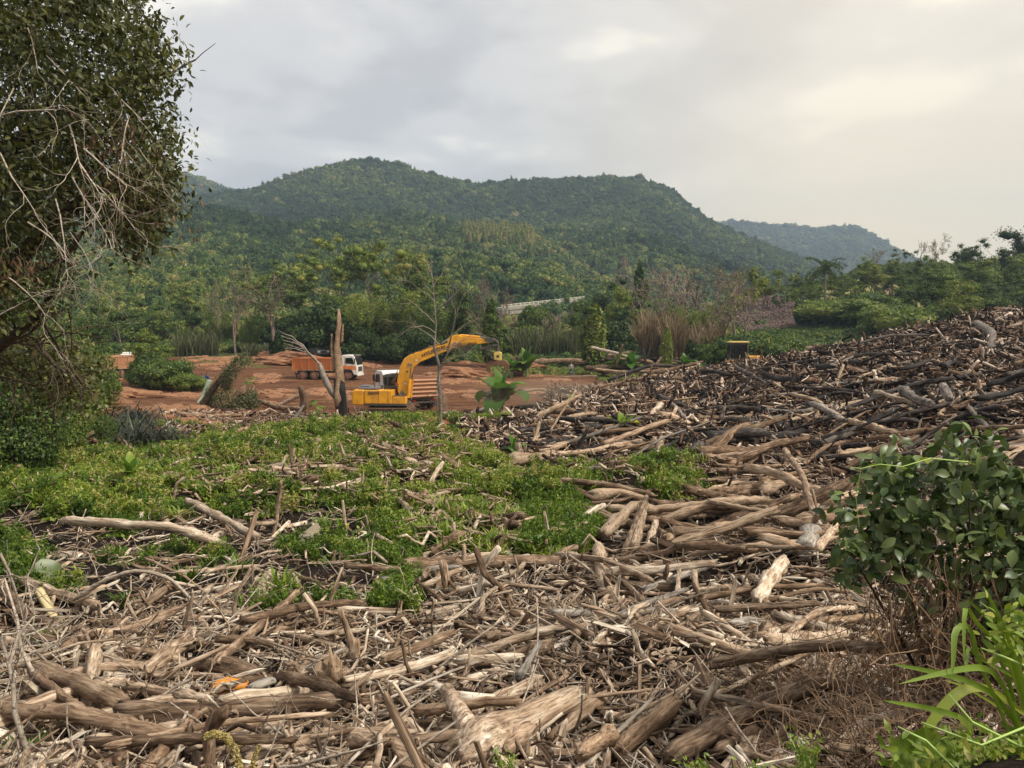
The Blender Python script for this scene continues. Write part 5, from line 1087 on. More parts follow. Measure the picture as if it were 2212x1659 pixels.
 ([(2038, 792), (2070, 772), (2100, 758), (2148, 752)], 9, 'c', .45, .6, 0, 'curved black branch on the right of the heap', 0),
 ([(2104, 699), (2140, 716), (2142, 760)], 19, 'g', .45, .8, 0, 'big bent grey trunk near the top of the heap', 0),
 ([(1945, 840), (1975, 862), (2013, 872)], 17, 'c', .75, .4, 0, 'thick charcoal grey log in the middle of the heap', 0),
 ([(1890, 846), (1930, 858), (1976, 872)], 10, 'd', .75, .35, 0, 'pale tan log left of the thick charcoal grey one', 0),
 ([(2110, 862), (2170, 852), (2225, 836)], 14, 'c', .3, .45, 0, 'lower black trunk at the right edge of the heap', 0),
 ([(2130, 832), (2180, 820), (2225, 803)], 13, 'c', .3, .5, 0, 'upper black trunk at the right edge of the heap', 0),
 ([(1752, 872), (1785, 885), (1824, 908)], 15, 'c', .9, .35, 0, 'half burnt log sloping down in the middle of the heap', 0),
 ([(1712, 853), (1745, 858), (1776, 871)], 10, 'b', .95, .35, 0, 'tan pole leading to the half burnt sloping log', 0),
 ([(1831, 908), (1890, 922), (1940, 937)], 14, 'b', .9, .35, 0, 'tan log continuing below the half burnt one', 0),
 ([(1962, 970), (2005, 940), (2046, 910)], 7, 'g', .5, .7, 0, 'grey straight pole rising behind the dark bush', 0),
 ([(1850, 925), (1910, 898), (1973, 874)], 5, 'c', .3, .6, 0, 'thin black pole above the tan log', 0),
 ([(1712, 868), (1708, 818)], 5, 'c', .4, 0, 2, 'thin burnt stake standing left in the heap', 0),
 ([(1918, 806), (1926, 760)], 6.5, 'g', .5, 0, 2, 'grey stake standing in the upper heap', 0),
 ([(2037, 834), (2054, 864)], 17, 'c', .8, .4, 0, 'short grey charred block right of the charcoal grey log', 0),
 ([(2108, 926), (2160, 924), (2220, 922)], 12, 'b', .55, .4, 0, 'brown log at the right edge above the bush', 0),
 ([(1818, 963), (1860, 960), (1894, 956)], 9, 'c', .5, .3, 0, 'burnt log behind the left top of the bush', 0),
 ([(1812, 980), (1850, 974), (1882, 969)], 10, 'b', .9, .3, 0, 'tan log behind the left top of the bush', 0),
 ([(1688, 728), (1706, 738), (1724, 751)], 5, 'c', .3, .7, 0, 'burnt branch sticking up from the left ridge of the heap', 0),
 ([(1984, 694), (1983, 718)], 5, 'b', .6, 0, 2, 'small rusty brown stump on the crest of the heap', 0), ([(2068, 684), (2068, 700)], 5, 'c', .3, 0, 2, 'small black stump on the crest of the heap', 0),
 ([(1560, 802), (1585, 778), (1608, 756)], 8, 'c', .5, .6, 0, 'charred log leaning up to the dozer', 0), ([(1588, 793), (1615, 806), (1656, 830)], 9, 'c', .6, .4, 0, 'burnt log with a white streak below the dozer', 0),
 ([(1493, 808), (1530, 800), (1580, 811)], 9, 'c', .35, .4, 0, 'black log left of the leaning charred one', 0), ([(1560, 880), (1600, 850), (1630, 835)], 5, 'c', .4, .5, 0, 'thin black pole leaning in the left part of the heap', 0),
 ([(1500, 930), (1540, 925), (1590, 932)], 7, 'c', .4, .3, 0, 'burnt log above the yellow green grass', 0), ([(1440, 860), (1470, 890), (1480, 905)], 8, 'c', .8, .4, 0, 'white streaked burnt log in the near part of the heap', 0),
 ([(1395, 1000), (1394, 960)], 5, 'c', .4, 0, 2, 'thin charred stake right of the thick charred post', 0),
 ([(1280, 835), (1180, 838)], 7, 'b', .5, .2, 0, 'brown log on the dusty flat in front of the stack', 0),
 ([(1165, 842), (1180, 815), (1193, 794)], 5, 'b', .6, 0, 2, 'leaning broken pole in the dust near the standing worker', 0),
 ([(1095, 862), (1115, 838)], 6, 'd', .6, 0, 2, 'broken branch end right of the large banana plant', 0)]
for i, (pts, w, mt, tint, lift, mode, lab, stub) in enumerate(LOGS):
    if mode == 2:
        b = gp(pts[-1][0], min(pts[-1][1], 1700)); P3 = [at(x, y, b.y) for x, y in pts][::-1]; P3[0].z = min(P3[0].z, b.z - .1) ; D = b.y
        P3[-1].y += .12 * (P3[-1] - P3[0]).length * (1 if i % 2 else -1)
    else:
        P3 = [gp(x, y) for x, y in pts]
        Dm = sum(p.y for p in P3) / len(P3); rad = w * Dm / F / 2
        d0, d1 = P3[0].y, P3[-1].y; lim = 1.18 + .25 * (w < 30); d0 = min(max(d0, Dm / lim), Dm * lim); d1 = min(max(d1, Dm / lim), Dm * lim); nP = len(P3); x0, x1 = pts[0], pts[-1]; LL = math.hypot(x1[0] - x0[0], x1[1] - x0[1]) + 1e-6
        for j in range(nP): tt = min(1, math.hypot(pts[j][0] - x0[0], pts[j][1] - x0[1]) / LL) if j < nP - 1 else 1.0; P3[j] = at(pts[j][0], pts[j][1], 1 / ((1 - tt) / d0 + tt / d1))
        P3 = [at(x, y, p.y - (lift * .45 + rad * .85 + .14) * (p.y / (CAMZ - p.z) if p.z < CAMZ - 1.5 else .5)) for (x, y), p in zip(pts, P3)]; D = sum(p.y for p in P3) / len(P3)
    r0 = w * D / F / 2
    put_log(P3, r0 * 1.06, r0 * .88, lab, WMAT[mt], tint - .06 if mt in 'dp' else tint - .08, 500 + i, None, 'upright_post' if mode == 2 else 'charred_log' if mt == 'c' else 'driftwood_log', 'post' if mode == 2 else 'log', k=16 if w > 20 else 10, jag=.5 if w > 30 else .8, rough=.06 if w > 30 else .1, stub=stub)
    if mode != 2 or True: LANDS.append((sum(p[0] for p in pts) / len(pts), sum(p[1] for p in pts) / len(pts), lab))
# many more logs between them, each told apart by size, colour and its nearest neighbour
USED = {}
def autolabel(X, Y, L_, w, tone, steep, az, noun='log'):
    LN = [(math.hypot(X - a, (Y - b) * 2), a, b, ph) for a, b, ph in LANDS]; LN.sort()
    size = ('short' if L_ < 50 else 'long' if L_ > 110 else 'middling') + (' thick' if w > 16 else ' thin' if w < 8 else '')
    pose = 'upended' if steep else ('level' if az < .25 else 'slanting')
    for _, a, b, ph in LN[:14]:
        rel = ('left of' if X < a else 'right of') if abs(X - a) > abs(Y - b) * 1.2 else ('behind' if Y < b else 'in front of')
        short = ' '.join(ph.split(',')[0].split()[:8]); short = short.rsplit(' ', 1)[0] if short.split()[-1] in ('a', 'the', 'of', 'with', 'in', 'at', 'right', 'left', 'on', 'by') else short
        short = short.rsplit(' ', 1)[0] if short.split()[-1] in ('a', 'the', 'of', 'with', 'in', 'at', 'and') else short
        for s_ in (f'{size} {tone} {pose} {noun} {rel} the {short}', f'{size} {tone} {noun}, {pose}, {rel} the {short}'):
            s_ = ' '.join(s_.split()[:16])
            if s_ not in USED: USED[s_] = 1; return s_
    return None
rl = np.random.default_rng(77); made = 0
def random_log(X, Y, Lm, dm, mt, tint, tone, maxtilt=.16, steep=False, azs=None, group='driftwood logs', name='driftwood_log', pile=0):
    if steep: Lm *= .5; dm *= .6
    p = gp(X, Y); az = (rl.uniform(-1.4, 1.4) if azs is None or (group == 'driftwood logs' and rl.uniform() < .42) else rl.normal(*azs)); c = np.array([math.cos(az), math.sin(az)]); el = rl.normal(0, maxtilt) if not steep else rl.uniform(.8, 1.35)
    h2 = Lm / 2 * math.cos(el); a = Vector((p.x - c[0] * h2, p.y - c[1] * h2, 0)); b = Vector((p.x + c[0] * h2, p.y + c[1] * h2, 0))
    za, zb = h1(a.x, a.y), h1(b.x, b.y)
    if steep: a = Vector((p.x, p.y, p.z - .2)); b = a + Vector((c[0] * math.cos(el), c[1] * math.cos(el), math.sin(el))) * Lm
    else:
        lift = dm / 2 + rl.uniform(.03, .28) + rl.uniform(0, 1) * pile; a.z = za + lift; b.z = zb + lift + math.sin(el) * Lm * .5
    mid = (a + b) / 2 + Vector((0, 0, rl.normal(0, .04) * Lm)); q = rl.normal(0, .05) * Lm; mid += Vector((-c[1] * q, c[0] * q, 0))
    va = view(a.x, a.y, a.z); vb = view(b.x, b.y, b.z); Lp = math.hypot(va[0] - vb[0], va[1] - vb[1]); w = dm * F / p.y
    lab = autolabel(X, Y, Lp, w, tone, steep, abs(math.atan2(va[1] - vb[1], va[0] - vb[0]) % math.pi if False else az))
    if lab is None: return
    put_log([a, mid, b], dm / 2, dm / 2 * rl.uniform(.6, .95), lab, WMAT[mt], tint, int(rl.integers(1e6)), group, name, 'log', k=12 if w > 16 else 9, jag=1.0, stub=int(rl.uniform() < .18))
TONE = [('d', .32, 'dull brown'), ('d', .5, 'tan'), ('d', .68, 'pale tan'), ('d', .8, 'bleached'), ('b', .62, 'dark brown'), ('g', .65, 'grey'), ('b', .85, 'orange tan')]
for i in range(190):        # foreground
    X = rl.uniform(-40, 2250); Y = 1200 + 470 * rl.uniform() ** .8
    if Y > 1330 and X > 1850 or (Y > 1400 and rl.uniform() < .45): continue
    t = TONE[rl.choice(7, p=[.2, .22, .2, .12, .1, .08, .08])]; D = gp(X, Y).y; Lm = rl.uniform(.6, 2.4) * (D / 10) ** .3; random_log(X, Y, Lm, rl.uniform(.035, .15) * (1 if Lm > .9 else .8), t[0], t[1], t[2], steep=rl.uniform() < .06, azs=(.35, .55))
for i in range(70):         # brown logs right of the mound
    X = rl.uniform(1300, 1900); Y = rl.uniform(1000, 1200)
    if inpoly(X, Y, GREEN): continue
    t = TONE[rl.choice([4, 6, 0, 1])]; random_log(X, Y, rl.uniform(1.2, 3.6), rl.uniform(.12, .3), t[0], t[1], t[2], azs=(0, .35), group='brown logs below the charred heap', name='brown_log')
for i in range(250):        # the charred heap
    X = rl.uniform(1150, 2260); Y = rl.uniform(700, 1000)
    ridge = np.interp(X, [1150, 1400, 1560, 1750, 1900, 2000, 2212], [880, 800, 775, 748, 722, 705, 690])
    if Y < ridge + 3 or inpoly(X, Y, GREEN): continue
    D = gp(X, Y).y
    if D > 95: continue
    t = ('c', rl.uniform(.25, .6), 'black') if rl.uniform() < (.72 if Y < 900 else .45) else ('b', rl.uniform(.5, .95), 'brown') if rl.uniform() < .6 else ('g', .4, 'ashen')
    random_log(X, Y, rl.uniform(1.2, 6), rl.uniform(.08, .24), t[0], t[1], t[2], maxtilt=.07, steep=rl.uniform() < .05, azs=(0, .5), group='burnt logs on the heap', name='charred_log')
for i in range(80):         # stacked logs beyond the dusty flat
    X = rl.uniform(1150, 1460); Y = rl.uniform(783, 842) if X > 1230 else rl.uniform(800, 838)
    if X < 1335 or X > 1380 and Y > 822: continue
    t = [('b', .4, 'dark brown'), ('b', .6, 'tan'), ('c', .4, 'charred'), ('b', .75, 'orange brown')][rl.choice(4, p=[.3, .25, .3, .15])]
    random_log(X, Y, rl.uniform(3.5, 8), rl.uniform(.3, .6), t[0], t[1], t[2], maxtilt=.05, azs=(0.02, .16), pile=1.0, group='logs stacked beyond the dusty flat', name='stacked_log')
def stack_extra():
    r = rl
    for i, (X0, Y0, X1, Y1, w, mt, t, lab) in enumerate([(1146, 782, 1258, 779, 12, 'b', .85, 'long pale brown trunk lying level behind the standing worker'), (1240, 786, 1345, 772, 9, 'b', .7, 'brown trunk rising to the right behind the stack'), (1262, 796, 1452, 790, 11, 'b', .55, 'longest dark trunk along the top of the stack'),
      (1275, 802, 1400, 800, 9, 'b', .9, 'orange brown trunk in the middle of the stack'), (1188, 820, 1290, 813, 9, 'b', .95, 'light trunk at the left foot of the stack'), (1250, 822, 1326, 818, 10, 'c', .5, 'dark cut trunk at the foot of the stack'), (1330, 775, 1410, 782, 8, 'b', .8, 'tan split trunk on top of the stack'),
      (1277, 750, 1380, 778, 6, 'p', .75, 'pale forked branch sticking up out of the stack'), (1330, 790, 1345, 744, 5, 'b', .6, 'upright branch in the middle of the stack'), (1394, 778, 1388, 752, 5, 'c', .5, 'left dark stake behind the stack'), (1278, 775, 1274, 760, 5, 'c', .4, 'right dark stake at the stack by the creepers'), (1410, 800, 1428, 772, 5, 'b', .8, 'curved branch at the right end of the stack')]):
        D = (110 if i < 2 else 97) + (i % 4) * 1.2; a, b = at(X0, Y0, D), at(X1, Y1, D + (1 if i % 2 else -.6)); r0 = w * D / F / 2; put_log([a, (a + b) / 2 + Vector((0, 0, .1)), b], r0, r0 * .8, lab, WMAT[mt], t - .28, 900 + i, 'logs stacked beyond the dusty flat', 'stacked_log', 'log', k=10)
stack_extra()

for i in range(46):         # big trunks showing in the near face of the heap
    X = rl.uniform(1060, 1700); Y = rl.uniform(850, 1010)
    if inpoly(X, Y, GREEN): continue
    t = ('c', rl.uniform(.2, .6), 'blackened') if rl.uniform() < .5 else ('b', rl.uniform(.4, .85), 'reddish brown'); random_log(X, Y, rl.uniform(1.3, 3.6), rl.uniform(.2, .42), t[0], t[1], t[2], maxtilt=.3, steep=rl.uniform() < .25, azs=None if rl.uniform() < .5 else (0, .5), group='trunks in the near face of the heap', name='heap_trunk')
# ------------------------------------------------------------------ sticks and chips (nobody could count them)
def sticks():
    r = np.random.default_rng(31)
    def stick(i, L_, w, mat, k=6, bend=.08, n=5):
        pts = [Vector((-L_ / 2 + L_ * j / n, r.normal(0, bend) * L_ * (0 < j < n), r.normal(0, bend) * L_ * (0 < j < n))) for j in range(n + 1)]
        return MB().tube(pts, [w * r.uniform(.75, 1.15) * (1 - .35 * j / n) for j in range(n + 1)], k).mesh('stick', mat, True)
    def splinter(mat):
        L_, w, h = 1.0, r.uniform(.06, .12), r.uniform(.02, .05); v = [(-.5, -w * .5, 0), (-.5 + r.uniform(0, .1), w * .5, 0), (.5, w * .3, 0), (.42, -w * .4, 0)]; v = v + [(x + r.normal(0, .02), y, h) for x, y, z in v]
        return MB().add(v, [(0, 3, 2, 1), (4, 5, 6, 7), (0, 1, 5, 4), (1, 2, 6, 5), (2, 3, 7, 6), (3, 0, 4, 7)]).mesh('splinter', mat)
    def knot(mat):
        return logmesh('chunk', [(-.5, 0, 0), (0, r.normal(0, .05), r.normal(0, .05)), (.5, 0, 0)], .062, .048, int(r.integers(9999)), mat, k=8, rough=.16)
    def twig(mat):
        mb = MB(); 
        for q in range(3):
            p = Vector((r.uniform(-.4, .2), 0, 0)) if q else Vector((-.5, 0, 0)); d = Vector((1, r.normal(0, .5), r.normal(0, .3))).normalized(); pts = [p]
            for j in range(5): d = (d + Vector(tuple(r.normal(0, .22, 3)))).normalized(); pts.append(pts[-1] + d * (.2 if not q else .1))
            mb.tube(pts, [(.018 if not q else .01) * (1 - .12 * j) for j in range(6)], 4, False)
        return mb.mesh('twig', mat, True)
    fg = proto_collection('fallen_stick', [stick(i, 1, .022 + .006 * i, M_DRIFT) for i in range(5)] + [splinter(M_DRIFT) for i in range(3)] + [knot(M_DRIFT) for i in range(3)] + [twig(M_DEADTWIG) for i in range(4)])
    hp = proto_collection('heap_piece', [stick(i, 1, .02 + .009 * i, M_CHIP, 5, .06, 3) for i in range(4)] + [splinter(M_CHIP) for i in range(3)] + [knot(M_CHIP) for i in range(3)])
    def orient(k, tilt, azs=None, steep=.05):
        az = r.uniform(0, 6.28, k) if azs is None else r.normal(azs[0], azs[1], k); el = r.normal(0, tilt, k); st = r.uniform(size=k) < steep; el = np.where(st, r.uniform(.7, 1.4, k), el); return np.stack([r.uniform(0, 6.28, k), -el, az], -1)
    def ground_pts(n, D0, D1, X0=-350, X1=2560, pw=1.0):
        X = r.uniform(X0, X1, n); D = D0 * (D1 / D0) ** (r.uniform(size=n) ** pw); x = (X - 1106) / F * D; z = H(x, D); vx, vy = view(x, D, z); return x, D, z, vx, vy
    # foreground
    x, D, z, vx, vy = ground_pts(27000, 4.6, 26, pw=.85); green = inpoly(vx, vy, GREEN); ok = ~green & (vy > 1000) & ~((vx < 700) & (vy < 1085)); thin = (vx < 850) & (vy < 1300); ok &= ~thin | (r.uniform(size=len(x)) < .55); ok &= ~((vx > 1900) & (vy > 1400) & (r.uniform(size=len(x)) < .3))
    x, D, z, vx, vy = [q[ok] for q in (x, D, z, vx, vy)]; k = len(x); L_ = np.exp(r.normal(-.85, .55, k)) * (D / 9) ** .35; L_ = np.clip(L_, .12, 2.2); idx = r.choice(15, k, p=[.09] * 5 + [.06] * 3 + [.05] * 3 + [.055] * 4)
    big = idx >= 8; up = (idx < 11) & big; zz = z + r.uniform(-.14, .19, k) * np.where(up, .6, 1); tn = np.clip(r.normal(.56, .24, k) - .1 * (vy < 1200) * (vx > 1250), 0, 1)
    ew = np.exp(r.normal(0, .3, k)) * np.where(L_ > .7, .6, 1.05)
    scatter('driftwood_litter', fg, np.stack([x, D, zz], -1), orient(k, .2, steep=.05), np.stack([L_, L_ * ew, L_ * ew], -1), idx, tn, label='tangle of small sticks and splinters filling the gaps between the logs')
    # heap
    x, D, z, vx, vy = ground_pts(125000, 22, 92, 1000, 2700, pw=.75); heap = inpoly(vx + 10 * wob(x, D, 1.5, 3), vy, [(850, 905), (960, 880), (1080, 868), (1180, 852), (1300, 815), (1420, 790), (1560, 745), (1750, 735), (1900, 690), (2212, 640), (2900, 500), (3400, 1300), (1200, 1300), (1240, 1110), (1300, 1090), (1480, 1095), (1530, 1050), (1490, 1003), (1400, 1000), (1330, 1020), (1150, 1012), (1040, 990), (960, 930), (860, 925)])
    behind = (D > 66) & (vx > 1350); ok = (heap | behind) & ~inpoly(vx, vy, GREEN) & ~((D > 80) & (vx < 1600)) & ~((D > 50) & (vx < 1180))
    x, D, z, vx, vy = [q[ok] for q in (x, D, z, vx, vy)]; k = len(x); L_ = np.clip(np.exp(r.normal(-.72, .45, k)) * (D / 28) ** .4, .18, 2.0); idx = r.choice(10, k, p=[.12] * 4 + [.08] * 3 + [.28 / 3] * 3)
    burnt = np.clip((960 - vy) / 120 + .5 * wob(x, D, 4, 3) + .35 * (vx > 1500) - .2 - .5 * (vx < 1150), 0, 1); br = r.uniform(size=k)
    tn = np.where(br < .24 + .22 * burnt, r.uniform(.0, .25, k), np.where(r.uniform(size=k) < .34, r.uniform(.78, 1.05, k), r.uniform(.38, .8, k)))
    ew = np.exp(r.normal(0, .25, k)) * .95; zz = z + r.uniform(-.1, .28, k)
    scatter('charred_debris', hp, np.stack([x, D, zz], -1), orient(k, .3, steep=.12), np.stack([L_, L_ * ew, L_ * ew], -1), idx, tn, label='broken half burnt pieces of wood making up the big heap')
    # debris on the red earth at the left and in front of the machines
    x, D, z, vx, vy = ground_pts(26000, 26, 60, -100, 1150); ok = inpoly(vx + 14 * wob(x, D, 1.8, 3), vy, [(330, 872), (460, 850), (560, 862), (640, 868), (760, 880), (900, 880), (1000, 870), (1000, 945), (760, 930), (600, 940), (400, 960), (300, 915)]) & (wob(x, D, 1.3, 5) > -.35) | inpoly(vx, vy, [(-100, 950), (250, 900), (290, 960), (100, 1010), (-100, 1030)]) & (r.uniform(size=len(x)) < .35)
    x, D, z = x[ok], D[ok], z[ok]; k = min(len(x), 8000); x, D, z = x[:k], D[:k], z[:k]; L_ = np.clip(np.exp(r.normal(-.55, .45, k)), .2, 1.9); idx = r.choice(10, k)
    scatter('uprooted_debris', hp, np.stack([x, D, z + r.uniform(-.05, .3, k)], -1), orient(k, .2, steep=.08), np.stack([L_, L_, L_], -1), idx, np.clip(r.normal(.66, .2, k), 0, 1), label='brown roots and sticks scattered over the red earth')
    # sticks showing through the mound
    x, D, z, vx, vy = ground_pts(16000, 15, 40, -100, 1500); ok = inpoly(vx, vy, GREEN); x, D, z, vx, vy = [q[ok] for q in (x, D, z, vx, vy)]; br = inpoly(vx, vy, [(560, 1040), (760, 950), (900, 950), (970, 1010), (900, 1110), (700, 1110), (560, 1110)]); ok = br | (r.uniform(size=len(x)) < .25); x, D, z = x[ok][:4200], D[ok][:4200], z[ok][:4200]; k = len(x)
    L_ = np.clip(np.exp(r.normal(-.4, .4, k)), .25, 1.6); scatter('half_buried_sticks', fg, np.stack([x, D, z + r.uniform(.05, .4, k)], -1), orient(k, .22, steep=.1), L_ * .9, r.integers(0, 11, k), np.clip(r.normal(.55, .15, k), 0, 1), label='brown sticks showing through the vines of the mound')
    # dead vine tangle, lower right
    def tangle(seed, mat):
        rr = np.random.default_rng(seed); mb = MB()
        for q in range(16):
            p = Vector(tuple(rr.normal(0, .22, 3))); d = Vector(tuple(rr.normal(size=3))).normalized(); pts = [p]
            for j in range(8): d = (d + Vector(tuple(rr.normal(0, .35, 3)))).normalized(); pts.append(pts[-1] + d * .09)
            mb.tube(pts, .0045, 3, False)
        return mb.mesh('vine', mat)
    tg = proto_collection('dead_vine', [tangle(i, M_DEADVINE) for i in range(4)])
    x, D, z, vx, vy = ground_pts(16000, 4.4, 11, 1350, 2500); ok = inpoly(vx + 20 * wob(x, D, .6, 2), vy, [(1700, 1400), (1860, 1300), (2300, 1270), (2500, 1700), (1750, 1800), (1600, 1560)]); x, D, z, vx = x[ok], D[ok], z[ok], vx[ok]; k = min(260, len(x)); x, D, z = x[:k], D[:k], z[:k]
    scatter('dead_vine_tangle', tg, np.stack([x, D, z + r.uniform(-.05, .25, k)], -1), r.uniform(0, 6.28, (k, 3)), r.uniform(.45, .9, k), r.integers(0, 4, k), r.uniform(.2, .9, k), label='tangle of thin brown dead vines below the dark bush')
M_DEADVINE = plain('dead_vine_stem', (0.19, 0.12, 0.07), 0.9)
sticks()
# ------------------------------------------------------------------ broken snag and thin dead tree
def snag():
    b = gp(738, 912); D = b.y; root = thing('broken_snag', 'tall broken dead trunk with a split top and burnt foot, left of the excavator', 'dead tree', tuple(b)); inv = Vector(b)
    pts = [at(740, 925, D), at(738, 880, D), at(733, 830, D), at(730, 780, D), at(728, 740, D), at(733, 705, D), at(732, 668, D)]; pts[0].z = b.z - .3
    link('trunk', logmesh('trunk', [p - inv for p in pts[1:]], .36, .13, 61, M_BROWN, k=16, jag=1.6, rough=.2), root, tint=.62)
    link('burnt_foot', logmesh('burnt_foot', [p - inv for p in pts[:3]], .47, .36, 62, M_CHAR, k=16, rough=.18), root, tint=.1)
    link('split_shard', logmesh('split_shard', [at(722, 800, D) - inv, at(716, 745, D) - inv, at(717, 722, D) - inv], .16, .05, 63, M_BROWN, k=9, jag=2), root, tint=.75)
    link('split_shard', logmesh('split_shard', [at(738, 740, D) - inv, at(741, 700, D) - inv], .1, .04, 64, M_BROWN, k=8, jag=2), root, tint=.5)
    link('limb', logmesh('limb', [at(726, 858, D) - inv, at(705, 828, D - .3) - inv, at(692, 800, D - .5) - inv, at(690, 785, D - .5) - inv], .27, .13, 65, M_GREYBARK, k=12), root, tint=.7)
    r = np.random.default_rng(4); polys = []
    for e in range(5):
        p = np.array(at(690, 787, D - .5)); q = np.array(at(605 + e * 3, 716 + e * 9, D - 1.5 + e * .3)); pts = [p * (1 - t) + q * t + np.array([0, 0, .35 * math.sin(t * 3.1)]) + r.normal(0, .04, 3) for t in np.linspace(0, 1, 8)]; polys.append(([a - np.array(inv) for a in pts], [.06 * (1 - t * .8) for t in np.linspace(0, 1, 8)]))
    link('branches', tubes(polys, (6, 5, 4, 3)).mesh('branches', M_DEADTWIG, True), root, tint=.8)
snag()
def dead_tree():
    b = gp(950, 925); D = b.y; root = thing('thin_dead_tree', 'thin dead tree with bare hanging twigs standing before the excavator boom', 'dead tree', tuple(b)); r = np.random.default_rng(9); inv = np.array(b); polys = []
    trunk = [(951, 935), (952, 880), (948, 830), (949, 790), (938, 750), (942, 700), (938, 650), (934, 600), (930, 555)]
    tp = [np.array(at(x, y, D + .1 * i)) - inv for i, (x, y) in enumerate(trunk)]; tp[0][2] = -.3; polys.append((tp, [.10, .09, .08, .075, .06, .045, .035, .025, .012]))
    tp2 = [np.array(at(x, y, D - .2 * i)) - inv for i, (x, y) in enumerate([(949, 800), (966, 765), (975, 725), (985, 680), (1000, 640), (1012, 600)])]; polys.append((tp2, [.055, .045, .035, .03, .02, .01]))
    def br(x0, y0, x1, y1, r0, sag=0.0, sub=4, twl=.6):
        p = np.array(at(x0, y0, D)) - inv; q = np.array(at(x1, y1, D + r.uniform(-1.2, 1.2))) - inv; pts = [p * (1 - t) + q * t + np.array([0, 0, sag * math.sin(t * 3.14)]) + r.normal(0, .03, 3) for t in np.linspace(0, 1, 8)]; polys.append((pts, [r0 * (1 - .8 * t) for t in np.linspace(0, 1, 8)]))
        for s in range(sub):
            i = r.integers(2, 7); d = (q - p) / np.linalg.norm(q - p) + r.normal(0, .6, 3); d[2] += r.uniform(-.5, .5); grow(r, pts[i], d, twl * r.uniform(.5, 1.3), r0 * .35, 1, 2, polys, [], .35, (1, 3), (.3, .7), -.03)
    for a in [(948, 745, 830, 700, .035, .5), (940, 700, 870, 640, .03, .1), (936, 640, 880, 560, .025, .1), (934, 600, 905, 520, .018, 0), (936, 620, 990, 540, .022, .1), (945, 760, 1010, 770, .03, .3), (949, 790, 1040, 800, .03, .5), (975, 725, 1040, 690, .025, .2), (966, 765, 1080, 745, .02, .7), (942, 720, 845, 745, .03, .6), (938, 680, 1000, 620, .03, .1), (949, 850, 905, 880, .02, .3), (950, 830, 975, 900, .015, .2), (938, 650, 850, 600, .02, .2), (1000, 640, 1050, 600, .015, 0), (985, 680, 960, 600, .015, 0)]: br(*a)
    for i in range(9): br(950 + i * 1.0, 800 + i * 7, 935 + i * 6, 870 + i * 6, .013, 0, 1, .4)
    link('trunk', tubes(polys[:2]).mesh('trunk', M_GREYBARK, True), root, tint=.45); link('branches', tubes(polys[2:], (5, 4, 3, 3)).mesh('branches', M_DEADTWIG, True), root, tint=.4)
dead_tree()
def fallen_root(X, Y, D, s, label, seed):
    b = gpd(X, D) if Y is None else gp(X, Y); o = thing('uprooted_stump', label, 'stump', tuple(b)); r = np.random.default_rng(seed); polys = []
    link('stump', logmesh('stump', [(0, 0, 0), (0.1 * s, 0, .5 * s), (.12 * s, 0, 1.0 * s)], .3 * s, .42 * s, seed, M_BROWN, k=14, rough=.3, jag=1.8), o, tint=.4)
    for i in range(14): d = r.normal(size=3); d[2] *= .5; grow(r, np.array([0.1 * s, 0, .75 * s]) + r.normal(0, .15 * s, 3), d, .75 * s, .05 * s, 1, 2, polys, [], .5, (1, 3), (.3, .8), -.06)
    link('roots', tubes(polys, (5, 4, 3, 3)).mesh('roots', M_BROWN, True), o, tint=.45)
fallen_root(532, 880, 0, 1.3, 'uprooted earthy stump with torn roots at the edge of the clearing', 71); fallen_root(1120, 812, 0, 2.0, 'large uprooted root plate with hanging roots right of the grapple', 72); fallen_root(875, 905, 0, 1.1, 'root ball with dry twigs in front of the excavator tail', 73)
def vine_heap():
    # vine covered leaning dead trunk
    b = gp(478, 880); o = thing('vine_heap', 'leaning dead trunk buried under dry grey green vines, beside the two workers', 'vine heap', tuple(b)); D = b.y; inv = np.array(b); r = np.random.default_rng(12)
    line = [(438, 875), (462, 838), (488, 805), (512, 775)]; tp = [np.array(at(x, y, D)) - inv for x, y in line]; link('trunk', tubes([(tp, [.3, .28, .2, .12])]).mesh('trunk', M_BARK, True), o, tint=.5)
    P_ = []; cs = [(tp[0] * (1 - t) + tp[3] * t + np.array([r.normal(.25, .35), r.normal(0, .3), r.normal(0, .12)]), r.uniform(.3, .6)) for t in np.linspace(.1, 1.05, 12)] + [(np.array([r.uniform(.2, 2.9), r.normal(0, .5), r.uniform(0, 1.3)]), r.uniform(.4, .8)) for i in range(16)]
    for c_, r0_ in cs:
        for i in range(230): d_ = r.normal(size=3); d_ /= np.linalg.norm(d_); p = c_ + d_ * r0_ * r.uniform(.6, 1.2); p[2] -= abs(r.normal(0, .25)); P_.append(p)
    v, f = leafquads(r, np.array(P_), .12, .3, .3); link('vines', npmesh('vines', v, f, mat=M_SCRUB), o, tint=.55)
vine_heap()

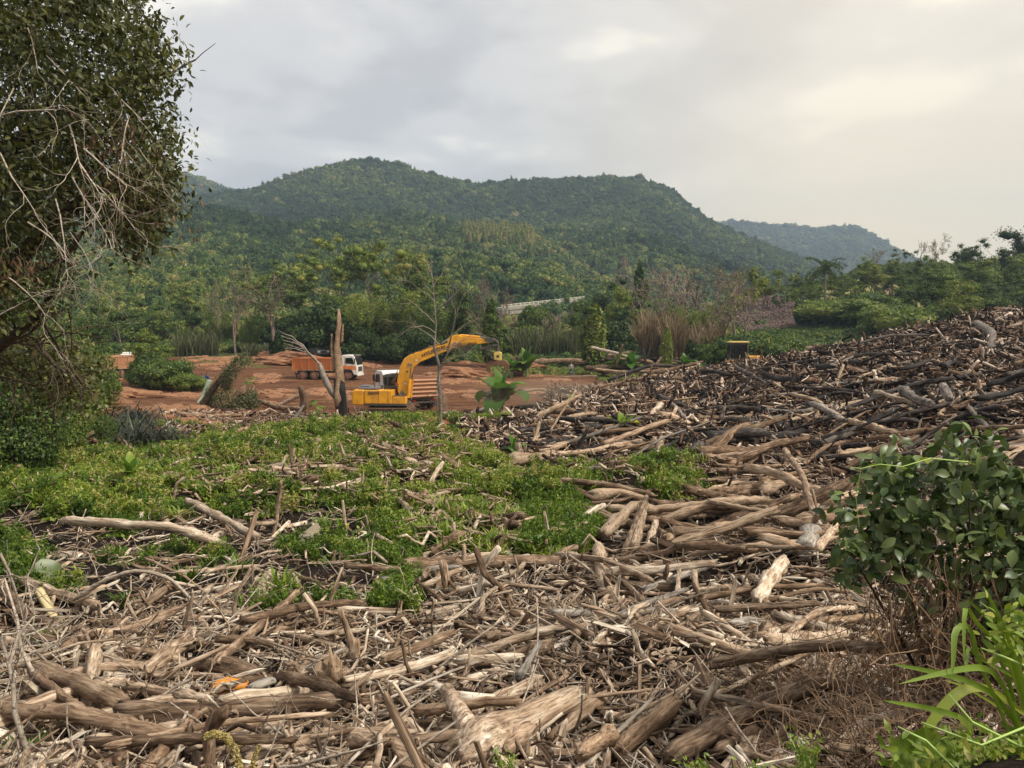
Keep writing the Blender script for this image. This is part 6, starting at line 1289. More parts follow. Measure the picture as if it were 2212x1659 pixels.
# ------------------------------------------------------------------ machines
def text_mesh(txt, size, depth, mat, name):
    c = bpy.data.curves.new('lettering', 'FONT'); c.body = txt; c.size = size; c.extrude = depth; c.space_character = 1.12; c.offset = size * .018
    t = bpy.data.objects.new('lettering', c); COL.objects.link(t); bpy.context.view_layer.update(); m = bpy.data.meshes.new_from_object(t.evaluated_get(bpy.context.evaluated_depsgraph_get())); bpy.data.objects.remove(t); m.name = name; m.materials.clear(); m.materials.append(mat); return m
def lerp_pts(*p): return [Vector(q) for q in p]
def excavator():
    D = 58; b = at(838, 893, D); b.z = h1(b.x, b.y); S = 1.0
    o = thing('excavator', 'yellow tracked excavator with a log grapple on its raised boom', 'excavator', tuple(b), math.radians(-4))
    MB_ = MB
    # undercarriage, hidden low behind the debris
    for s in (-1, 1):
        t = MB_().prism([(-1.9, .25), (-1.6, 0), (1.5, 0), (1.85, .25), (1.85, .6), (1.5, .85), (-1.6, .85), (-1.9, .6)], s * 1.25 - .3, s * 1.25 + .3).build('track', M_BLK, o, .03)
        for i in range(9): MB_().cyl((-1.5 + i * .37, s * 1.25 - .33, .3), (-1.5 + i * .37, s * 1.25 + .33, .3), .16, 10).build('roller', M_RUST, t)
        for i in range(17): MB_().box(-1.62 + i * .2, -1.5 + i * .2, s * 1.25 - .32, s * 1.25 + .32, .85, .9).build('track_shoe', M_RUST, t)
    MB_().box(-1.2, 1.2, -.9, .9, .4, .85).build('chassis', M_DGREY, o, .05); MB_().cyl((0, 0, .85), (0, 0, 1.05), .75, 20).build('slew_ring', M_DGREY, o)
    u = MB_().box(-1.5, 1.62, -1.22, 1.22, 1.05, 1.2).build('frame', M_DGREY, o, .02)
    cw = MB_().prism([(-2.45, 1.2), (-2.3, 1.08), (-1.5, 1.08), (-1.5, 2.22), (-2.2, 2.25), (-2.45, 2.12)], -1.2, 1.2).build('counterweight', M_YEL, o, .12)
    MB_().box(-1.49, 0.62, -1.23, 1.2, 1.2, 2.2).build('engine_housing', M_YEL, o, .05)
    MB_().box(-.42, -.40, -1.245, -1.235, 1.22, 2.18).build('panel_gap', M_DGREY, o); MB_().box(.3, .32, -1.245, -1.235, 1.22, 2.18).build('panel_gap', M_DGREY, o)
    MB_().box(.63, 1.6, -1.22, -.42, 1.2, 1.75).build('front_locker', M_YEL, o, .04); MB_().box(.63, 1.6, -1.2, -.44, 1.76, 1.8).build('walkway', M_DGREY, o)
    sl = MB_().prism([(0, 0), (.045, 0), (.10, .22), (.055, .22)], -1.25, -1.235).mesh('vent_slot', M_BLK)
    for i in range(10): q = link('vent_slot', sl, o); q.location = (-1.2 + i * .085, 0, 1.88 if i < 5 else 1.9)
    hd = MB_().box(-2.05, -.55, -.9, .95, 2.2, 2.42).build('hood', M_HOOD, o, .08); MB_().box(-1.95, -1.3, -.7, .2, 2.43, 2.52).build('hood_cover', M_HOOD, hd, .04); MB_().cyl((-.85, -.55, 2.3), (-.85, -.55, 2.85), .06, 10).build('exhaust_pipe', M_RUST, o)
    for px in (-.45, .5): MB_().tube([(px, -1.15, 2.2), (px, -1.15, 2.55), (px + .5, -1.15, 2.55), (px + .5, -1.15, 2.2)], .018, 6).build('handrail', M_DGREY, o)
    cab = MB_().prism([(-.38, 1.2), (1.35, 1.2), (1.45, 1.9), (1.15, 3.22), (1.0, 3.32), (-.28, 3.32), (-.38, 3.2)], .25, 1.2).build('cab', M_DGREY, o, .06)
    MB_().prism([(.0, 2.45), (1.22, 2.45), (1.06, 3.1), (.0, 3.1)], .235, .25).build('side_window', M_GLASS, cab); MB_().prism([(-.3, 2.5), (-.1, 2.5), (-.1, 3.1), (-.3, 3.1)], .235, .25).build('rear_quarter_window', M_GLASS, cab); MB_().box(-.4, -.385, .35, 1.1, 2.5, 3.1).build('rear_window', M_GLASS, cab); MB_().box(.1, .95, .3, 1.15, 3.33, 3.37).build('roof_hatch', M_HOOD, cab)
    # boom in the x-z plane
    bm = [(.95, 1.75), (1.35, 1.65), (1.62, 2.1), (1.75, 3.1), (2.05, 3.85), (2.5, 4.25), (5.25, 5.38), (5.42, 5.62), (5.3, 5.85), (4.7, 5.72), (4.25, 5.56), (1.75, 4.8), (1.32, 4.52), (1.0, 3.9), (.78, 2.9), (.8, 2.1)]
    boom = MB_().prism(bm, -.27, .27).build('boom', M_YEL, o, .04)
    for x, z, r_ in ((1.15, 1.95, .16), (1.72, 4.1, .1), (5.2, 5.6, .17)): MB_().cyl((x, -.33, z), (x, .33, z), r_, 14).build('pivot_pin', M_STEEL, boom)
    for s in (-1, 1):
        MB_().cyl((1.65, s * .42, 1.6), (1.78, s * .42, 3.0), .13, 12).build('boom_cylinder', M_YEL, o); MB_().cyl((1.78, s * .42, 3.0), (1.92, s * .42, 4.15), .055, 10).build('cylinder_rod', M_STEEL, o)
    MB_().cyl((2.35, 0, 4.95), (4.0, 0, 5.55), .13, 12).build('arm_cylinder', M_YEL, o); MB_().cyl((4.0, 0, 5.55), (4.75, 0, 6.05), .055, 10).build('arm_cylinder_rod', M_STEEL, o); MB_().box(2.15, 2.45, -.14, .14, 4.6, 5.0).build('cylinder_bracket', M_YEL, o, .02)
    arm = MB_().prism([(4.55, 5.85), (4.85, 6.25), (5.45, 6.32), (5.6, 6.2), (7.85, 5.95), (7.88, 5.72), (5.75, 5.5), (5.3, 5.3), (5.0, 5.4)], -.2, .2).build('arm', M_YEL, o, .03)
    MB_().cyl((5.55, .0, 6.27), (7.0, .0, 6.14), .09, 10).build('bucket_cylinder', M_YEL, arm); MB_().cyl((7.0, .0, 6.14), (7.5, 0, 6.1), .045, 8).build('bucket_cylinder_rod', M_STEEL, arm)
    lk = MB_().prism([(7.35, 6.1), (7.45, 5.85), (7.9, 5.68), (8.15, 5.85), (8.35, 5.7), (8.3, 5.55), (8.05, 5.6), (7.95, 5.55), (7.2, 5.35), (6.95, 5.3), (6.95, 5.18), (7.3, 5.2), (8.1, 5.45), (8.4, 5.45), (8.45, 5.75), (8.1, 6.05)], -.24, .24).build('linkage', M_DGREY, arm, .02)
    r = np.random.default_rng(5)
    for i in range(7):
        y = r.uniform(-.35, -.2); MB_().tube([(5.35 + .1 * i, y, 5.7), (5.5 + .12 * i, y - .15, 5.15 - .1 * (i % 3)), (5.9 + .1 * i, y, 5.2), (6.2 + .1 * i, y, 5.75)], .028, 6).build('hose', M_BLK, arm)
    for i in range(5): MB_().tube([(7.6 + .1 * i, -.26, 5.5), (7.55 + .12 * i, -.4, 4.9 - .1 * i), (7.9 + .1 * i, -.3, 4.4), (8.2, -.1, 4.55)], .028, 6).build('hose', M_BLK, arm)
    for i in range(3): MB_().tube([(.9, -.3, 2.2 + .2 * i), (.6 - .1 * i, -.5, 2.7), (.85, -.3, 3.4 + .15 * i)], .025, 6).build('boom_hose', M_BLK, boom)
    for s in (-.12, .12): MB_().tube([(1.0, s, 4.05), (1.45, s, 4.62), (1.8, s, 4.88), (4.2, s, 5.68), (4.7, s, 5.8)], .03, 6).build('hydraulic_pipe', M_DGREY, boom)
    for k, (x, z, a_) in enumerate(((1.35, 2.6, .1), (1.5, 3.5, .3), (2.2, 4.35, .4), (4.55, 5.35, .4))): MB_().box(x, x + .16, -.286, -.272, z, z + .1).build('warning_decal', M_BLK if k % 2 else M_CAB, boom)
    for x in (1.2, 2.6, 3.9): MB_().box(x, x + .05, -.3, .3, 1.02 * 0 + 4.62 + (x - 2) * .4 + .22, 4.62 + (x - 2) * .4 + .26).build('pipe_clamp', M_DGREY, boom) if x > 2 else None
    g = MB_().cyl((8.35, 0, 5.45), (8.35, 0, 5.0), .14, 12).build('rotator', M_DGREY, o); MB_().prism([(8.1, 4.4), (8.62, 4.4), (8.66, 4.95), (8.5, 5.05), (8.2, 5.05), (8.06, 4.95)], -.22, .22).build('grapple_head', M_YELW, o, .03); MB_().box(8.28, 8.48, -.235, -.225, 4.62, 4.8).build('grapple_plate', M_BLK, o)
    for s in (-1, 1):
        for yy in (-.3, .05):
            c = 8.35
            j = MB_().prism([(c, 4.45), (c + s * .55, 4.4), (c + s * .88, 4.1), (c + s * .8, 3.65), (c + s * .55, 3.4), (c + s * .62, 3.75), (c + s * .5, 4.0), (c, 4.05)], yy, yy + .25).build('grapple_jaw', M_RUST, o, .02)
    MB_().cyl((.72, -.35, 2.45), (.72, -.35, 2.75), .07, 10).build('fire_extinguisher', plain('red_bottle_paint', (.35, .03, .03), .4), o)
    tm = text_mesh('HYUNDAI', .36, .006, M_BLK, 'lettering'); q = link('lettering', tm, boom); sl_ = math.atan2(5.38 - 4.25, 5.25 - 2.5); q.rotation_euler = Euler((math.radians(90), -sl_, 0), 'XYZ'); q.location = (2.72, -.285, 4.62)
    q.data.update(); q.scale = (1.1, 1, 1)
M_YELW = plain('pale_yellow_paint', (.72, .55, .16), .5, DUST, .3)
excavator()
def wheel(parent, x, y, z, r_, w, mat_r=None):
    g = MB(); g.tube([(x, y - w / 2, z), (x, y - w * .38, z), (x, y + w * .38, z), (x, y + w / 2, z)], [r_ * .93, r_, r_, r_ * .93], 24); t = g.build('wheel', M_TYRE, parent)
    s = -1 if y < 0 else 1; f = y + s * w / 2
    MB().cyl((x, f - s * .02, z), (x, f + s * .012, z), r_ * .56, 18).build('rim', mat_r or M_RIM, t); MB().cyl((x, f, z), (x, f + s * .07, z), r_ * .24, 12).build('hub', mat_r or M_RIM, t)
    for k in range(8): a = k * math.pi / 4; MB().cyl((x + math.cos(a) * r_ * .4, f, z + math.sin(a) * r_ * .4), (x + math.cos(a) * r_ * .4, f + s * .03, z + math.sin(a) * r_ * .4), .03, 6).build('wheel_nut', M_STEEL, t)
    return t
def truck(loc, rz, label, bedm, smooth_side, driver=False):
    """local x forward; cab at +x"""
    o = thing('dump_truck', label, 'truck', tuple(loc), rz, 'orange dump trucks in the clearing')
    MB().box(-3.9, 3.2, -.42, .42, .75, 1.05).build('chassis', M_DGREY, o, .02)
    for x in (2.55, -1.55, -2.9):
        for y in (-1.08, 1.08): wheel(o, x, y, .53, .53, .3 if x > 0 else .42)
        MB().cyl((x, -1, .53), (x, 1, .53), .09, 8).build('axle', M_DGREY, o)
    cab = MB().prism([(1.72, .95), (2.0, 1.25), (3.05, 1.25), (3.3, .6), (3.72, .55), (3.78, 1.3), (3.7, 1.75), (3.45, 2.75), (3.1, 2.95), (1.95, 2.95), (1.78, 2.8)], -1.22, 1.22).build('cab', M_CAB, o, .08)
    for s in (-1, 1):
        y0, y1 = (s * 1.232, s * 1.222) if s < 0 else (s * 1.222, s * 1.232)
        MB().prism([(2.3, 1.95), (3.4, 1.85), (3.2, 2.62), (2.35, 2.62)], min(y0, y1), max(y0, y1)).build('side_window', M_GLASS, cab)
        MB().prism([(1.9, 1.35), (3.62, 1.2), (3.62, 1.6), (1.9, 1.7)], min(y0, y1), max(y0, y1)).build('orange_stripe', M_ORG, cab)
        MB().prism([(1.95, 1.18), (2.55, 1.28), (3.1, 1.15), (3.05, 1.05), (2.55, 1.18), (2.0, 1.05)], min(y0, y1) - .06, max(y0, y1) + .06).build('wheel_arch', M_DGREY, cab)
        MB().box(2.22, 2.25, min(y0, y1) - .002, max(y0, y1) + .002, 1.25, 2.8).build('door_gap', M_DGREY, cab); MB().box(2.35, 2.55, min(y0, y1) - .03, max(y0, y1) + .03, 1.78, 1.82).build('door_handle', M_BLK, cab)
        MB().box(3.45, 3.55, s * 1.3 - .1, s * 1.3 + .1, 1.95, 2.55).build('mirror', M_BLK, cab, .02); MB().box(2.85, 3.3, s * 1.05 - .15, s * 1.05 + .15, .42, .5).build('step', M_DGREY, cab)
        MB().box(3.76, 3.8, s * .9 - .18, s * .9 + .18, .72, .95).build('headlight', M_LAMP, cab)
    MB().prism([(3.72, 1.78), (3.74, 1.78), (3.49, 2.7), (3.47, 2.7)], -1.08, 1.08).build('windscreen', M_GLASS, cab); MB().box(3.70, 3.86, -1.2, 1.2, .45, .7).build('bumper', M_CAB, cab, .03); MB().box(3.775, 3.79, -.8, .8, 1.0, 1.55).build('grille', M_DGREY, cab)
    MB().prism([(3.3, 2.92), (3.55, 2.75), (3.62, 2.82), (3.3, 3.0)], -1.1, 1.1).build('sun_visor', M_DGREY, cab)
    # bed: open box, walls flared
    t = .07
    bed = MB(); X0, X1, W0, W1, Z0, Z1 = -4.05, 1.45, 1.08, 1.26, 1.15, 2.5
    for s in (-1, 1): bed.add([(X0, s * W0, Z0), (X1, s * W0, Z0), (X1, s * W1, Z1), (X0, s * W1, Z1), (X0, s * (W0 - t), Z0), (X1, s * (W0 - t), Z0), (X1, s * (W1 - t), Z1), (X0, s * (W1 - t), Z1)], [(0, 1, 2, 3), (7, 6, 5, 4), (0, 4, 5, 1), (1, 5, 6, 2), (2, 6, 7, 3), (3, 7, 4, 0)])
    bd = bed.build('tipper_side', bedm, o); MB().box(X0, X1, -W0, W0, Z0 - .1, Z0).build('tipper_floor', M_BEDIN, o)
    MB().add([(X1, -W1, Z0), (X1, W1, Z0), (X1 + .1, W1, Z1), (X1 + .1, -W1, Z1), (X1 - t, -W0, Z0), (X1 - t, W0, Z0), (X1, W1 - t, Z1), (X1, -W1 + t, Z1)], [(0, 1, 2, 3), (7, 6, 5, 4), (3, 2, 6, 7), (0, 4, 5, 1), (0, 3, 7, 4), (1, 5, 6, 2)]).build('headboard', M_CAB if bedm is M_BEDDUST else bedm, o)
    MB().prism([(X1 + .05, Z1), (X1 + .85, Z1 + .32), (X1 + .85, Z1 + .38), (X1 - .0, Z1 + .12)], -1.2, 1.2).build('cab_shield', M_CAB if bedm is M_BEDDUST else bedm, o)
    for s in (-1, 1):
        MB().box(X0, X1, s * 1.26 - .06, s * 1.26 + .06, Z1 - .02, Z1 + .1).build('top_rail', bedm, o, .01)
        n = 6 if smooth_side else 3
        for i in range(n + 1):
            x = X0 + .05 + (X1 - X0 - .1) * i / n; MB().add([(x - .05, s * W0, Z0), (x + .05, s * W0, Z0), (x + .05, s * (W0 + .09), Z0), (x - .05, s * (W0 + .09), Z0), (x - .05, s * W1, Z1), (x + .05, s * W1, Z1), (x + .05, s * (W1 + .07), Z1), (x - .05, s * (W1 + .07), Z1)], [(0, 1, 2, 3), (7, 6, 5, 4), (0, 4, 5, 1), (1, 5, 6, 2), (2, 6, 7, 3), (3, 7, 4, 0)]).build('side_rib', bedm, o)
        MB().box(-3.6, -1.0, s * 1.14 - .18, s * 1.14 + .18, 1.05, 1.1).build('mudguard', M_DGREY, o)
    tg = MB().prism([(X0 - .06, Z0 - .15), (X0, Z0 - .15), (X0 - .0, Z1 - .02), (X0 - .12, Z1 - .02)], -1.24, 1.24).build('tailgate', bedm, o)
    for i, z in enumerate((1.12, 1.45, 1.78, 2.1, 2.4)): MB().prism([(X0 - .22, z), (X0 - .08, z - .06), (X0 - .08, z + .12), (X0 - .2, z + .06)], -1.24, 1.24).build('tailgate_rib', bedm, tg)
    for s in (-1, 1): MB().box(X0 - .2, X0 - .06, s * 1.2 - .07, s * 1.2 + .07, Z0 - .15, Z1 + .05).build('tailgate_post', bedm, tg)
    MB().box(-4.0, -3.9, -1.1, 1.1, .55, .7).build('rear_bumper', M_DGREY, o)
    for s in (-1, 1): MB().box(-4.03, -4.0, s * .85 - .15, s * .85 + .15, .72, .85).build('tail_lamp', plain('red_tail_lens%d' % s, (.4, .02, .02), .3), o); MB().box(-3.75, -3.72, s * 1.1 - .25, s * 1.1 + .25, .2, .8).build('mud_flap', M_BLK, o)
    return o
def on_ground(X, Y, D): b = at(X, Y, D); b.z = h1(b.x, b.y); return b
truck(on_ground(713, 818, 93), math.radians(-6), 'orange dump truck with a white cab, seen from the side behind the broken snag', M_BED, True)
truck(on_ground(872, 850, 66), math.radians(180 - 58), 'dusty brown dump truck with a white cab, waiting behind the excavator', M_BEDDUST, False)
truck(on_ground(262, 812, 93), math.radians(80), 'far dump truck seen from behind, half hidden by the leafy young tree', M_BEDDUST, False)
def pickup():
    o = thing('pickup_truck', 'dark grey double cab pickup parked at the edge of the wood', 'pickup', tuple(on_ground(690, 772, 122)), math.radians(-62))
    body = MB().prism([(-2.65, .55), (-2.2, .5), (2.4, .45), (2.7, .6), (2.68, .98), (2.45, 1.12), (1.3, 1.2), (-2.62, 1.18)], -.93, .93).build('body', M_GREYCAR, o, .06)
    MB().prism([(-.95, 1.18), (1.35, 1.2), (.72, 1.78), (-.65, 1.82)], -.78, .78).build('cabin', M_GREYCAR, o, .06)
    for s in (-1, 1):
        y = s * .79; MB().prism([(-.8, 1.24), (.05, 1.24), (.05, 1.7), (-.58, 1.72)], min(y, y + s * .012), max(y, y + s * .012)).build('window', M_GLASS, o); MB().prism([(.12, 1.24), (1.12, 1.24), (.66, 1.68), (.12, 1.7)], min(y, y + s * .012), max(y, y + s * .012)).build('window', M_GLASS, o)
        for x in (1.65, -1.6): wheel(o, x, s * .82, .4, .4, .26, M_STEEL); 
        for x in (1.65, -1.6): MB().cyl((x, s * .93 - .01, .5), (x, s * .93 + s * .012, .5), .5, 20).build('wheel_arch', M_BLK, o)
        MB().box(2.66, 2.71, s * .68 - .2, s * .68 + .2, .8, .96).build('headlight', M_LAMP, o); MB().box(.95, 1.1, s * 1.0 - .1, s * 1.0 + .1, 1.2, 1.36).build('mirror', M_GREYCAR, o, .02); MB().box(.1, .3, s * .94 - .01, s * .94 + .01, 1.02, 1.06).build('door_handle', M_BLK, o); MB().box(.07, .09, s * .935 - .005, s * .935 + .005, .55, 1.18).build('door_gap', M_BLK, o)
    MB().prism([(1.3, 1.22), (1.33, 1.22), (.73, 1.76), (.7, 1.76)], -.7, .7).build('windscreen', M_GLASS, o); MB().box(2.69, 2.72, -.5, .5, .65, .98).build('grille', M_BLK, o); MB().box(2.6, 2.8, -.9, .9, .42, .62).build('bumper', M_DGREY, o, .04); MB().box(-2.5, -1.0, -.75, .75, 1.17, 1.2).build('cargo_cover', M_BLK, o)
pickup()
def dozer():
    D = min(66, gp(1597, 786).y + 1.5); b = at(1597, 790, D); b.z = h1(b.x, b.y); sx = 1.0; top = at(1597, 737, D).z; o = thing('crawler_loader', 'small yellow loader with a dark glazed cab, half hidden behind the heap', 'loader', (b.x, b.y, top - 3.0), math.radians(172))
    for s in (-1, 1): MB().prism([(-1.7, .2), (-1.4, 0), (1.4, 0), (1.7, .2), (1.7, .65), (1.4, .85), (-1.4, .85), (-1.7, .65)], s * 1.0 - .25, s * 1.0 + .25).build('track', M_BLK, o, .03)
    MB().box(-1.9, .9, -.75, .75, .5, 1.35).build('body', M_YEL, o, .06); MB().box(-1.9, -.5, -.7, .7, 1.35, 1.75).build('engine_cover', M_YEL, o, .06)
    cab = MB().prism([(-.6, 1.35), (.85, 1.35), (.95, 1.9), (.8, 2.85), (-.6, 2.85)], -.75, .75).build('cab', M_DGREY, o, .04); MB().prism([(-.7, 2.86), (.95, 2.86), (.9, 3.0), (-.65, 3.0)], -.82, .82).build('cab_roof', M_YELW, o, .03)
    for s in (-1, 1):
        y = s * .76; MB().prism([(-.5, 1.55), (.78, 1.55), (.86, 1.95), (.75, 2.75), (-.5, 2.75)], min(y, y + s * .012), max(y, y + s * .012)).build('window', M_GLASS, cab)
        MB().prism([(.3, 1.3), (.6, 1.45), (1.9, .8), (2.3, .3), (2.1, .25), (1.7, .6)], s * .9 - .08, s * .9 + .08).build('lift_arm', M_YEL, o, .02)
    MB().prism([(2.2, .1), (3.0, .0), (2.4, .9), (2.1, .9)], -1.1, 1.1).build('bucket', M_RUST, o, .02); MB().box(.96, .975, -.6, .6, 1.9, 2.7).build('windscreen', M_GLASS, cab); MB().cyl((-1.2, .3, 1.75), (-1.2, .3, 2.3), .05, 8).build('exhaust_pipe', M_BLK, o)
dozer()

# ------------------------------------------------------------------ people
SKIN = plain('skin', (.28, .15, .09), .6)
def person(loc, rz, label, shirt, trousers, hat=None, pose='stand', scale=1.0):
    m = bpy.data.meshes.new('body'); V = []; E = []; R = []
    def v(p, r_): V.append(p); R.append(r_); return len(V) - 1
    def chain(a, pts):
        for p, r_ in pts: b = v(p, r_); E.append((a, b)); a = b
        return a
    lean = .0; pel = v((0, 0, .95), (.15, .12)); ch = chain(pel, [((0, 0, 1.1), (.14, .11)), ((0, .01, 1.3), (.17, .12)), ((0, .01, 1.43), (.14, .10)), ((0, .01, 1.50), (.058, .058)), ((0, -.005, 1.57), (.07, .075)), ((0, -.01, 1.66), (.085, .10)), ((0, -.005, 1.74), (.055, .065))])
    chest = 2
    for s in (-1, 1):
        st = .16 if pose == 'stride' else .03
        chain(pel, [((s * .10, 0, .88), (.10, .10)), ((s * .14, -s * st, .50), (.065, .065)), ((s * .17, -s * st * 1.6, .10), (.042, .045)), ((s * .18, -s * st * 1.6 - .13, .045), (.038, .034))])
        if pose in ('stride', 'hips'): arm = [((s * .2, 0, 1.42), (.055, .055)), ((s * .36, .06, 1.20), (.045, .045)), ((s * .20, -.10, 1.04), (.033, .033)), ((s * .15, -.13, 1.02), (.03, .02))]
        else: arm = [((s * .2, 0, 1.42), (.055, .055)), ((s * .27, .02, 1.15), (.045, .045)), ((s * .25, -.12, .95), (.032, .032)), ((s * .24, -.16, .90), (.03, .02))]
        h = chain(chest, arm); p = V[h]
        for k in range(4): chain(h, [((p[0] + (k - 1.5) * .018, p[1] - .03, p[2] - .045), (.009, .009)), ((p[0] + (k - 1.5) * .02, p[1] - .05, p[2] - .085 + .008 * abs(k - 1)), (.008, .008))])
        chain(h, [((p[0] - s * .035, p[1] - .02, p[2] - .02), (.01, .01)), ((p[0] - s * .045, p[1] - .04, p[2] - .05), (.009, .009))])
    chain(6, [((0, -.115, 1.645), (.014, .02))])   # nose
    for s in (-1, 1): chain(6, [((s * .088, .0, 1.65), (.012, .022))])
    m.from_pydata(V, E, []); t = bpy.data.objects.new('body', m); COL.objects.link(t); sk = t.modifiers.new('skin', 'SKIN'); sk.use_smooth_shade = True
    for i, d in enumerate(m.skin_vertices[0].data): d.radius = R[i]; d.use_root = (i == 0)
    sb = t.modifiers.new('sub', 'SUBSURF'); sb.levels = 1; bpy.context.view_layer.update(); me = bpy.data.meshes.new_from_object(t.evaluated_get(bpy.context.evaluated_depsgraph_get())); bpy.data.objects.remove(t)
    me.materials.clear(); [me.materials.append(x) for x in (SKIN, shirt, trousers, M_BLK)]
    for p in me.polygons:
        c = p.center; arm = abs(c.x) > .22 and c.z > .85; p.material_index = 0 if c.z > 1.49 or (c.z < 1.06 and c.z > .8 and (c.y < -.09 or abs(c.x) > .24)) else 3 if c.z < .09 else 2 if c.z < 1.0 else 1; p.use_smooth = True
    o = thing('person', label, 'person', tuple(loc), rz); o.scale = (scale,) * 3; body = link('body', me, o)
    for s in (-1, 1): MB().cyl((s * .032, -.10, 1.675), (s * .032, -.112, 1.675), .011, 8).build('eye', M_BLK, o)
    MB().box(-.03, .03, -.112, -.1, 1.598, 1.606).build('mouth', plain('lip', (.2, .07, .05)), o)
    if hat: 
        MB().tube([(0, .0, 1.70), (0, .0, 1.74), (0, .0, 1.79), (0, 0, 1.82)], [.118, .115, .085, .03], 14).build('helmet', hat, o, smooth=True); MB().box(-.08, .08, -.19, -.08, 1.705, 1.72).build('cap_peak', hat, o)
    else: MB().tube([(0, .015, 1.68), (0, .015, 1.74), (0, .01, 1.785)], [.108, .1, .05], 12).build('hair', M_BLK, o, smooth=True)
    return o
CL = lambda n, c: plain(n, c, .85)
person(on_ground(1234, 806, 98), math.radians(10), 'worker in grey shirt and blue jeans standing hands on hips by the log stack', CL('grey_shirt', (.33, .33, .31)), CL('blue_jeans', (.05, .07, .25)), None, 'stride', 1.0)
person(on_ground(438, 838, 80), math.radians(70), 'worker in a green shirt facing right at the fallen green sheet', CL('green_shirt', (.06, .14, .08)), CL('dark_trousers', (.04, .04, .05)), None)
person(on_ground(448, 838, 80.3), math.radians(-30), 'worker in a blue shirt and dark cap beside the green shirted one', CL('blue_shirt', (.04, .07, .3)), CL('navy_trousers', (.03, .03, .06)), CL('maroon_cap', (.15, .04, .05)))
def driver():
    t = [x for x in bpy.data.objects if x.name.startswith('dump_truck')][1]; c = t.matrix_basis @ Vector((3.0, .2, 0))
driver()

# ------------------------------------------------------------------ small finds in the wood
def small():
    b = gp(450, 868); D = b.y - .5; o = thing('green_metal_sheet', 'pale green folded metal sheet propped on the vine heap', 'metal sheet', tuple(b)); inv = Vector(b); mt = plain('pale_green_paint', (.42, .62, .47), .5, (.3, .2, .12), .4)
    q = [at(448, 820, D), at(458, 822, D), at(444, 850, D), at(432, 858, D)]; V = [tuple(p - inv) for p in q] + [tuple(p - inv + Vector((0, .12, 0))) for p in q]; MB().add(V, [(0, 1, 2, 3), (7, 6, 5, 4), (0, 4, 5, 1), (1, 5, 6, 2), (2, 6, 7, 3), (3, 7, 4, 0)]).build('panel', mt, o)
    MB().tube([at(452, 822, D - .2) - inv, at(436, 858, D - .2) - inv, at(428, 868, D - .3) - inv, at(426, 878, D - .3) - inv], .09, 6).build('folded_edge', mt, o)
    # plywood
    D = gp(690, 1180).y; c = at(690, 1172, D); o = thing('plywood_sheet', 'grey weathered plywood sheet standing on its corner in the vines', 'plywood', tuple(c)); q = [at(642, 1160, D) - c, at(684, 1128, D + .3) - c, at(728, 1185, D) - c, at(690, 1222, D - .3) - c]
    mt = plain('grey_plywood', (.30, .25, .19), .9, (.15, .12, .08), .5, scale=5); V = [tuple(p) for p in q] + [tuple(p + Vector((.0, .04, -.02))) for p in q]; MB().add(V, [(0, 1, 2, 3), (7, 6, 5, 4), (0, 4, 5, 1), (1, 5, 6, 2), (2, 6, 7, 3), (3, 7, 4, 0)]).build('board', mt, o)
    # yellow plank
    a, e = gp(128, 1352), gp(83, 1273); e = at(83, 1273, a.y + .5); put_log([a, (a + e) / 2, e], .045, .045, 'pale yellow flat plank leaning among the sticks at the left', plain('yellow_plank', (.62, .52, .28), .8, (.4, .3, .15), .4), .9, 1, None, 'plank', 'plank', k=8, jag=.1, square=True)
    # orange painted chunk
    p = gp(500, 1490); a, e = at(462, 1484, p.y - .3), at(534, 1480, p.y - .3); put_log([a, (a + e) / 2, e], .075, .06, 'orange painted wood chunk between two logs', plain('orange_chunk', (.75, .27, .02), .7, (.3, .15, .06), .5, scale=9, bump=.6), .5, 2, None, 'painted_chunk', 'wood chunk', k=10, rough=.2)
    # stump with orange cut face
    p = gp(718, 1490); a, e = at(718, 1490, p.y - .2), at(715, 1436, p.y - .25); put_log([a, (a + e) / 2, e], .095, .12, 'cut stump with a dark crumbly top and orange side in the left middle', M_BROWN, .7, 3, None, 'tree_stump', 'stump', k=16, rough=.22, jag=1.5)
    def bottle(X, Y, r_, h, col, label, cap, tilt, name='plastic_bottle', rough=.15):
        p = gp(X, Y); c = at(X, Y, p.y - .18); o = thing(name, label, 'bottle', tuple(c)); o.rotation_euler = tilt; mt = plain('bottle_' + name + str(X), col, rough); MB().tube([(0, 0, 0), (0, 0, h * .65), (0, 0, h * .8), (0, 0, h * .9)], [r_, r_, r_ * .45, r_ * .35], 14).build('bottle_body', mt, o, smooth=True)
        MB().cyl((0, 0, h * .9), (0, 0, h), r_ * .42, 10).build('bottle_cap', cap, o)
    redc = plain('red_cap', (.6, .02, .03), .4)
    bottle(1845 - 1268 + 0, 1428, .045, .2, (.02, .13, .07), 'dark green bottle stuck between sticks beside an upright post', M_BLK, (1.2, .3, .6)); bottle(1335, 1375, .03, .16, (.7, .7, .72), 'white squeeze bottle with a red cap in the central driftwood', redc, (.5, -.4, 0))
    for X, Y, s, lab in ((1283, 1368, .05, 'white foam scrap in the driftwood right of the arched limb'), (208, 1322, .055, 'white plastic box end under the pale spotted log'), (1032, 1376, .06, 'white foam block beside the hollow log end'), (392, 1476, .05, 'bluish glass piece near the orange chunk')):
        p = gp(X, Y); o = MB().box(-s, s, -s * .6, s * .6, -s * .3, s * .3).build('foam_piece', plain('foam%d' % X, (.75, .76, .74) if 'blue' not in lab else (.25, .3, .36), .6), None, s * .15); o.location = at(X, Y, p.y - .2); o.rotation_euler = (.3, .2, X); tag(o, lab, 'litter')
small()
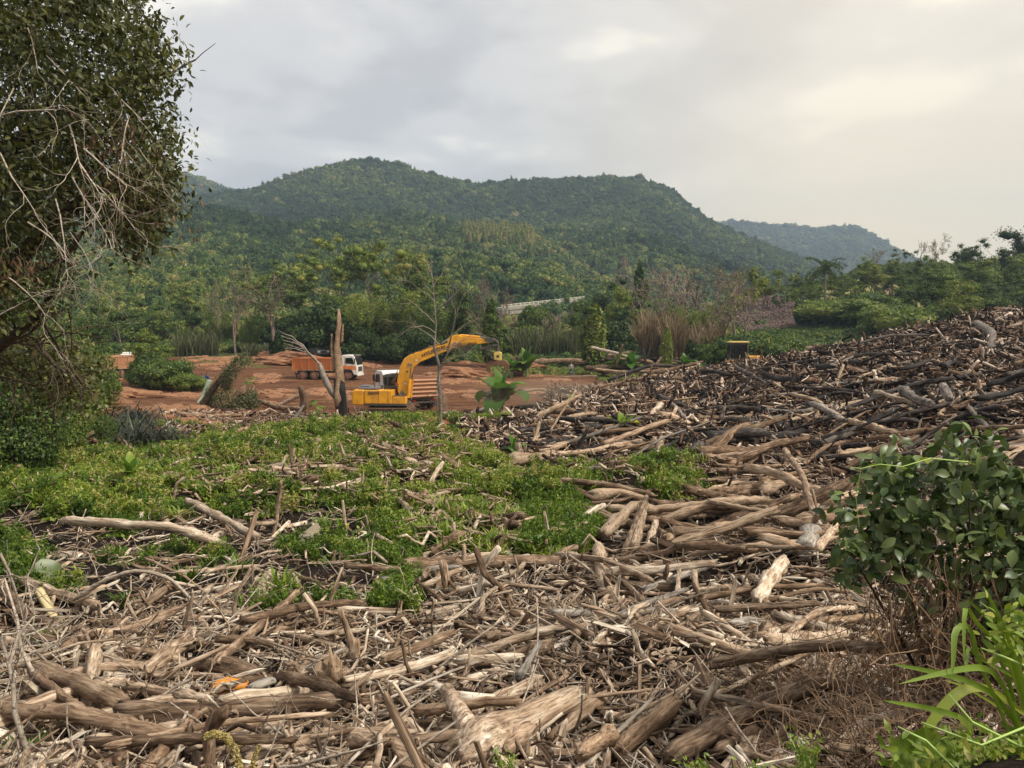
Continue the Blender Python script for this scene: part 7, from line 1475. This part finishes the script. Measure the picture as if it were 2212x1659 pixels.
# flowering spike hanging in the front
def spike(pts, D, label, seed, n=900, rr=.02):
    r = np.random.default_rng(seed); P3 = [at(x, y, D) for x, y in pts]; C = np.array([tuple(p) for p in P3]); t = r.uniform(0, len(C) - 1.001, n); i = t.astype(int); f = (t - i)[:, None]; Q = C[i] * (1 - f) + C[i + 1] * f + rdir(r, n) * rr; v, fc = leafquads(r, Q, .007, 0, .8); c = C[0]
    o = thing('seed_spike', label, 'seed head', tuple(c)); link('seeds', npmesh('seeds', v - c, fc, mat=M_SEED), o, tint=.7); link('stem', tubes([([a - c for a in C], [.006] * len(C))]).mesh('stem', M_DEADTWIG), o, tint=.5)
M_SEED = leafmat('yellow_seed', [(0, (.22, .16, .05)), (.5, (.42, .33, .12)), (1, (.6, .5, .22))])
spike([(443, 1592), (465, 1585), (490, 1592), (505, 1615), (515, 1645), (522, 1680)], 4.2, 'fuzzy yellow seed spike arching at the bottom left of centre', 1)
spike([(543, 1690), (548, 1640), (560, 1610)], 4.2, 'small pale seed spike at the bottom edge', 2, 300, .012)
# ------------------------------------------------------------------ overhanging tree at the left (near)
def blade_leaf(L_, w, fold, droop, mat, name='leaf', n=4):
    V = []; Fc = []
    prof = [.1, .8, 1.0, .72, .05] if n == 4 else [.05, .95, .6, .02]
    a = 0; p = np.array([0., 0, 0])
    for i in range(len(prof)):
        ww = w * prof[i]; V += [(p[0], -ww, p[2] + fold * ww), (p[0], 0, p[2]), (p[0], ww, p[2] + fold * ww)]; p = p + np.array([math.cos(a), 0, -math.sin(a)]) * L_ / (len(prof) - 1); a += droop / (len(prof) - 1)
        if i: o = 3 * i - 3; Fc += [(o, o + 1, o + 4, o + 3), (o + 1, o + 2, o + 5, o + 4)]
    return np.array(V), np.array(Fc)
def merge_leaves(base_v, base_f, P_, R_, S_):
    n = len(P_); k = len(base_v); V = np.einsum('nij,kj->nki', R_, base_v) * S_[:, None, None] + P_[:, None, :]; F_ = (base_f[None] + (np.arange(n) * k)[:, None, None]).reshape(-1, 4); return V.reshape(-1, 3), F_
def rot_from_dir(d, roll_up):
    x = d / np.linalg.norm(d, axis=1, keepdims=True); z = roll_up - x * (roll_up * x).sum(1, keepdims=True); z /= np.linalg.norm(z, axis=1, keepdims=True) + 1e-9; y = np.cross(z, x); return np.stack([x, y, z], -1)
def leaf_cloud(root, centers, per, spread, leafLW, mat, seed, droop=.5, fold=.35, tint=.5, n_parts=300, dirb=(0, 0, -.5), facing=None, sizes=(.7, 1.25), partname='leaf', foliname='foliage', clus=None, origin=None):
    r = np.random.default_rng(seed); C = np.repeat(np.array(centers), per, 0); n = len(C); P_ = C + r.normal(0, 1, (n, 3)) * np.array(spread); d = rdir(r, n) + np.array(dirb); up = rdir(r, n) * .8 + np.array([0, -.35, .8]); R_ = rot_from_dir(d, up); S_ = r.uniform(*sizes, n)
    bv, bf = blade_leaf(leafLW[0], leafLW[1], fold, droop, mat); o = np.array(origin); order = np.argsort(P_[:, 1]) ; order = order if n_parts else order
    vx, vy = view(P_[:, 0], P_[:, 1], P_[:, 2]); vis = (vx > 5) & (vx < 2207) & (vy > 5) & (vy < 1654); cand = order[vis[order]][:n_parts] if n_parts else np.array([], int); mask = np.ones(n, bool); mask[cand] = False
    V, Fc = merge_leaves(bv, bf, P_[mask] - o, R_[mask], S_[mask]); q = link(foliname, npmesh('foliage', V, Fc, mat=mat), root, tint=tint); q['kind'] = 'stuff'
    lm = npmesh('leaf', bv, bf, mat=mat)
    for i in cand:
        l = link(partname, lm, root, tint=float(np.clip(tint + r.normal(0, .15), 0, 1))); M_ = np.eye(4); M_[:3, :3] = R_[i] * S_[i]; M_[:3, 3] = P_[i] - o; l.matrix_basis = Matrix(M_.tolist())
CROWN = [(-260, -200), (250, -200), (262, 0), (282, 60), (308, 120), (350, 165), (318, 215), (335, 290), (348, 350), (326, 420), (312, 468), (300, 535), (282, 480), (250, 450), (215, 480), (185, 440), (150, 470), (138, 530), (150, 600), (120, 665), (60, 690), (0, 700), (-260, 760)]
def near_tree():
    r = np.random.default_rng(21); b = Vector((-8.6, 11.5, h1(-8.6, 11.5))); root = thing('overhanging_tree', 'big dark leaved tree overhanging the whole upper left, with pale dead branches', 'tree', tuple(b)); o = np.array(b); polys = []; tips = []
    def limb(pts, r0, r1): C = [np.array(at(x, y, d)) - o for x, y, d in pts]; polys.append((C, list(np.linspace(r0, r1, len(C))))); return C
    trunk = [np.zeros(3), np.array([.1, -.1, 1.8]), np.array([.4, -.2, 3.6]), np.array([.8, -.2, 6.0]), np.array([1.1, -.4, 9.0]), np.array([1.2, -.6, 12.5])]; polys.append((trunk, [.5, .42, .38, .33, .26, .15]))
    A = limb([(-160, 760, 11.2), (-60, 700, 10.8), (40, 560, 10.4), (120, 470, 10.0), (230, 400, 9.8), (330, 370, 9.7)], .16, .03); B = limb([(-170, 420, 11.2), (0, 330, 10.7), (120, 260, 10.3), (250, 180, 10.1), (350, 170, 10)], .17, .03); C_ = limb([(-150, 120, 11.3), (0, 60, 10.8), (140, 20, 10.5), (280, -30, 10.3)], .16, .04)
    D_ = limb([(-160, 860, 11), (0, 748, 10.4), (60, 700, 10.2), (110, 640, 10.0)], .10, .03); limb([(-120, 620, 10.6), (20, 610, 10), (140, 560, 9.6), (180, 500, 9.5)], .06, .02)
    for ln in (A, B, C_, D_):
        for i in range(14):
            j = r.integers(1, len(ln)); t = r.uniform(); p = ln[j - 1] * (1 - t) + ln[j] * t; d = r.normal(size=3); d[0] += .5; d[2] += .2; grow(r, p, d * (.5 if j > len(ln) - 2 else 1), r.uniform(.4, .8), .022, 1, 2, polys, tips, .3, (1, 3), (.3, .8))
    tm = tubes(polys, (10, 7, 5, 4), (.2, .08, .03)); link('trunk', tm.mesh('trunk', M_BARK, True), root, tint=.4)
    # leaf clusters inside the crown shape
    cs = []
    while len(cs) < 1700:
        X, Y = r.uniform(-240, 390), r.uniform(-190, 700); D = r.uniform(8.6, 13.5)
        if not inpoly(X, Y, CROWN): continue
        hole = math.sin(X * .031 + D * 1.1) + math.sin(Y * .027 - D * .9 + 1.7) + math.sin((X + Y) * .019 + 2)
        if hole > 1.55 and X < 340: continue
        edge = X > 250
        cs.append(np.array(at(X, Y, D)))
    for X0, Y0, s in ((285, 380, 45), (300, 450, 28), (290, 500, 18), (330, 300, 40), (345, 400, 22), (330, 150, 30), (300, 80, 30)):
        for i in range(26): cs.append(np.array(at(X0 + r.normal(0, s * .55), Y0 + r.normal(0, s * .8), r.uniform(9, 11))))
    leaf_cloud(root, cs, 30, (.17, .17, .16), (.088, .021), M_OLIVE, 22, .6, .3, .42, 300, (0.1, 0, -.55), origin=o, sizes=(.6, 1.2))
    # solid leafy mass further in, so the crown is deep
    # hanging dead leaves and pale dead twigs
    dc = [np.array(at(r.normal(300, 45), r.normal(400, 45) + 10, r.uniform(9, 9.8))) for i in range(70)] + [np.array(at(r.uniform(-10, 60), r.uniform(540, 620), r.uniform(8.5, 9))) for i in range(16)] + [np.array(at(r.uniform(180, 300), r.uniform(250, 420), r.uniform(8.8, 9.5))) for i in range(30)]
    leaf_cloud(root, dc, 7, (.09, .09, .09), (.08, .012), M_DEADLEAF, 23, .3, .5, .5, 0, (0, 0, -2.2), origin=o, foliname='dead_leaves')
    tw = []
    def dead(x0, y0, d0, dirx, diry, Ln, rad, lv=3):
        p = np.array(at(x0, y0, d0)) - o; q = np.array(at(x0 + dirx, y0 + diry, d0 - .2)) - o; d = (q - p); d /= np.linalg.norm(d); grow(r, p, d, Ln * .85, rad * .62, 0, lv, tw, [], .45, (2, 4), (.25, .7), -.03, .74, 7)
    for a in [(150, 270, 8.6, 60, 140, .85, .016), (170, 350, 8.5, 40, 60, .75, .017), (155, 380, 8.5, 60, 120, .8, .016), (180, 320, 8.5, 80, 60, .8, .015), (0, 250, 8.5, 60, -30, .9, .018), (30, 190, 8.5, -30, 80, .7, .014), (60, 480, 8.4, 100, 80, .9, .016), (0, 330, 8.4, 60, 120, .9, .016), (20, 600, 8.4, 80, 60, .8, .012), (0, 680, 8.3, 90, -60, .9, .012), (150, 500, 8.5, 90, 90, .7, .010), (210, 400, 8.6, 80, 90, .8, .012), (280, 250, 8.8, -30, 80, .7, .013), (230, 180, 8.8, 60, 60, .8, .015), (300, 320, 8.8, 40, 60, .6, .010), (100, 120, 8.7, 80, 60, .8, .012), (60, 60, 8.7, 40, 90, .7, .012), (190, 440, 8.5, 60, 100, .8, .012), (120, 430, 8.4, 40, 140, .8, .014)]: dead(*a)
    link('dead_branches', tubes(tw, (5, 5, 4, 3), (.02, .01, .006)).mesh('dead_branches', M_DEADTWIG, True), root, tint=.7)
near_tree()
def bank_shrubs():
    r = random.Random(5)
    for i, (X, Yt, D, w, t, lab) in enumerate([(-40, 700, 31, .62, .35, 'vine draped shrub at the left edge, nearest the camera'), (50, 745, 34, .6, .45, 'olive shrub with hanging vines under the tree limb'), (128, 775, 40, .6, .4, 'dull brown green shrub on the left bank, middle'), (20, 850, 27, .8, .5, 'bright green low shrub on the left bank'), (165, 735, 48, .6, .28, 'dark shrub before the round headed tree'),
        (100, 835, 31, .8, .4, 'thin leaved shrub beside the red earth slope'), (-80, 610, 30, .6, .25, 'tall shaded shrub at the left edge'), (70, 660, 50, .6, .3, 'shaded leafy tree growing under the overhanging crown'), (118, 700, 56, .6, .5, 'light green leafy shrub behind the bank'), (200, 885, 36, .8, .3, 'small shrub behind the purple grass'), (-15, 790, 26, .8, .2, 'dark leafy shrub low at the left edge')]):
        g_ = gpd(X, D); hh = at(X, Yt, D).z - g_.z; plant('leafy_shrub', X, Yt, g_, lab, t + .08, w, 'shrubs on the left bank')
bank_shrubs()
def vine_curtain():
    r = np.random.default_rng(41); P_ = []
    for i in range(900): X = r.uniform(-40, 200); Y = r.uniform(700, 900); 
    cs = []
    for i in range(110):
        X = r.uniform(-60, 215) ; top = 690 + .35 * max(X, 0) + r.uniform(0, 90); D = r.uniform(13, 16)
        for k in range(r.integers(2, 6)): cs.append(np.array(at(X + r.normal(0, 12), top + k * 18 + r.normal(0, 9), D + r.normal(0, .2))))
    o = thing('hanging_vines', 'curtain of leafy vines and twigs hanging over the left bank', 'vines', tuple(gpd(60, 15))); leaf_cloud(o, cs, 9, (.1, .1, .08), (.09, .035), M_OLIVE, 42, .3, .2, .58, 0, (0, 0, -.4), origin=np.array(o.location))
    tw = []; oo = np.array(o.location)
    for i in range(26): x, y = r.uniform(-40, 150), r.uniform(640, 820); p = np.array(at(x, y, r.uniform(12, 15))) - oo; grow(r, p, np.array([.8, 0, -.5]) + r.normal(0, .4, 3), 1.0, .02, 1, 3, tw, [], .4, (1, 3), (.3, .7), -.02)
    link('twigs', tubes(tw, (6, 5, 4, 3)).mesh('twigs', M_BARK, True), o, tint=.5, kind='stuff')
vine_curtain()

# ------------------------------------------------------------------ dark bush at the right (near)
BUSH = [(1840, 1110), (1880, 1075), (1890, 1030), (1930, 1010), (2000, 995), (2070, 975), (2130, 995), (2190, 1020), (2260, 1000), (2500, 1010), (2500, 1560), (2200, 1500), (2060, 1420), (1990, 1300), (1915, 1265), (1880, 1240), (1850, 1200), (1855, 1140)]
def near_bush():
    r = np.random.default_rng(51); b = Vector((4.2, 6.3, h1(4.2, 6.3) - .1)); root = thing('broad_leaved_bush', 'dark green broad leaved bush filling the right foreground', 'bush', tuple(b)); o = np.array(b); cs = []
    while len(cs) < 700:
        X, Y = r.uniform(1790, 2480), r.uniform(940, 1540)
        if not inpoly(X, Y, BUSH): continue
        if Y > 1230 and X < 2130 and r.uniform() < .8: continue
        cx_, cy_ = 2150, 1200; e = min(1, math.hypot((X - cx_) / 380, (Y - cy_) / 260)); D = 6.2 - .75 * math.sqrt(max(0, 1 - e * e)) * r.uniform(.2, 1.3) + r.uniform(0, .5); cs.append(np.array(at(X, Y, D)))
    for X0, Y0, n in ((1935, 1005, 9), (2060, 962, 6), (2120, 975, 7), (1822, 1105, 8), (1835, 1180, 7), (1850, 1235, 8), (2165, 1020, 8), (1885, 1040, 8)):
        for i in range(n): cs.append(np.array(at(X0 + r.normal(0, 14), Y0 + r.normal(0, 12), r.uniform(5.6, 6.0))))
    leaf_cloud(root, cs, 6, (.07, .07, .07), (.12, .032), M_BUSH, 52, .55, .25, .5, 300, (-.1, -.3, -.25), origin=o, sizes=(.65, 1.15))
    polys = []
    for i in range(20): a = at(r.uniform(1990, 2200), 1500, 6.3); p = np.array(a) - o; p[2] = 0; q = np.array(cs[r.integers(len(cs))]) - o; mid = (p + q) / 2 + r.normal(0, .12, 3); polys.append(([p, mid, q], [.022, .014, .005]))
    link('stems', tubes(polys, (7, 5, 4, 3), (.1, .01, .005)).mesh('stems', M_BARK, True), root, tint=.35)
    tw = []; dl = []
    for i in range(110):
        X = r.uniform(1860, 2180); Y = r.uniform(1180, 1330); p = np.array(at(X, Y, r.uniform(5.4, 6.2))) - o; pts = [p]; d = np.array([r.normal(0, .25), r.normal(0, .1), -1])
        for k in range(7): d = d + r.normal(0, .22, 3) * np.array([1, 1, .5]); d /= np.linalg.norm(d); pts.append(pts[-1] + d * r.uniform(.08, .14))
        tw.append((pts, [.004] * len(pts))); dl += [q + o for q in pts[2:] if r.uniform() < .3]
    link('dry_stems', tubes(tw, (4, 4, 4, 3)).mesh('dry_stems', M_DEADVINE, True), root)
    leaf_cloud(root, dl, 2, (.02, .02, .02), (.05, .018), M_DEADLEAF, 53, 1.2, .6, .6, 0, (0, 0, -1.2), origin=o, foliname='withered_leaves')
    # pale tendril reaching left
    pts = [at(x, y, d) for x, y, d in ((2090, 998, 5.5), (2010, 990, 5.4), (1950, 1008, 5.4), (1900, 1003, 5.4), (1860, 1012, 5.4), (1840, 1010, 5.4))]; o2 = thing('climbing_tendril', 'light green tendril reaching left from the top of the dark bush', 'vine', tuple(pts[0])); C = [np.array(p - pts[0]) for p in pts]
    link('stem', tubes([(C, [.005, .005, .004, .004, .003, .002]), ([C[4], C[4] + np.array([-.03, 0, -.2]), C[4] + np.array([.0, 0, -.42])], [.002] * 3)], (5, 5, 5, 5)).mesh('stem', M_TEND, True), o2)
    bv, bf = blade_leaf(.09, .03, .2, .4, None)
    for i, (j, a) in enumerate(((0, .5), (1, 2), (2, 1), (3, 2.6), (1, 4))): l = link('leaf', npmesh('leaf', bv, bf, mat=M_GRASS), o2, tint=.8); l.location = C[j]; l.rotation_euler = (.3, .2, a)
M_TEND = plain('light_green_stem', (.35, .5, .12), .5)
near_bush()
# ------------------------------------------------------------------ blades and leaves in the lower right corner
def blades():
    root = thing('tall_grass_clump', 'clump of long arching bright grass blades in the lower right corner', 'grass clump', tuple(at(2230, 1660, 3.2))); o = np.array(root.location)
    BL = [([(2200, 1640), (2150, 1500), (2110, 1430), (2100, 1340), (2060, 1356), (2062, 1400), (2055, 1470)], 12, .62), ([(2212, 1600), (2175, 1480), (2140, 1380), (2090, 1340), (2070, 1250)], 0, 0),
      ([(2210, 1585), (2150, 1500), (2090, 1470), (2010, 1450), (1925, 1434)], 17, .55), ([(2215, 1630), (2180, 1500), (2140, 1440), (2070, 1445), (1940, 1478)], 14, .6), ([(2225, 1560), (2195, 1440), (2165, 1350), (2125, 1265)], 16, .6),
      ([(2230, 1640), (2110, 1560), (2010, 1530), (1905, 1513)], 16, .55), ([(2240, 1560), (2130, 1480), (2070, 1490), (2010, 1560), (1962, 1650)], 20, .82), ([(2230, 1590), (2190, 1450), (2150, 1380), (2108, 1348), (2082, 1290), (2083, 1440)], 11, .7),
      ([(2235, 1520), (2170, 1400), (2140, 1340), (2085, 1290)], 12, .5), ([(2240, 1660), (2140, 1620), (2060, 1640), (2020, 1690)], 16, .75), ([(2240, 1600), (2180, 1540), (2080, 1480), (2040, 1470)], 8, .8), ([(2240, 1500), (2190, 1460), (2110, 1420), (2090, 1390), (2088, 1460)], 9, .6), ([(2240, 1640), (2200, 1560), (2180, 1470), (2150, 1400)], 13, .45), ([(2250, 1570), (2212, 1480), (2180, 1350), (2130, 1330)], 8, .65)]
    r = np.random.default_rng(3)
    for i, (pts, w, t) in enumerate(BL):
        if w == 0: continue
        D0 = 2.9 + .05 * i; C = np.array([tuple(at(x, y, D0 - .15 * j * (1 if i % 2 else .4))) for j, (x, y) in enumerate(pts)]); s = np.linspace(0, len(C) - 1, 16); C = np.stack([np.interp(s, np.arange(len(C)), C[:, k]) for k in range(3)], -1)
        for _ in range(2): C[1:-1] = (C[:-2] + 2 * C[1:-1] + C[2:]) / 4
        ww = w * D0 / F / 2 * np.sin(np.pi * np.clip(np.linspace(.12, 1.0, 16), 0, 1)) ** .55; V = []; Fc = []; sd_ = np.array([.25, -.2, 1.0]) if i % 3 else np.array([1., -.2, .3])
        for j in range(16):
            d = C[min(j + 1, 15)] - C[max(j - 1, 0)]; d /= np.linalg.norm(d); vd = C[j] - np.array([0, 0, CAMZ]); sv = np.cross(d, vd / np.linalg.norm(vd)); sv = sv / (np.linalg.norm(sv) + 1e-9) + .25 * sd_; nn = np.cross(d, sv); nn /= np.linalg.norm(nn); V += [tuple(C[j] - sv * ww[j] + nn * ww[j] * .3 - o), tuple(C[j] - o), tuple(C[j] + sv * ww[j] + nn * ww[j] * .3 - o)]
            if j: q = 3 * j - 3; Fc += [(q, q + 1, q + 4, q + 3), (q + 1, q + 2, q + 5, q + 4)]
        link('blade', npmesh('blade', np.array(V), np.array(Fc), mat=M_GRASS, smooth=True), root, tint=t)
    # big lobed leaf and weeds
    c = at(2005, 1640, 2.9); root2 = thing('squash_vine', 'big rounded squash like leaf with tendrils at the bottom right', 'vine', tuple(c)); V = []; n = 22
    for i in range(n): a = 2 * math.pi * i / n; rr = .135 * (1 + .1 * math.sin(5 * a) + .04 * math.sin(11 * a)); V.append((rr * math.cos(a) * 1.1, .02 * math.sin(3 * a), rr * math.sin(a) * .8))
    V.append((0, .02, 0)); l = link('leaf', npmesh('leaf', np.array(V), None, np.array([(i, (i + 1) % n, n) for i in range(n)]), mat=M_GRASS, smooth=True), root2, tint=.62); l.rotation_euler = (-.4, .1, .1)
    polys = []
    for X0, Y0, X1, Y1, X2, Y2 in ((2240, 1560, 2120, 1610, 1990, 1560), (2220, 1620, 2100, 1560, 2050, 1500), (2240, 1450, 2170, 1420, 2120, 1400), (2100, 1700, 2000, 1600, 1940, 1570)): polys.append(([np.array(at(X0, Y0, 2.8) - c), np.array(at(X1, Y1, 2.7) - c), np.array(at(X2, Y2, 2.8) - c)], [.006, .005, .003]))
    link('stems', tubes(polys, (6, 6, 6, 5)).mesh('stems', M_TEND, True), root2)
    P_ = [np.array(at(r.uniform(1930, 2230), r.uniform(1600, 1670), r.uniform(2.7, 3.3))) for i in range(150)] + [np.array(at(r.uniform(2150, 2230), r.uniform(1330, 1430), r.uniform(2.7, 3.2))) for i in range(35)]
    leaf_cloud(root2, P_, 4, (.03, .03, .03), (.05, .01), M_GRASS, 77, .5, .2, .72, 0, (0, 0, .4), origin=np.array(c), foliname='small_leaves')
    for X, Y, D, s, lab, sd in ((1730, 1640, 3.6, .22, 'ferny light green sprig at the bottom, right of centre', 1), (1510, 1665, 4.4, .2, 'small leafy weed at the bottom edge', 2), (1090, 1650, 4.6, .2, 'little weed with a reddish stem at the bottom centre', 3), (1640, 1660, 3.9, .15, 'wispy weed beside the ferny sprig', 4)):
        b = at(X, Y + 60, D); rr = np.random.default_rng(sd); P2 = []; po = []
        for q in range(5):
            p = np.array(b); d = np.array([rr.normal(0, .5), rr.normal(0, .2), 1.]); pts = [p - np.array(b)]
            for k in range(7): d = d + rr.normal(0, .2, 3); p = p + d / np.linalg.norm(d) * s * .16; pts.append(p - np.array(b)); P2.append(p.copy())
            po.append((pts, [.003] * 8))
        w = thing('weed', lab, 'weed', tuple(b)); leaf_cloud(w, P2, 5, (.02, .02, .02), (.035, .007), M_GRASS, 80 + sd, .4, .2, .7, 0, (0, 0, .3), origin=np.array(b), foliname='leaves'); link('stem', tubes(po, (4, 4, 4, 4)).mesh('stem', M_TEND), w)
blades()
# tangle of bare grey twigs at the left edge
def left_twigs():
    r = np.random.default_rng(14); c = gpd(40, 7.5); root = thing('dead_branch', 'bare forked grey branches sprawling at the left edge of the driftwood', 'branch', tuple(c)); o = np.array(c); po = []
    for pts, r0 in (([(76, 1680, 5.2), (50, 1600, 5.2), (32, 1540, 5.2), (28, 1480, 5.3), (20, 1440, 5.4), (0, 1370, 5.5)], .022), ([(20, 1440, 5.4), (40, 1370, 5.5), (75, 1330, 5.6), (60, 1260, 5.8)], .014), ([(70, 1450, 5.6), (45, 1400, 5.6), (38, 1340, 5.7), (10, 1250, 6)], .016), ([(0, 1195, 7), (22, 1240, 7), (38, 1290, 7), (50, 1340, 7)], .014)):
        C = [np.array(at(*p)) - o for p in pts]; po.append((C, list(np.linspace(r0, r0 * .5, len(C)))))
        for k in range(7): j = r.integers(1, len(C)); grow(r, C[j], r.normal(size=3) + np.array([.3, 0, .3]), .35, .006, 1, 2, po, [], .5, (1, 3), (.3, .8), 0)
        link('branch', tubes(po, (7, 6, 4, 4), (.02, .01, .005)).mesh('branch', M_DEADTWIG, True), root, tint=.55); po = []
left_twigs()
# ------------------------------------------------------------------ air
def dust(c, rad, dens, label):
    import bmesh
    bm = bmesh.new(); bmesh.ops.create_uvsphere(bm, u_segments=24, v_segments=14, radius=1.0); me = bpy.data.meshes.new('dust_cloud'); bm.to_mesh(me); bm.free()
    m, nt, out = newmat('dust_air_%d' % int(c[0] * 7)); pv = nt.nodes.new('ShaderNodeVolumePrincipled'); pv.inputs['Color'].default_value = (.9, .72, .55, 1); pv.inputs['Density'].default_value = dens; L(nt, pv.outputs[0], out.inputs['Volume']); me.materials.append(m)
    o = link('dust_cloud', me, kind='stuff', label=label); o.location = c; o.scale = rad
dust(at(1190, 850, 62), (5.0, 4.0, 1.3), .035, 'brown dust drifting over the flat by the large banana plant'); dust(at(1080, 850, 60), (3.0, 2.5, .9), .03, 'thin dust under the grapple')
m, nt, out = newmat('air_haze'); pv = nt.nodes.new('ShaderNodeVolumePrincipled'); pv.inputs['Color'].default_value = (.58, .75, 1.0, 1); pv.inputs['Density'].default_value = 0.00028; pv.inputs['Anisotropy'].default_value = 0.2; L(nt, pv.outputs[0], out.inputs['Volume'])
hz = MB().box(-3500, 3500, -60, 3600, -12, 620).build('haze', m); hz['kind'] = 'stuff'
